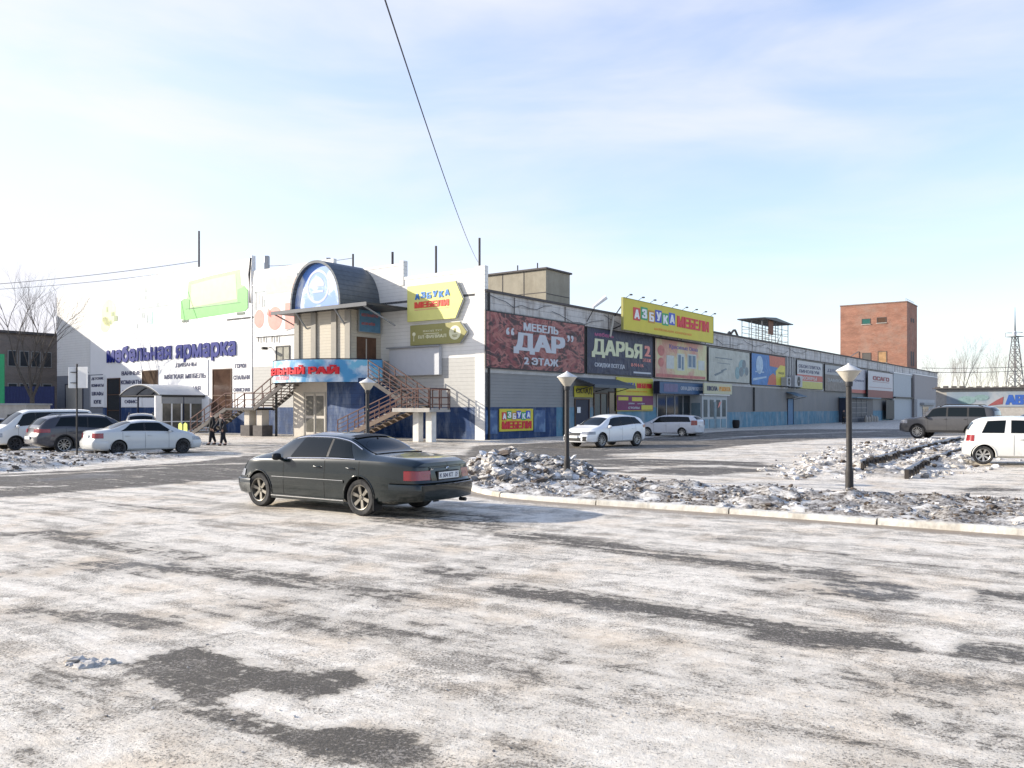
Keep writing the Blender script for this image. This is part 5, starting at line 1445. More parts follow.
x0, y0, _ = AT(-14, 66); r = empty('green_board', (x0, y0, 0), 0, 'bright green board at the left edge of the view', 'sign')
MB().box(0, 1.4, 0, .1, CAMH-.3, CAMH+54*66/FPX).build('board', mat('green_board', (.02, .30, .12), .5, var=.15), r); MB().bar((.5, .15, 0), (.5, .15, 5), .1).bar((1.0, .15, 0), (1.0, .15, 5), .1).build('post', M_dark, r)
x0, y0, _ = AT(-20, 58); r = empty('low_kiosk', (x0, y0, 0), 0, 'low pale concrete garage behind the white van', 'garage')
MB().box(0, 3.2, 0, 3, 0, 2.15).build('wall', M_conc, r); MB().box(-.1, 3.3, -.1, 3.1, 2.15, 2.27).build('roof', M_grey, r)
MB().box(1.9, 2.2, -.03, 0, .9, 1.5).box(2.5, 2.8, -.03, 0, .9, 1.5).build('window', M_dark, r)
# ================================================================== VEHICLES
def paint(name, col, flake=.0, rough=.32, coat=1.0, dirty=.12, metal=0.0):
    m = bpy.data.materials.new(name); m.use_nodes = True
    global n, l
    n, l, b = nodes_of(m)
    t = nd('TexCoord')
    sp = nd('SeparateXYZ'); l(t.outputs['Object'], sp.inputs[0])
    z = noise(t.outputs['Object'], 5, 6, .65)
    # road salt: thicker low down on the panels
    h = mrange(sp.outputs[2], .75, .15)
    f = mth('MULTIPLY', mth('ADD', mth('MULTIPLY', h, .75), .12), mrange(z, .3, .75))
    f = mth('MULTIPLY', f, dirty*3)
    c = mixc(f, col, (.33, .32, .30))
    l(c, b.inputs['Base Color'])
    b.inputs['Metallic'].default_value = metal
    r = mrange(f, 0, .5, rough, .75, False); l(r, b.inputs['Roughness'])
    b.inputs['Specular IOR Level'].default_value = .25; b.inputs['Coat Weight'].default_value = coat*.75; b.inputs['Coat Roughness'].default_value = .05
    return m
M_tyre = mat('tyre', (.022, .022, .023), .85, var=.25, vs=9, dirt=(.25, .24, .22), dirt_amt=.35, ds=5)
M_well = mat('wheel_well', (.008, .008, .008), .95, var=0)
M_rimL = mat('alloy_silver', (.50, .49, .46), .35, metal=.7, var=.15, vs=8)
M_rimD = mat('alloy_dark', (.06, .06, .065), .4, metal=.6, var=.15)
M_cglass = mat('car_glass', (.007, .010, .011), .03, var=0, spec=.22)
M_cglass2 = mat('car_glass_tinted', (.025, .035, .035), .07, var=0, spec=.8)
M_seam = mat('panel_gap', (.006, .006, .006), .8, var=0)
M_blk = mat('black_plastic', (.018, .018, .019), .55, var=.15, vs=8)
M_lamp_r = mat('red_lamp', (.24, .008, .012), .15, var=.2, vs=12, spec=.8)
M_lamp_w = mat('clear_lamp', (.27, .28, .30), .1, var=.3, vs=14, spec=.9)
M_lamp_o = mat('amber_lamp', (.5, .16, .02), .2, var=.1)
M_plate = mat('number_plate', (.72, .72, .70), .45, var=.06)

def interp(pts, x):
    "monotone cubic through (x, z) points"
    n_ = len(pts)
    if x <= pts[0][0]: return pts[0][1]
    if x >= pts[-1][0]: return pts[-1][1]
    for i in range(n_-1):
        if pts[i][0] <= x <= pts[i+1][0]: break
    h = [pts[k+1][0]-pts[k][0] for k in range(n_-1)]; d = [(pts[k+1][1]-pts[k][1])/h[k] for k in range(n_-1)]
    def tg(k):
        if k == 0: return d[0]
        if k == n_-1: return d[-1]
        if d[k-1]*d[k] <= 0: return 0
        w1, w2 = 2*h[k]+h[k-1], h[k]+2*h[k-1]
        return (w1+w2)/(w1/d[k-1]+w2/d[k])
    t = (x-pts[i][0])/h[i]; m0, m1 = tg(i), tg(i+1)
    return (2*t**3-3*t**2+1)*pts[i][1] + (t**3-2*t**2+t)*h[i]*m0 + (-2*t**3+3*t**2)*pts[i+1][1] + (t**3-t**2)*h[i]*m1

class Car:
    def __init__(c, xr, xf, W, top, sh, bot, R, wb, taper=.10, inset=.14, lean=.12, bow=.10, endshift_r=None, endshift_f=None, Lt=.6, gh=.86):
        c.xr, c.xf, c.W, c.top_, c.sh_, c.bot_, c.R, c.wb = xr, xf, W, top, sh, bot, R, wb
        c.taper, c.inset, c.lean, c.bow, c.Lt, c.gh = taper, inset, lean, bow, Lt, gh
        c.er = endshift_r or [(0, 0), (2, 0)]; c.ef = endshift_f or [(0, 0), (2, 0)]
    def top(c, x): return interp(c.top_, x)
    def sh(c, x): return min(interp(c.sh_, x), c.top(x)-.035)
    def bot(c, x): return interp(c.bot_, x)
    def wx(c, x):
        w = 1.0
        for e in (c.xr, c.xf):
            d = abs(x-e)
            if d < c.Lt: w -= c.taper*(1-d/c.Lt)**2.2
            if d < .10: w -= .055*(1-math.sqrt(max(0, 1-(1-d/.10)**2)))
        return c.W/2*w
    def ys(c, x, z):
        "half width of the lower body side"
        zb, zs = c.bot(x), c.sh(x); t = max(0, min(1, (z-zb)/(zs-zb)))
        return c.wx(x)*(.945+.055*math.sin(PI*(.12+.74*t)))
    def AB(c, x):
        zs, zt = c.sh(x), c.top(x); w = c.wx(x)
        hc = max(zt-zs-.02, .012); ya = c.ys(x, zs)-.022
        ins = min(c.inset + c.lean*hc, w*.5)
        return (ya, zs+.018), (ya-ins, zs+.018+hc*c.gh)
    def crown(c, x, y):
        (_, _), (yb, zb) = c.AB(x)
        return zb + (c.top(x)-zb)*(1-min(1, abs(y)/yb)**2.3)
    def cab(c, x, v):
        (ya, za), (yb, zb) = c.AB(x)
        k = v + 0
        return (ya+(yb-ya)*(k**1.15), za+(zb-za)*v)
    def D(c, p):
        x, y, z = p
        dr, df = x-c.xr, c.xf-x
        q = (y/(c.W/2))**2
        x += c.bow*q*math.exp(-max(dr, 0)/.45) - c.bow*q*math.exp(-max(df, 0)/.45)
        x -= interp(c.er, z)*math.exp(-max(dr, 0)/.22); x += interp(c.ef, z)*math.exp(-max(df, 0)/.22)
        return (x, y, z)
    def half(c, x):
        zb, zs = c.bot(x), c.sh(x); P = [(c.wx(x)*.86, zb), (c.wx(x)*.925, zb+.025)]
        for t in (.10, .22, .36, .5, .64, .78, .9, .97): P.append((c.ys(x, zb+(zs-zb)*t), zb+(zs-zb)*t))
        a, b = c.AB(x); P.append((a[0]+.012, a[1]-.006)); P.append(a)
        for v in (.33, .66, .93): P.append(c.cab(x, v))
        for f in (.965, .86, .7, .5, .25, 0): y = b[0]*f; P.append((y, c.crown(x, y)))
        return P
    def body(c, m, root, name='body', arches=True):
        N = 74; xs = []
        for i in range(N+1): xs.append(c.xr + (c.xf-c.xr)*i/N)
        for e, s in ((c.xr, 1), (c.xf, -1)):
            for d in (.008, .02, .04, .065, .10): xs.append(e+s*d)
        for p in c.top_: xs.append(p[0])
        xs = sorted(x for x in set(round(x, 4) for x in xs) if c.xr <= x <= c.xf)
        V = []; F = []; rings = []
        for x in xs:
            H = c.half(x); full = [(y, z) for y, z in H] + [(-y, z) for y, z in reversed(H[:-1])]
            nb_ = 6; bt = [(-H[0][0] + 2*H[0][0]*k/nb_, H[0][1]) for k in range(1, nb_)]
            ring = full + bt; rings.append(len(V))
            V += [c.D((x, y, z)) for y, z in ring]
        K = len(ring)
        for i in range(len(xs)-1):
            for k in range(K): F.append((rings[i]+k, rings[i]+(k+1) % K, rings[i+1]+(k+1) % K, rings[i+1]+k))
        for x in (xs[0], xs[-1]):
            H = c.half(x); b = len(V); nb_ = 6
            for (y, z) in H:
                V += [c.D((x, -y+2*y*k/nb_, z)) for k in range(nb_+1)]
            for i in range(len(H)-1):
                for k in range(nb_): F.append((b+i*7+k, b+i*7+k+1, b+(i+1)*7+k+1, b+(i+1)*7+k))
        me = bpy.data.meshes.new(name); me.from_pydata(V, [], F)
        bm = bmesh.new(); bm.from_mesh(me); bmesh.ops.remove_doubles(bm, verts=bm.verts, dist=2e-4)
        bmesh.ops.dissolve_degenerate(bm, edges=bm.edges, dist=1e-4)
        bmesh.ops.recalc_face_normals(bm, faces=bm.faces); bm.to_mesh(me); bm.free()
        me.materials.append(m); me.materials.append(M_well)
        o = bpy.data.objects.new(name, me); COL.objects.link(o)
        if arches:
            for sx in (-c.wb/2, c.wb/2):
                for sy in (-1, 1):
                    cut = MB(); w = c.W/2
                    y0, y1 = (w-.30, w+.2) if sy > 0 else (-w-.2, -w+.30)
                    r = c.R+.045; n_ = 40
                    cut.add([(sx+r*math.cos(2*PI*k/n_), y, c.R+.01+r*math.sin(2*PI*k/n_)) for y in (y0, y1) for k in range(n_)],
                            [tuple(range(n_))[::-1], tuple(range(n_, 2*n_))] + [(k, (k+1) % n_, n_+(k+1) % n_, n_+k) for k in range(n_)])
                    co = cut.build('cut', [M_well]); md = o.modifiers.new('b', 'BOOLEAN'); md.object = co; md.operation = 'DIFFERENCE'; md.solver = 'EXACT'
                    try: md.material_mode = 'TRANSFER'
                    except Exception: pass
            bpy.context.view_layer.update()
            ev = o.evaluated_get(bpy.context.evaluated_depsgraph_get())
            me2 = bpy.data.meshes.new_from_object(ev)
            cuts = [md.object for md in o.modifiers]
            o.modifiers.clear(); o.data = me2; me2.name = name
            for k in cuts: bpy.data.objects.remove(k)
            me = me2
        me.polygons.foreach_set('use_smooth', [True]*len(me.polygons)); me.set_sharp_from_angle(angle=R_(32)); me.update()
        o.parent = root
        return o
    # thin pieces that follow the surface
    def patch(c, fn, nu, nv, th=.0):
        "fn(u, v) -> undeformed point"
        mb = MB(); V = [c.D(fn(i/nu, j/nv)) for i in range(nu+1) for j in range(nv+1)]
        F = [(i*(nv+1)+j, (i+1)*(nv+1)+j, (i+1)*(nv+1)+j+1, i*(nv+1)+j+1) for i in range(nu) for j in range(nv)]
        return V, F
    def side_strip(c, mb, s, x0, x1, z0, z1, out, nu=10, nv=3):
        f = lambda u, v: (x0+(x1-x0)*u, s*(c.ys(x0+(x1-x0)*u, z0+(z1-z0)*v)+out), z0+(z1-z0)*v)
        V, F = c.patch(f, nu, nv); mb.add(V, F)
        # returns to the body at the edges so that it has thickness
        f2 = lambda u, v: (x0+(x1-x0)*u, s*(c.ys(x0+(x1-x0)*u, z1)+out*(1-v)), z1); V, F = c.patch(f2, nu, 1); mb.add(V, F)
        f3 = lambda u, v: (x0+(x1-x0)*u, s*(c.ys(x0+(x1-x0)*u, z0)+out*(1-v)), z0); V, F = c.patch(f3, nu, 1); mb.add(V, F)
    def side_window(c, mb, s, x0b, x0t, x1b, x1t, v0=.06, v1=.93, out=.006, nu=14, nv=6):
        def f(u, v):
            vv = v0+(v1-v0)*v; x = (x0b+(x0t-x0b)*v) + ((x1b+(x1t-x1b)*v)-(x0b+(x0t-x0b)*v))*u
            y, z = c.cab(x, vv); return (x, s*(y+out), z+out*.3)
        V, F = c.patch(f, nu, nv); mb.add(V, F)
    def screen(c, mb, x0, x1, f0=.93, f1=.93, out=.008, nu=12, nv=12, xs=1):
        def f(u, v):
            x = x0+(x1-x0)*u; k = f0+(f1-f0)*u; (_, _), (yb, zb) = c.AB(x)
            y = yb*k*(2*v-1); return (x+xs*out*.7, y, c.crown(x, y)+out)
        V, F = c.patch(f, nu, nv); mb.add(V, F)
    def wrap(c, mb, e, z0, z1, out, ya, yb, side0=0.0, nv=3, prof=None, n_=16):
        """band round an end: e = -1 rear, +1 front; from lateral ya to yb (signed, undeformed), then
        if side0 > 0 on along the flank for side0 metres on yb's side"""
        xe = c.xf if e > 0 else c.xr
        path = []
        yy = lambda z: c.ys(xe - e*.004, z)
        def pts(z, o):
            P = []; w = yy(z); lim = w*.97
            A = max(-lim, min(lim, ya)); B = max(-lim, min(lim, yb))
            for i in range(n_+1): P.append((xe+e*o, A+(B-A)*i/n_, z))
            if side0 > 0:
                s = 1 if yb > 0 else -1
                for d in (.01, .03, .06, .1, .16, .24, .34, .46, .6, .8):
                    dd = min(d, side0); x = xe-e*dd; P.append((x, s*(c.ys(x, z)+o), z))
                    if d >= side0: break
            return P
        prof = prof or [(z0, out*.1), (z0+.005, out), (z1-.005, out), (z1, out*.1)]
        rows = [pts(z, o) for z, o in prof]
        V = [c.D(p) for r_ in rows for p in r_]; K = len(rows[0])
        F = [(i*K+k, i*K+k+1, (i+1)*K+k+1, (i+1)*K+k) for i in range(len(rows)-1) for k in range(K-1)]
        # close the two short ends
        mb.add(V, F)
def wheel(root, x, y, R, Wt, spokes, m_rim, s, rimf=.66, steer=0, style='spoke'):
    "tyre with a rim child; s = side of the car"
    prof = [(R*rimf, -Wt*.42), (R*.80, -Wt*.5), (R*.93, -Wt*.49), (R*.985, -Wt*.40), (R, -Wt*.25), (R, Wt*.25), (R*.985, Wt*.40), (R*.93, Wt*.49), (R*.80, Wt*.5), (R*rimf, Wt*.42)]
    mb = MB(); mb.lathe(prof, 40, axis='y')
    # inner back wall
    mb.lathe([(R*rimf, -Wt*.42), (R*rimf*.98, 0), (0, 0)], 40, axis='y') if s > 0 else mb.lathe([(R*rimf, Wt*.42), (R*rimf*.98, 0), (0, 0)], 40, axis='y')
    w = mb.build('wheel', M_tyre, root, smooth=35); w.location = (x, y, R); w.rotation_euler = (0, 0, steer)
    r = MB(); rr = R*rimf; y1 = Wt*.44*s; y0 = Wt*.28*s
    r.lathe([(rr*1.02, y1), (rr*.99, y1+.008*s), (rr*.93, y1), (rr*.90, y0-.06*s)], 40, axis='y')
    r.lathe([(0, y1-.012*s), (rr*.13, y1-.012*s), (rr*.19, y1-.03*s), (rr*.20, y0-.05*s)], 20, axis='y')
    for k in range(spokes):
        a = 2*PI*k/spokes + .3
        ca, sa = math.cos(a), math.sin(a)
        wi, wo = rr*(.10 if spokes < 9 else .05), rr*(.15 if spokes < 9 else .06)
        V = []
        for (q, hw__, yy) in ((rr*.14, wi, y1-.03*s), (rr*.92, wo, y1-.012*s)):
            for side_ in (-1, 1):
                for dep in (0, -.035*s):
                    V.append((q*ca-side_*hw__*sa, yy+dep, q*sa+side_*hw__*ca))
        r.add(V, [(0, 2, 6, 4), (1, 5, 7, 3), (0, 4, 5, 1), (2, 3, 7, 6), (4, 6, 7, 5), (0, 1, 3, 2)])
    r.build('rim', m_rim, w, smooth=35)
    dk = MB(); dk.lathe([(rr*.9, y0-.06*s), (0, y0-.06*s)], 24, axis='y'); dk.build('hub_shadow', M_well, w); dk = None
    return w
def mirror(c, root, x, m, size=1.0, z=None):
    for s in (-1, 1):
        z_ = (z or c.sh(x)+.06); y = c.AB(x)[0][0]
        mb = MB(); n_ = 12; V = []; F = []
        rows = [(-1, .3), (-.8, .75), (-.3, 1), (.2, .95), (.7, .7), (1, .25)]
        for (q, k) in rows:
            for i in range(n_):
                a = 2*PI*i/n_
                V.append((x + .055*size*q, s*(y+.125*size + .095*size*k*math.copysign(abs(math.cos(a))**.7, math.cos(a))), z_ + .062*size*k*math.copysign(abs(math.sin(a))**.7, math.sin(a))))
        for j in range(len(rows)-1):
            for i in range(n_): F.append((j*n_+i, j*n_+(i+1) % n_, (j+1)*n_+(i+1) % n_, (j+1)*n_+i))
        F += [tuple(range(n_))[::-1], tuple((len(rows)-1)*n_+i for i in range(n_))]
        mb.add(V, F); mb.bar((x, s*(y-.01), z_-.05), (x, s*(y+.08), z_-.03), .05)
        mb.build('wing_mirror', m, root, smooth=50)
def handles(c, root, xs, z, m, s_all=(-1, 1)):
    for x in xs:
        for s in s_all:
            mb = MB(); y = c.ys(x, z)
            mb.tube([(x-.09, s*(y+.004), z), (x-.07, s*(y+.03), z+.004), (x+.07, s*(y+.03), z+.004), (x+.09, s*(y+.004), z)], [.012, .014, .014, .012], 6)
            mb.build('door_handle', m, root, smooth=60)
def seams(c, root, xs, z0=.0, extra=None):
    mb = MB()
    for x in xs:
        for s in (-1, 1):
            za, zb = c.bot(x)+.08, c.sh(x)-.005
            f = lambda u, v: (x+.010*(v-.5)+(extra or (lambda z: 0))(za+(zb-za)*u), s*(c.ys(x, za+(zb-za)*u)+.0022), za+(zb-za)*u)
            V, F = c.patch(f, 8, 1); mb.add(V, F)
    mb.build('panel_gaps', M_seam, root, fix=False)
def arch_lips(c, root, m, r_=.016, dr=.045):
    for sx in (-c.wb/2, c.wb/2):
        for s in (-1, 1):
            P = []; mb = MB()
            for k in range(25):
                a = -.15 + (PI+.3)*k/24; x = sx+(c.R+dr)*math.cos(a); z = c.R+.01+(c.R+dr)*math.sin(a)
                if z < c.bot(x)+.02: continue
                P.append(c.D((x, s*(c.ys(x, z)+.001), z)))
            mb.tube(P, r_, 6); mb.build('wheel_arch_lip', m, root, smooth=50)
def place_car(c, name, label, loc, ang, cat='car', group=None):
    r = empty(name, (loc[0], loc[1], loc[2] if len(loc) > 2 else 0), ang, label, cat, group)
    return r
def four_wheels(c, r, spokes, m_rim, Wt=.20, rimf=.66, inset=.02, steer=0):
    for sx in (-c.wb/2, c.wb/2):
        for s in (-1, 1): wheel(r, sx, s*(c.W/2-Wt/2-inset), c.R, Wt, spokes, m_rim, s, rimf, steer if sx > 0 else 0)
def glasses(c, r, wins, ws, rw, m=M_cglass, trim=None, v0=.06, v1=.93, belt=M_blk):
    for (a, b_, d, e) in wins:
        for s in (-1, 1):
            mb = MB(); c.side_window(mb, s, a, b_, d, e, v0, v1); mb.build('side_window', m, r, smooth=40, fix=False)
            if trim:
                # bright strip round the opening
                mb = MB(); P = []
                for k in range(13): x = a+(d-a)*k/12; y, z = c.cab(x, v0-.02); P.append(c.D((x, s*(y+.010), z)))
                mb.tube(P, .009, 5)
    mb = MB()
    xa, xb = min(w_[0] for w_ in wins)-.05, max(w_[2] for w_ in wins)+.05
    if trim:
        for s in (-1, 1):
            P = [c.D((xa+(xb-xa)*k/30, s*(c.cab(xa+(xb-xa)*k/30, .99)[0]+.010), c.cab(xa+(xb-xa)*k/30, .96)[1])) for k in range(31)]
            mb.tube(P, .010, 5)
            P = [c.D((xa+(xb-xa)*k/30, s*(c.cab(xa+(xb-xa)*k/30, .02)[0]+.010), c.cab(xa+(xb-xa)*k/30, .03)[1])) for k in range(31)]
            mb.tube(P, .009, 5)
        mb.build('window_trim', trim, r, smooth=50)
    mb = MB(); c.screen(mb, ws[0], ws[1], ws[2], ws[3], xs=1); mb.build('windscreen', m, r, smooth=40, fix=False)
    if rw: mb = MB(); c.screen(mb, rw[0], rw[1], rw[2], rw[3], xs=-1); mb.build('rear_window', m, r, smooth=40, fix=False)
    # black rubber under the side windows between the doors
    mb = MB()
    for s in (-1, 1):
        for i in range(len(wins)-1):
            c.side_window(mb, s, wins[i][2], wins[i][3], wins[i+1][0], wins[i+1][1], v0, v1, .003, 2, 4)
    if len(wins) > 1: mb.build('door_pillar', belt, r, fix=False)

# ---------------- dark green sedan in the foreground
gr = G(362, 515.5); gf = G(263, 506)
v = Vector((gf[0]-gr[0], gf[1]-gr[1])).normalized(); nrm = Vector((-v.y, v.x)); nrm = nrm if nrm.y > 0 else -nrm
mid = (Vector(gr)+Vector(gf))/2 + nrm*.79
S = Car(-2.50, 1.98, 1.70,
        top=[(-2.50, .93), (-2.34, .985), (-1.75, 1.03), (-1.42, 1.062), (-.78, 1.335), (-.35, 1.392), (.15, 1.40), (.52, 1.352), (1.15, 1.03), (1.35, .985), (1.8, .90), (1.93, .83), (1.98, .72)],
        sh=[(-2.50, .86), (-1.9, .925), (-1.0, .935), (.5, .90), (1.3, .88), (1.75, .82), (1.98, .65)],
        bot=[(-2.50, .31), (-2.2, .25), (-1.9, .21), (1.7, .19), (1.9, .20), (1.98, .26)], R=.315, wb=2.575, taper=.13, inset=.13, lean=.28, bow=.13,
        endshift_r=[(.2, .0), (.35, .10), (.56, .11), (.62, .045), (.9, .0), (1.1, -.05)], endshift_f=[(.2, .02), (.35, .10), (.5, .10), (.56, .03), (.8, -.08)], Lt=.75, gh=.87)
car = place_car(S, 'parked_sedan', 'dark green sedan parked alone on the icy road in the foreground', (mid.x, mid.y, 0), math.atan2(v.y, v.x)); car.scale = (1.06, 1.06, 1.06)
M_green = paint('dark_green_paint', (.003, .008, .008), rough=.22, dirty=.018, metal=.0)
S.body(M_green, car)
four_wheels(S, car, 6, mat('bronze_alloy', (.27, .25, .21), .38, metal=.6, var=.2, vs=9), .205, .68)
glasses(S, car, [(-1.12, -.88, -.50, -.46), (-.44, -.40, .47, .30), ], (1.14, .56, .90, .93), (-1.44, -.80, .86, .92), trim=M_chrome, v0=.10, v1=.90)
mb = MB()
for s in (-1, 1): S.side_window(mb, s, -1.32, -1.02, -1.14, -.92, .10, .84, .006, 4, 4)
seams(S, car, [.60, -.45, -1.28])
mb = MB()
for s in (-1, 1): S.side_strip(mb, s, -.93, .92, .545, .585, .014, 24)
for s in (-1, 1): S.side_strip(mb, s, -2.38, -1.70, .53, .57, .012, 10); S.side_strip(mb, s, 1.68, 1.95, .53, .57, .012, 8)
mb.build('side_molding', M_green, car, fix=False)
mb = MB()
for s in (-1, 1): S.side_strip(mb, s, -.92, .91, .585, .592, .016, 20, 1); S.side_strip(mb, s, -.93, .93, .235, .25, .03, 20, 1)
mb.build('bright_strip', M_chrome, car, fix=False)
mb = MB()
for s in (-1, 1): S.side_strip(mb, s, -.93, .93, .19, .27, .022, 20)
mb.build('side_skirt', M_green, car, fix=False)
handles(S, car, (-.28, -1.08), .80, M_green)
mirror(S, car, .68, M_blk, 1.05)
arch_lips(S, car, M_green, .014)
for s in (-1, 1):
    mb = MB(); S.wrap(mb, -1, .64, .80, .012, s*.42, s*.88, .20); mb.build('tail_light', M_lamp_r, car, smooth=40, fix=False)
    mb = MB(); S.wrap(mb, -1, .69, .75, .016, s*.46, s*.60, 0); mb.build('reversing_light', mat('dull_pink_lamp', (.30, .10, .10), .2, var=.2), car, smooth=40, fix=False)
    mb = MB(); S.wrap(mb, 1, .56, .69, .014, s*.42, s*.86, .22); mb.build('headlight', M_lamp_w, car, smooth=40, fix=False)
    mb = MB(); S.wrap(mb, 1, .40, .45, .018, s*.45, s*.7, 0); mb.build('indicator', M_lamp_o, car, smooth=40, fix=False)
def bumper(c, r, e, z0, z1, out, side, m):
    mb = MB()
    pr = [(z0, .0), (z0+.015, out*.8), ((z0+z1)/2, out), (z1-.02, out*.9), (z1, out*.4), (z1+.004, 0)]
    for s in (-1, 1): c.wrap(mb, e, z0, z1, out, 0, s*.9, side, prof=pr)
    return mb.build('bumper', m, r, smooth=50, fix=False)
bumper(S, car, -1, .30, .585, .03, .50, M_green); bumper(S, car, 1, .24, .52, .03, .45, M_green)
mb = MB(); 
for s in (-1, 1): S.wrap(mb, -1, .59, .60, .034, 0, s*.9, .5)
mb.build('bumper_gap', M_seam, car, fix=False)
mb = MB(); S.wrap(mb, -1, .605, .835, .007, -.42, .42, 0); mb.build('rear_panel', M_green, car, smooth=40, fix=False)
mb = MB(); S.wrap(mb, -1, .855, .862, .006, -.80, .80, 0); 
for s in (-1, 1): S.wrap(mb, -1, .60, .86, .004, s*.425, s*.435, 0)
mb.build('boot_gap', M_seam, car, fix=False)
mb = MB(); S.wrap(mb, 1, .54, .66, .010, -.38, .38, 0); mb.build('grille', M_blk, car, fix=False)
xr = S.D((S.xr, 0, .70))[0]
mb = MB(); mb.box(xr-.03, xr+.01, -.285, .285, .625, .785, ch=.006); pf = mb.build('plate_frame', M_blk, car)
pl = MB().box(-.27, .27, -.008, 0, 0, .115).build('number_plate', M_plate, car); pl.location = (xr-.031, 0, .65); pl.rotation_euler = (0, 0, -PI/2)
letters(pl, 'К 504 КТ', -.25, .022, .36, .072, M_letter_dark, out=.009, depth=.002, rows=14, bold=.03, name='plate_text')
letters(pl, '25', .17, .045, .07, .05, M_letter_dark, out=.009, depth=.002, rows=12, bold=.02, name='region_text')
letters(pl, 'RUS', .17, .018, .06, .018, M_letter_dark, out=.009, depth=.002, rows=10, name='country_text')
mb = MB(); MB
em = MB(); em.add([(xr-.012, .04*math.cos(2*PI*i/16), .82+.028*math.sin(2*PI*i/16)) for i in range(16)] + [(xr-.020, .026*math.cos(2*PI*i/16), .82+.017*math.sin(2*PI*i/16)) for i in range(16)], [(i, (i+1) % 16, 16+(i+1) % 16, 16+i) for i in range(16)]); em.build('boot_emblem', M_chrome, car)
sc_ = empty  # script badge at the left of the lid
b_ = MB()
badge = letters(car, 'Avante', 0, 0, .17, .035, M_chrome, out=0, depth=.004, rows=10, bold=.02, name='script_badge'); badge.location = (xr+.0, .41, .80); badge.rotation_euler = (0, 0, -PI/2)
badge.location = (S.D((S.xr-.012, .41, .8))[0], .41, .80)
mb = MB(); mb.tube([(-2.40, -.52, .245), (-2.53, -.52, .245)], .032, 12); mb.build('exhaust_pipe', M_dark, car, smooth=40)
for s in (-1, 1):
    MB().box(-1.29-.37, -1.29-.355, s*.77-.09, s*.8+.09, .12, .32).build('mud_flap', M_blk, car)
MB().tube([S.D((-.95, .0, S.crown(-.95, 0)+.012)), S.D((-.93, .0, S.crown(-.93, 0)+.02))], .012, 6).build('aerial_base', M_blk, car)
mb = MB(); P = [S.D((-1.46, y, S.crown(-1.46, y)+.006)) for y in np.linspace(-.62, .62, 9)]; mb.tube(P, .008, 5); mb.build('rear_window_seal', M_blk, car)
mb = MB(); S.screen(mb, -.86, -.70, .80, .80, out=.022, nu=3, nv=10, xs=-1); mb.build('sun_strip', M_blk, car, fix=False)

# ---------------- silver-white sedan at the left
gr = G(118, 455.5); gf = G(180, 456.3)
gr = (gr[0]+.1, 34.6); gf = (gf[0], 34.4)
v = Vector((math.cos(R_(46)), math.sin(R_(46))))
mid = Vector(G(118, 455.8)) + v*1.35 + Vector((-v.y, v.x))*.76
S2 = Car(-2.30, 2.20, 1.72,
         top=[(-2.30, .98), (-2.2, 1.03), (-1.85, 1.07), (-1.55, 1.12), (-.75, 1.40), (-.2, 1.465), (.25, 1.455), (.6, 1.38), (1.3, 1.04), (1.5, .985), (1.95, .87), (2.20, .70)],
         sh=[(-2.30, .90), (-1.6, .97), (0, .93), (1.2, .89), (1.9, .78), (2.20, .62)],
         bot=[(-2.30, .30), (-2.0, .22), (1.9, .20), (2.20, .26)], R=.31, wb=2.70, taper=.12, inset=.13, lean=.25, bow=.12,
         endshift_r=[(.2, 0), (.4, .09), (.6, .09), (.7, .02), (1.1, -.03)], endshift_f=[(.2, .0), (.4, .10), (.55, .08), (.8, -.08)])
c2 = place_car(S2, 'parked_sedan', 'pale silver sedan with dark wheels parked side-on at the left', (mid.x, mid.y, 0), math.atan2(v.y, v.x), group='sedans on the forecourt')
M_silver_p = paint('pearl_silver_paint', (.52, .53, .52), dirty=.07)
S2.body(M_silver_p, c2); four_wheels(S2, c2, 10, M_rimD, .2, .70)
glasses(S2, c2, [(-1.28, -.80, -.32, -.28), (-.24, -.20, .95, .42)], (1.28, .62, .90, .93), (-1.56, -.76, .88, .92), v0=.10, v1=.90)
seams(S2, c2, [.72, -.28, -1.2]); handles(S2, c2, (-.10, -1.0), .80, M_silver_p); mirror(S2, c2, .72, M_silver_p); arch_lips(S2, c2, M_silver_p, .012)
for s in (-1, 1):
    mb = MB(); S2.wrap(mb, -1, .72, .93, .012, s*.50, s*.88, .30); mb.build('tail_light', M_lamp_r, c2, smooth=40, fix=False)
    mb = MB(); S2.wrap(mb, 1, .58, .72, .012, s*.40, s*.86, .42); mb.build('headlight', M_lamp_w, c2, smooth=40, fix=False)
bumper(S2, c2, -1, .28, .60, .02, .5, M_silver_p); bumper(S2, c2, 1, .24, .52, .02, .4, M_silver_p)
xr = S2.D((S2.xr, 0, .78))[0]
MB().box(xr-.03, xr+.01, -.26, .26, .72, .85).build('number_plate', M_plate, c2)
MB().box(-1.35-.38, -1.35-.36, -.85, -.66, .12, .3).box(-1.35-.38, -1.35-.36, .66, .85, .12, .3).build('mud_flap', M_blk, c2)

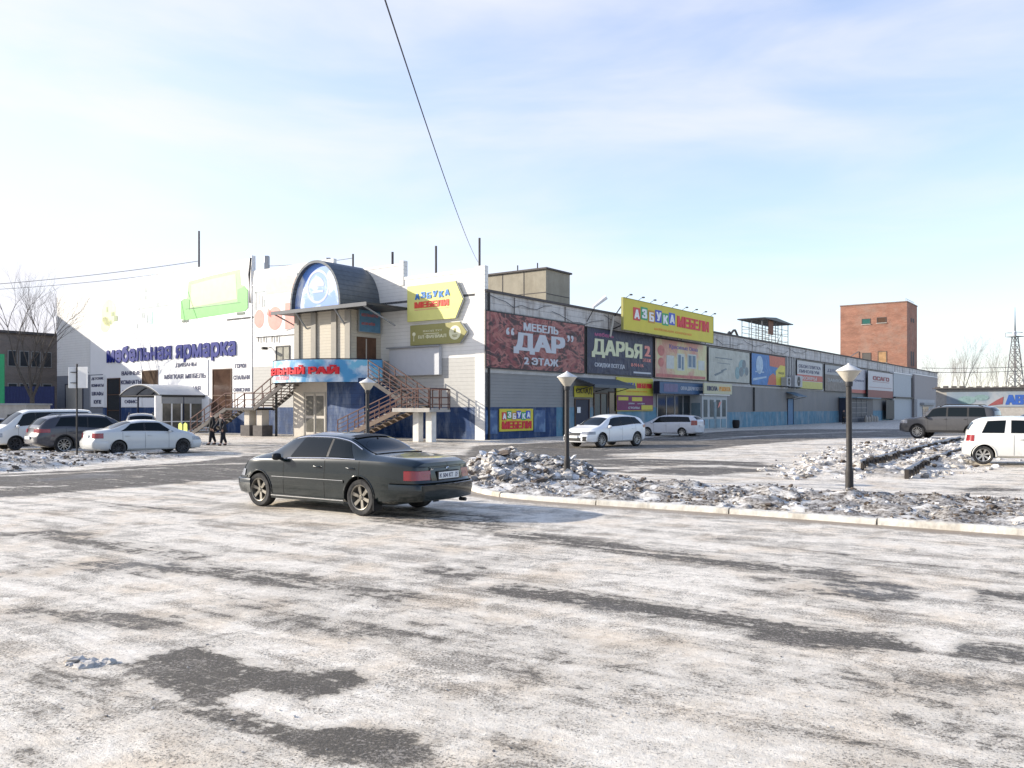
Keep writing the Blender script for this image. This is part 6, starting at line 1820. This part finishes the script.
def suv(name, label, loc, ang, P, wins, ws, rw, m, rim, spokes, cat='car', lights=None, z_off=0, hnd=None, rails=False, mir=None, group=None, Wt=.22, clad=None, belt=M_blk, glass=M_cglass, seam=None, tail=None, head=None, grille=None, plate=None):
    c = Car(**P); r = place_car(c, name, label, (loc[0], loc[1], loc[2] if len(loc) > 2 else 0), ang, cat, group)
    c.body(m, r); four_wheels(c, r, spokes, rim, Wt, .68)
    glasses(c, r, wins, ws, rw, glass, v0=.08, v1=.90, belt=belt)
    if seam: seams(c, r, seam)
    if hnd: handles(c, r, hnd[0], hnd[1], m)
    mirror(c, r, mir or .75, m, 1.25)
    arch_lips(c, r, clad or m, .03 if clad else .014)
    if clad:
        mb = MB()
        for s in (-1, 1): c.side_strip(mb, s, -c.wb/2+c.R+.06, c.wb/2-c.R-.06, c.bot(0)+.02, c.bot(0)+.14, .02, 14)
        mb.build('sill_cladding', clad, r, fix=False)
    if rails:
        for s in (-1, 1):
            xs2 = np.linspace(rails[0], rails[1], 9); mb = MB()
            mb.tube([(x, s*(c.AB(x)[1][0]-.03), c.AB(x)[1][1]+(.10 if 0 < i < 8 else .01)) for i, x in enumerate(xs2)], .022, 6)
            mb.build('roof_rail', M_pipe if rails[2] else M_blk, r, smooth=50)
    for s in (-1, 1):
        if tail: mb = MB(); c.wrap(mb, -1, tail[0], tail[1], .014, s*tail[2], s*.9, tail[3]); mb.build('tail_light', M_lamp_r, r, smooth=40, fix=False)
        if head: mb = MB(); c.wrap(mb, 1, head[0], head[1], .014, s*head[2], s*.9, head[3]); mb.build('headlight', M_lamp_w, r, smooth=40, fix=False)
    if grille:
        for g_ in grille: mb = MB(); c.wrap(mb, 1, g_[0], g_[1], .012, g_[2], g_[3], 0); mb.build('grille', M_blk, r, fix=False)
    if plate:
        for e, z0_, z1_ in plate:
            xx = c.D((c.xf if e > 0 else c.xr, 0, (z0_+z1_)/2))[0]; MB().box(min(xx, xx+e*.035), max(xx, xx+e*.035), -.26, .26, z0_, z1_).build('number_plate', M_plate, r)
    return c, r
# grey SUV, seen from behind its left side (tail at the left)
P = dict(xr=-2.40, xf=2.35, W=1.88, top=[(-2.40, 1.10), (-2.30, 1.22), (-1.95, 1.52), (-1.5, 1.64), (-.4, 1.70), (.3, 1.67), (.75, 1.55), (1.35, 1.14), (1.55, 1.08), (2.1, .97), (2.35, .80)],
         sh=[(-2.40, 1.04), (-1.5, 1.12), (0, 1.02), (1.3, .98), (2.0, .88), (2.35, .72)], bot=[(-2.40, .42), (-2.0, .28), (2.0, .28), (2.35, .34)], R=.37, wb=2.74, taper=.12, inset=.12, lean=.2, bow=.14,
         endshift_r=[(.3, 0), (.5, .10), (.75, .10), (.85, .02), (1.3, -.05)])
x, y = G(63, 453.2)
v = Vector((math.cos(R_(48)), math.sin(R_(48)))); cc = Vector(G(63.5, 453.4)) + v*1.37 + Vector((-v.y, v.x))*.83
suv('parked_suv', 'dark grey SUV with pale roof bars between the van and the silver sedan', (cc.x, cc.y, 0), R_(48), P, [(-1.75, -1.45, -.42, -.36), (-.36, -.30, .95, .50)], (1.36, .78, .90, .92), (-2.28, -1.98, .85, .88),
    paint('grey_suv_paint', (.045, .045, .055), dirty=.05), M_rimL, 10, rails=(-1.6, .6, True), seam=[.75, -.38, -1.3], hnd=((-.1, -1.1), .92), tail=(.90, 1.06, .35, .42), head=(.72, .84, .4, .4), clad=M_blk, plate=[(-1, .62, .74)], group='SUVs in the yard')
# white van with its nose to the left
P = dict(xr=-2.2, xf=2.2, W=1.70, top=[(-2.2, 1.75), (-2.1, 1.86), (-1.5, 1.90), (.6, 1.88), (.95, 1.76), (1.62, 1.20), (1.8, 1.08), (2.1, .92), (2.2, .76)],
         sh=[(-2.2, 1.10), (0, 1.08), (1.4, 1.04), (1.9, .86), (2.2, .66)], bot=[(-2.2, .32), (2.0, .28), (2.2, .34)], R=.31, wb=2.6, taper=.08, inset=.10, lean=.10, bow=.10, gh=.92)
x, y, _ = AT(40, 40.0)
suv('parked_van', 'white minivan with sloping nose parked left of the dark grey SUV', (x, y, 0), R_(228), P, [(-2.0, -2.0, -.7, -.66), (-.6, -.56, .42, .40), (.48, .46, 1.35, .95)], (1.62, .97, .92, .93), (-2.19, -2.12, .8, .8),
    paint('white_van_paint', (.66, .66, .63), dirty=.14), M_rimD, 8, cat='van', seam=[.45, 1.2, -.7], head=(.62, .80, .35, .3), grille=[(.64, .76, -.34, .34)], plate=[(1, .42, .54)], mir=1.25, tail=(.9, 1.3, .6, .08), clad=M_blk)
# dark car at the extreme left
P = dict(xr=-2.25, xf=2.2, W=1.72, top=[(-2.25, .98), (-1.8, 1.06), (-1.5, 1.12), (-.7, 1.40), (0, 1.46), (.5, 1.40), (1.25, 1.05), (1.9, .88), (2.2, .72)], sh=[(-2.25, .92), (0, .93), (1.2, .9), (2.2, .62)], bot=[(-2.25, .3), (0, .2), (2.2, .28)], R=.31, wb=2.6)
x, y, _ = AT(-8, 42)
suv('parked_hatchback', 'blue black car cut off by the left edge of the view', (x, y, 0), R_(228), P, [(-1.2, -.8, -.3, -.28), (-.22, -.2, .9, .42)], (1.22, .56, .9, .92), (-1.5, -.75, .88, .9), paint('blue_black_paint', (.03, .04, .06)), M_rimD, 8, tail=(.75, .9, .5, .3), head=(.58, .7, .4, .4), seam=[.7, -.28])
# car hidden behind the silver sedan (only its roof shows)
x, y, _ = AT(141, 47)
P = dict(xr=-2.3, xf=2.3, W=1.80, top=[(-2.30, 1.10), (-2.2, 1.25), (-1.9, 1.55), (-1.4, 1.66), (-.4, 1.68), (.3, 1.64), (.75, 1.50), (1.35, 1.14), (2.1, .97), (2.30, .80)],
         sh=[(-2.30, 1.04), (0, 1.02), (1.3, .98), (2.30, .72)], bot=[(-2.30, .42), (2.30, .34)], R=.36, wb=2.7)
suv('parked_suv', 'dark car parked farther back, only its roof showing over the silver sedan', (x, y, 0), R_(114), P, [(-1.7, -1.5, -.4, -.36), (-.34, -.3, .95, .50)], (1.36, .78, .90, .92), (-2.2, -1.95, .85, .88), paint('roof_grey_paint', (.12, .12, .12)), M_rimD, 8, rails=(-1.6, .5, False), seam=[.7], tail=(.9, 1.05, .5, .3), head=(.72, .84, .4, .4), group='SUVs in the yard')
# white crossover with its nose towards the lamp
gn = Vector((4.35, 41.3)); hd = Vector((-.73, -.685)).normalized(); sd = Vector((-hd.y, hd.x))
sd = sd if sd.y > 0 else -sd
P = dict(xr=-2.30, xf=2.36, W=1.87, top=[(-2.30, 1.12), (-2.2, 1.25), (-1.85, 1.50), (-1.3, 1.60), (-.5, 1.645), (.1, 1.62), (.6, 1.49), (1.35, 1.10), (1.55, 1.04), (2.1, .90), (2.36, .70)],
         sh=[(-2.30, 1.06), (-1.6, 1.10), (0, 1.00), (1.3, .94), (2.0, .82), (2.36, .62)], bot=[(-2.30, .40), (-2.0, .27), (2.0, .25), (2.36, .28)], R=.365, wb=2.75, taper=.13, inset=.12, lean=.22, bow=.16,
         endshift_f=[(.2, .02), (.4, .10), (.55, .08), (.8, -.06)])
cc = gn - hd*1.375 + sd*.80
suv('parked_crossover', 'white crossover facing the street lamp beside the snow heap', (cc.x, cc.y, 0), math.atan2(hd.y, hd.x), P, [(-1.85, -1.45, -1.15, -1.10), (-1.06, -1.0, -.22, -.20), (-.14, -.12, .98, .50)], (1.36, .64, .90, .92), (-2.2, -1.9, .85, .88),
    paint('white_crossover_paint', (.74, .75, .75), dirty=.10), mat('alloy_light', (.45, .44, .42), .4, metal=.6, var=.15), 10, seam=[.85, -.17, -1.25], hnd=((-.05, -1.02), .90), head=(.66, .80, .40, .42), grille=[(.60, .74, -.36, .36), (.34, .50, -.42, .42), (.34, .56, .52, .78), (.34, .56, -.78, -.52)], plate=[(1, .48, .60)], tail=(.95, 1.1, .5, .4), clad=None, mir=.95)
# white estate behind it
gn = Vector((11.45, 56.3)); hd = Vector((-.80, .60)); sd = Vector((.60, .80))
P = dict(xr=-2.30, xf=2.25, W=1.72, top=[(-2.30, 1.05), (-2.22, 1.18), (-1.95, 1.40), (-1.5, 1.47), (-.3, 1.50), (.3, 1.47), (.65, 1.38), (1.35, 1.02), (1.9, .88), (2.25, .70)],
         sh=[(-2.30, .98), (0, .93), (1.3, .88), (2.25, .62)], bot=[(-2.30, .32), (-2.0, .22), (2.25, .24)], R=.31, wb=2.6, taper=.12, inset=.12, lean=.2, bow=.12)
cc = gn + hd*1.3 + sd*.72
suv('parked_estate', 'white estate car nose-in to the shop window, behind the white crossover', (cc.x, cc.y, 0), math.atan2(hd.y, hd.x), P, [(-1.95, -1.7, -1.10, -1.06), (-1.0, -.96, -.18, -.16), (-.10, -.08, 1.0, .52)], (1.34, .68, .90, .92), (-2.22, -1.97, .85, .88),
    paint('white_estate_paint', (.62, .63, .65), dirty=.10), M_rimL, 8, seam=[.8, -.13, -1.1], hnd=((-.05, -1.0), .80), tail=(.80, 1.12, .55, .30), head=(.6, .72, .4, .4), plate=[(-1, .70, .82)], mir=.9)
# big grey off-roader at the right
D_ = 48.0; xw = (917.7-512)/FPX*D_
P = dict(xr=-2.55, xf=2.45, W=1.97, top=[(-2.55, 1.35), (-2.48, 1.6), (-2.25, 1.80), (-1.8, 1.88), (-.2, 1.90), (.35, 1.86), (.75, 1.72), (1.25, 1.27), (1.45, 1.22), (2.2, 1.14), (2.45, .98)],
         sh=[(-2.55, 1.20), (0, 1.20), (1.2, 1.16), (2.1, 1.06), (2.45, .90)], bot=[(-2.55, .45), (-2.2, .36), (2.1, .36), (2.45, .42)], R=.40, wb=2.85, taper=.10, inset=.10, lean=.16, bow=.14, gh=.9,
         endshift_f=[(.3, 0), (.5, .08), (.7, .08), (1.0, -.02)])
ang = math.atan2(.68, -.73)
cx_, cy_ = xw + .73*1.425 + .68*.86, D_ - .68*1.425 + .73*.86
suv('parked_off_roader', 'large dark grey off-roader standing behind the white hatchback', (cx_, cy_, .21), ang, P, [(-2.15, -2.0, -1.25, -1.22), (-1.15, -1.12, -.18, -.16), (-.08, -.07, 1.02, .66)], (1.26, .78, .90, .92), (-2.48, -2.28, .8, .85),
    paint('metallic_grey_paint', (.055, .055, .058), dirty=.06), M_rimL, 12, cat='off-roader', rails=(-1.9, .3, False), seam=[.85, -.12, -1.2], hnd=((-.05, -1.05), 1.12), head=(.86, 1.04, .5, .45), grille=[(.74, 1.02, -.45, .45)], plate=[(1, .52, .64)], tail=(1.0, 1.2, .6, .3), clad=M_blk, mir=.95, Wt=.25)
# white hatchback cut by the right edge
D_ = 26.2; xw = (983-512)/FPX*D_
P = dict(xr=-1.68, xf=1.85, W=1.66, top=[(-1.68, .99), (-1.63, 1.12), (-1.45, 1.36), (-1.1, 1.47), (-.3, 1.51), (.3, 1.46), (.6, 1.36), (1.2, 1.02), (1.6, .88), (1.85, .70)],
         sh=[(-1.68, .93), (0, .93), (1.1, .90), (1.85, .62)], bot=[(-1.68, .30), (-1.5, .21), (1.85, .24)], R=.292, wb=2.37, taper=.13, inset=.10, lean=.20, bow=.14, Lt=.5,
         endshift_r=[(.2, 0), (.35, .08), (.6, .08), (.75, .0), (1.3, -.06)])
cx_, cy_ = xw+1.185*.891+.75*.454, D_-1.185*.454+.75*.891
suv('parked_hatchback', 'small white hatchback cut off by the right edge, beside the snow strips', (cx_, cy_, gz(cx_, cy_)+.0), R_(-27), P, [(-1.28, -1.08, -.62, -.56), (-.44, -.42, .90, .50)], (1.2, .62, .90, .92), (-1.65, -1.50, .85, .88),
    paint('warm_white_paint', (.74, .73, .68), dirty=.06), M_rimL, 7, seam=[.75, -.36], hnd=((-.15,), .80), tail=(.72, .92, .5, .16), head=(.6, .72, .4, .4), plate=[(-1, .5, .62)], mir=.8, Wt=.19, belt=mat('cream_pillar', (.72, .71, .66), .4, var=0))
# black car behind the hatchback
x, y, _ = AT(1035, 40)
P = dict(xr=-2.3, xf=2.3, W=1.80, top=[(-2.30, 1.10), (-2.2, 1.25), (-1.9, 1.5), (-1.4, 1.62), (-.4, 1.66), (.3, 1.62), (.75, 1.50), (1.35, 1.12), (2.1, .97), (2.30, .80)],
         sh=[(-2.30, 1.04), (0, 1.02), (1.3, .98), (2.30, .72)], bot=[(-2.30, .42), (2.30, .34)], R=.36, wb=2.7)
suv('parked_suv', 'black car behind the white hatchback at the right edge', (x+.6, y, gz(x, y)), R_(176), P, [(-1.7, -1.5, -.4, -.36), (-.34, -.3, .95, .50)], (1.36, .78, .90, .92), (-2.2, -1.95, .85, .88), paint('black_car_paint', (.02, .02, .022)), M_rimD, 8, seam=[.7, -.4], tail=(.9, 1.05, .5, .3), head=(.72, .84, .4, .4), group='SUVs in the yard')

# ================================================================== STREET LAMPS, SIGN POST
M_post = mat('dark_lamp_post', (.035, .032, .03), .6, var=.3, vs=6, bump=.3, bs=30)
M_opal = mat('opal_lamp_glass', (.50, .46, .38), .35, var=.08)
M_cap = mat('lamp_cap', (.62, .61, .58), .5, var=.1)
def street_lamp(x, y, z, label, lean=0):
    r = empty('street_lamp', (x, y, z), 0, label, 'street lamp', 'street lamps with cone shaped heads')
    MB().lathe([(0, -.2), (.085, -.2), (.085, .55), (.075, .62), (.062, .66), (.060, 2.35), (.052, 2.5), (0, 2.5)], 16).build('post', M_post, r, smooth=35)
    MB().lathe([(0, 2.42), (.075, 2.42), (.085, 2.50), (.075, 2.53), (0, 2.53)], 16).build('collar', M_dark, r, smooth=35)
    MB().lathe([(.07, 2.52), (.10, 2.55), (.245, 2.745), (.25, 2.76)], 28).build('lamp_shade', M_opal, r, smooth=50)
    MB().lathe([(.262, 2.752), (.268, 2.765), (.25, 2.785), (.12, 2.855), (.035, 2.90), (.02, 2.925), (0, 2.93)], 28).build('lamp_cap', M_cap, r, smooth=50)
    r.rotation_euler = (0, lean, 0)
for (px, D_, lb, ln) in ((567, 22.2, 'street lamp standing in the rubble beside the snow heap and white crossover', 0), (849.5, 18.3, 'street lamp nearest the camera, at the right between kerb and snow field', -.006), (367.5, 27.0, 'street lamp behind the dark green sedan, before the rusty staircase', 0)):
    x, y, _ = AT(px, D_); street_lamp(x, y, 0, lb, ln)
x, y = G(77, 459.5)
r = empty('sign_post', (x, y, 0), 0, 'thin dark post carrying two white sign plates beside the parked cars', 'road sign')
MB().tube([(0, 0, -.1), (0, 0, 3.62)], .032, 8).build('post', M_post, r)
for (x0, x1, a) in ((-.30, -.02, .35), (.06, .52, -.25)):
    MB().box(0, x1-x0, -.02, 0, 2.70, 3.50, ch=.008).build('sign_plate', mat('sign_back', (.70, .70, .68), .4, var=.08), r, loc=(x0, -.05, 0)).rotation_euler = (0, 0, a)
MB().bar((-.25, -.03, 3.3), (.45, -.03, 3.3), .03).bar((-.25, -.03, 2.9), (.45, -.03, 2.9), .03).build('bracket', M_dark, r)

# ================================================================== PEOPLE
def person(x, y, z, H, face_ang, label, coat, trousers, pose, hair=(.02, .015, .012), cap=None, hold=None):
    "pose: dict of joint offsets; body grown from a skeleton, facing +x before turning"
    r = empty('person', (x, y, z), face_ang, label, 'person', 'people by the buildings')
    s = H/1.75
    def sk(name, verts, edges, rad, m, par=r, lvl=2):
        me = bpy.data.meshes.new(name); me.from_pydata([Vector(v)*s for v in verts], edges, [])
        o = bpy.data.objects.new(name, me); COL.objects.link(o)
        md = o.modifiers.new('s', 'SKIN'); md.use_smooth_shade = True
        for i, v in enumerate(me.skin_vertices[0].data):
            v.radius = (rad[i][0]*s, rad[i][1]*s) if isinstance(rad[i], tuple) else (rad[i]*s, rad[i]*s)
            v.use_root = (i == 0)
        o.modifiers.new('u', 'SUBSURF').levels = lvl
        bpy.context.view_layer.update()
        m2 = bpy.data.meshes.new_from_object(o.evaluated_get(bpy.context.evaluated_depsgraph_get()))
        bpy.data.objects.remove(o); m2.name = name; m2.materials.clear(); m2.materials.append(m)
        m2.polygons.foreach_set('use_smooth', [True]*len(m2.polygons))
        o = bpy.data.objects.new(name, m2); COL.objects.link(o); o.parent = par; return o
    st = pose.get('stride', .22); arm = pose.get('arm', .15); lean = pose.get('lean', .03)
    skin = mat('skin', (.42, .25, .18), .6, var=.08)
    hipz, knz, ankz = .92, .50, .09
    # whole body: pelvis, spine, neck, head, legs and arms as one surface
    V = [(0, 0, hipz), (lean*.4, 0, 1.12), (lean, 0, 1.38), (lean+.01, 0, 1.50), (lean+.03, 0, 1.60), (lean+.02, 0, 1.70),
         (st*.55, .10, knz), (st*.9, .11, ankz), (st*.9+.15, .12, .045), (-st*.2, -.10, knz), (-st*.95, -.11, ankz+.03), (-st*.95+.14, -.12, .045),
         (lean-.01, .19, 1.40), (lean-arm*.5, .25, 1.13), (lean-arm*.4+.10, .24, .90), (lean-.01, -.19, 1.40), (lean+arm*.6, -.25, 1.13), (lean+arm+.12, -.22, .92)]
    E = [(0, 1), (1, 2), (2, 3), (3, 4), (4, 5), (0, 6), (6, 7), (7, 8), (0, 9), (9, 10), (10, 11), (2, 12), (12, 13), (13, 14), (2, 15), (15, 16), (16, 17)]
    Rr = [(.13, .15), (.12, .145), (.12, .17), .055, .085, .08, .075, .045, .04, .075, .045, .04, .065, .05, .035, .065, .05, .035]
    b = sk('body', V, E, Rr, skin)
    # coat over torso and sleeves
    Vc = [V[0], V[1], V[2], (lean, 0, 1.47), V[12], V[13], tuple(V[14]), V[15], V[16], tuple(V[17]), (-.01, 0, .78)]
    Ec = [(0, 1), (1, 2), (2, 3), (2, 4), (4, 5), (5, 6), (2, 7), (7, 8), (8, 9), (0, 10)]
    sk('jacket', Vc, Ec, [(.165, .195), (.155, .18), (.15, .20), .085, .085, .07, .055, .085, .07, .055, (.165, .19)], coat)
    Vt = [V[0], V[6], (V[7][0], V[7][1], ankz+.02), V[9], (V[10][0], V[10][1], ankz+.04)]
    sk('trousers', Vt, [(0, 1), (1, 2), (0, 3), (3, 4)], [(.14, .16), .095, .065, .095, .065], trousers)
    hm = mat('hair_' + label[:6], hair, .8, var=.2)
    sk('hair' if not cap else 'cap', [(lean-.01, 0, 1.68), (lean-.015, 0, 1.74)], [(0, 1)], [(.095, .088), .07], cap or hm)
    sk('shoes', [(V[7][0]-.03, .11, .05), (V[8][0]+.03, .12, .045)], [(0, 1)], [.055, .045], M_black)
    sk('shoes', [(V[10][0]-.03, -.11, .06), (V[11][0]+.03, -.12, .045)], [(0, 1)], [.055, .045], M_black)
    for (hx, hy, hz) in (V[14], V[17]):
        # palm with five short fingers
        P = [(hx, hy, hz-.03), (hx+.01, hy, hz-.09)]; Eh = [(0, 1)]; Rh = [.03, .032]
        for k, (dx, ln) in enumerate(((-.028, .065), (-.010, .08), (.009, .075), (.027, .055))):
            P += [(hx+.01+dx, hy, hz-.10), (hx+.02+dx, hy*.98, hz-.10-ln)]; Eh += [(1, len(P)-2), (len(P)-2, len(P)-1)]; Rh += [.009, .008]
        P += [(hx+.055, hy, hz-.07), (hx+.07, hy, hz-.11)]; Eh += [(0, len(P)-2), (len(P)-2, len(P)-1)]; Rh += [.010, .008]
        sk('hand', P, Eh, Rh, skin, b, 1)
    fz = 1.635; fx = lean+.02+.075
    mb = MB()
    for s_ in (-1, 1): mb.box((fx-.005)*s, (fx+.01)*s, (s_*.03-.012)*s, (s_*.03+.012)*s, (fz+.02)*s, (fz+.032)*s)
    mb.build('eyes', M_black, b); MB().add([(fx*s, -.012*s, (fz-.02)*s), (fx*s, .012*s, (fz-.02)*s), ((fx+.03)*s, 0, (fz-.018)*s), (fx*s, 0, (fz+.03)*s)], [(0, 1, 2), (0, 2, 3), (1, 3, 2), (0, 3, 1)]).build('nose', skin, b)
    MB().box((fx-.01)*s, (fx+.006)*s, -.022*s, .022*s, (fz-.052)*s, (fz-.044)*s).build('mouth', mat('lips', (.3, .12, .1), .6), b)
    return r
M_jk1 = mat('black_jacket', (.012, .012, .014), .8, var=.3, vs=8, bump=.5, bs=12); M_jk2 = mat('charcoal_jacket', (.022, .024, .03), .8, var=.3, vs=8, bump=.5, bs=12); M_tr = mat('dark_trousers', (.014, .015, .02), .85, var=.2)
x, y, _ = AT(212.5, 44.5); person(x, y, 0, 1.78, R_(-150), 'person in a long black jacket walking, the left of the two by the stair', M_jk1, M_tr, dict(stride=.18, arm=.1))
x, y, _ = AT(223.5, 43.6); person(x, y, 0, 1.70, R_(-140), 'person in dark jacket bending forward a little, right of the two by the stair', M_jk2, M_tr, dict(stride=.2, arm=.22, lean=.12), cap=M_jk1)
p = wR(sR(843.5, 3.5), 3.5); person(p.x, p.y, 0, 1.75, R_(-60), 'person in dark clothes standing near the far stall behind the lamp post', M_jk2, M_tr, dict(stride=.05, arm=.08), cap=None)

# ================================================================== TREES, MAST, WIRES
def tree(name, label, x, y, h, m, seed, spread=.42, depth=6, lean=(0, 0), group=None, tr=.02, forks=None, droop=0, trunk_f=.33, nbr=(2, 3), thin=.6):
    rg = random.Random(seed)
    r = empty(name, (x, y, 0), 0, label, 'tree', group)
    tk = MB(); cr_ = MB()
    def grow(p, d, L_, rad, lv):
        n_ = 3; pts = [p]; q = Vector(p); dd = Vector(d)
        for i in range(n_):
            dd = (dd + Vector((rg.uniform(-.12, .12), rg.uniform(-.12, .12), rg.uniform(-.02, .10)-droop*lv*.02))).normalized()
            q = q + dd*L_/n_; pts.append(q.copy())
        r1 = rad*.66
        (tk if lv < 2 else cr_).tube(pts, [rad+(r1-rad)*i/n_ for i in range(n_+1)], 7 if lv < 2 else (4 if lv < 4 else 3), cap=False)
        if lv >= depth: return
        k = rg.randint(*nbr) + (1 if lv >= 2 else 0)
        for i in range(k):
            a = rg.uniform(0, 6.28); sp = spread*rg.uniform(.6, 1.3)
            u = dd.orthogonal().normalized(); u.rotate(Matrix.Rotation(a, 3, dd))
            nd_ = (dd*math.cos(sp)+u*math.sin(sp)).normalized()
            at = pts[-1] if i < 2 else pts[rg.randint(1, n_)]
            grow(at, nd_, L_*rg.uniform(.62, .86), r1*rg.uniform(.6, .85), lv+1)
    if forks:
        tk.tube([(0, 0, -.2), (.05, 0, h*.12), (0, 0, h*.24)], [h*tr*1.1, h*tr*.95, h*tr*.85], 9, cap=False)
        for (dx, dy, dz, f) in forks: grow(Vector((0, 0, h*.23)), Vector((dx, dy, dz)).normalized(), h*f, h*tr*.62, 1)
    else: grow(Vector((0, 0, -.2)), Vector((lean[0], lean[1], 1)).normalized(), h*trunk_f, h*tr, 0)
    tk.build('trunk', m, r, fix=False, smooth=60); cr_.build('crown', m, r, fix=False)
    return r
M_bark = mat('bare_bark', (.10, .085, .072), .9, var=.3, vs=6)
M_bark2 = mat('pale_birch_twigs', (.26, .22, .19), .9, var=.3, vs=3)
x, y, _ = AT(32, 74); tree('bare_tree', 'bare forked tree in front of the old three storey building', x, y, 12.0, M_bark, 21, .38, 6, forks=[(-.45, 0, 1, .30), (.38, .1, 1, .30), (.05, -.1, 1, .22)], tr=.018)
x, y, _ = AT(8, 92); tree('bare_tree', 'smaller bare tree leaning at the left edge by the old building', x, y, 10.5, M_bark, 8, .40, 6, lean=(.1, 0), tr=.013)
rg = random.Random(2)
protos = []
for i, (px, D_, h) in enumerate(((942, 175, 11.5), (952, 180, 12.5), (961, 172, 14.5), (968, 178, 12.0), (976, 185, 12.5), (984, 176, 10.5), (992, 182, 12.5), (1001, 175, 13.5), (1008, 180, 14.0), (1021, 178, 13.0), (1032, 176, 12.0), (934, 190, 10))):
    x, y, _ = AT(px, D_)
    lb = ['slender', 'bushy', 'tall upright', 'loose', 'narrow', 'low', 'fine twigged', 'spreading', 'tallest spreading', 'pale', 'outermost', 'half hidden'][i] + ' birch beyond the low shop, ' + ['just right of the wing end', 'second from the wing end', 'third from the wing end', 'fourth from the wing end', 'midway to the mast', 'in the dip midway to the mast', 'left of the pair by the mast', 'in the pair left of the mast', 'close left of the mast', 'right of the mast', 'at the right edge', 'behind the end of the wing'][i]
    tree('bare_birch', lb, x, y, h, M_bark2, 40+i, .30, 6, group='bare birches beyond the low shop', tr=.011, trunk_f=.34)
# lattice mast
x, y, _ = AT(1015, 190)
r = empty('lattice_mast', (x, y, 0), .3, 'steel lattice mast with a small platform near its top', 'mast')
HP = CAMH + (HOR-337)/FPX*190; HTp = CAMH + (HOR-318)/FPX*190
mb = MB(); lv = 11
def mw(f): return 1.75*(1-f)+.42*f
cor = ((-1, -1), (1, -1), (1, 1), (-1, 1))
for (a, b) in cor: mb.bar((a*mw(0), b*mw(0), 0), (a*mw(1), b*mw(1), HP), .2)
for i in range(lv):
    f0, f1 = i/lv, (i+1)/lv
    for k in range(4):
        a, b = cor[k], cor[(k+1) % 4]
        mb.bar((a[0]*mw(f0), a[1]*mw(f0), HP*f0), (b[0]*mw(f1), b[1]*mw(f1), HP*f1), .09); mb.bar((b[0]*mw(f0), b[1]*mw(f0), HP*f0), (a[0]*mw(f1), a[1]*mw(f1), HP*f1), .09)
        mb.bar((a[0]*mw(f1), a[1]*mw(f1), HP*f1), (b[0]*mw(f1), b[1]*mw(f1), HP*f1), .09)
M_mast = mat('mast_steel', (.16, .17, .18), .6, var=.15)
mb.build('lattice', M_mast, r)
mb = MB(); mb.box(-1.3, 1.3, -1.3, 1.3, HP, HP+.15)
for k in range(4):
    a, b = cor[k], cor[(k+1) % 4]; mb.bar((a[0]*1.3, a[1]*1.3, HP+1.0), (b[0]*1.3, b[1]*1.3, HP+1.0), .08); mb.bar((a[0]*1.3, a[1]*1.3, HP), (a[0]*1.3, a[1]*1.3, HP+1), .08)
mb.build('platform', M_mast, r)
MB().tube([(0, 0, HP), (0, 0, HP+3.2), (0, 0, HTp+2.4)], [.28, .13, .04], 6).build('spire', M_mast, r)
MB().lathe([(0, 0), (.5, .02), (.5, .3), (0, .3)], 14, axis='y', c=(-1.35, -1.3, HP+.7)).build('dish', M_white, r); MB().box(1.2, 1.6, -1.5, -1.1, HP+.2, HP+1.3).build('dish', M_white, r)
# overhead cables
def cable(label, a, b, sag, rad, n_=24, name='overhead_cable', cat='cable', group=None):
    a = Vector(a); b = Vector(b)
    P = [a.lerp(b, i/n_)-Vector((0, 0, sag*4*(i/n_)*(1-i/n_))) for i in range(n_+1)]
    o = MB().tube(P, rad, 5).build(name, M_dark); tag(o, label, cat, group)
e = wL(sL(478, -.5), -.5); end = Vector((e.x, e.y, CAMH+(HOR-262)/FPX*e.y))
cable('thin black cable running from the roof corner steeply up out of the picture', end, AT(372, 9.5, -40), .35, .011, 40)
a = AT(199, wL(sL(199, -1), -1).y, 261)
cable('upper of two thin cables from the tallest roof pole to the left', a, AT(-60, 70, 288), .25, .022, group='cables over the left forecourt')
a = AT(199, wL(sL(199, -1), -1).y, 269)
cable('lower of two thin cables crossing above the white wall to the left', a, AT(-60, 72, 292), .3, .018, group='cables over the left forecourt')
cable('thin cable strung from the vent pipe to the short pole behind the arched gable', AT(268, wL(sL(268, -.6), -.6).y, 266), AT(353, wL(sL(353, -1.2), -1.2).y, 258), .1, .02)
cable('upper of the thin wires stretched beyond the wing towards the mast', AT(922, 165, 368), AT(1040, 165, 366), .2, .05, group='wires beyond the low shop')
cable('lower of the thin wires stretched beyond the wing towards the mast', AT(922, 165, 372), AT(1040, 165, 370), .25, .05, group='wires beyond the low shop')
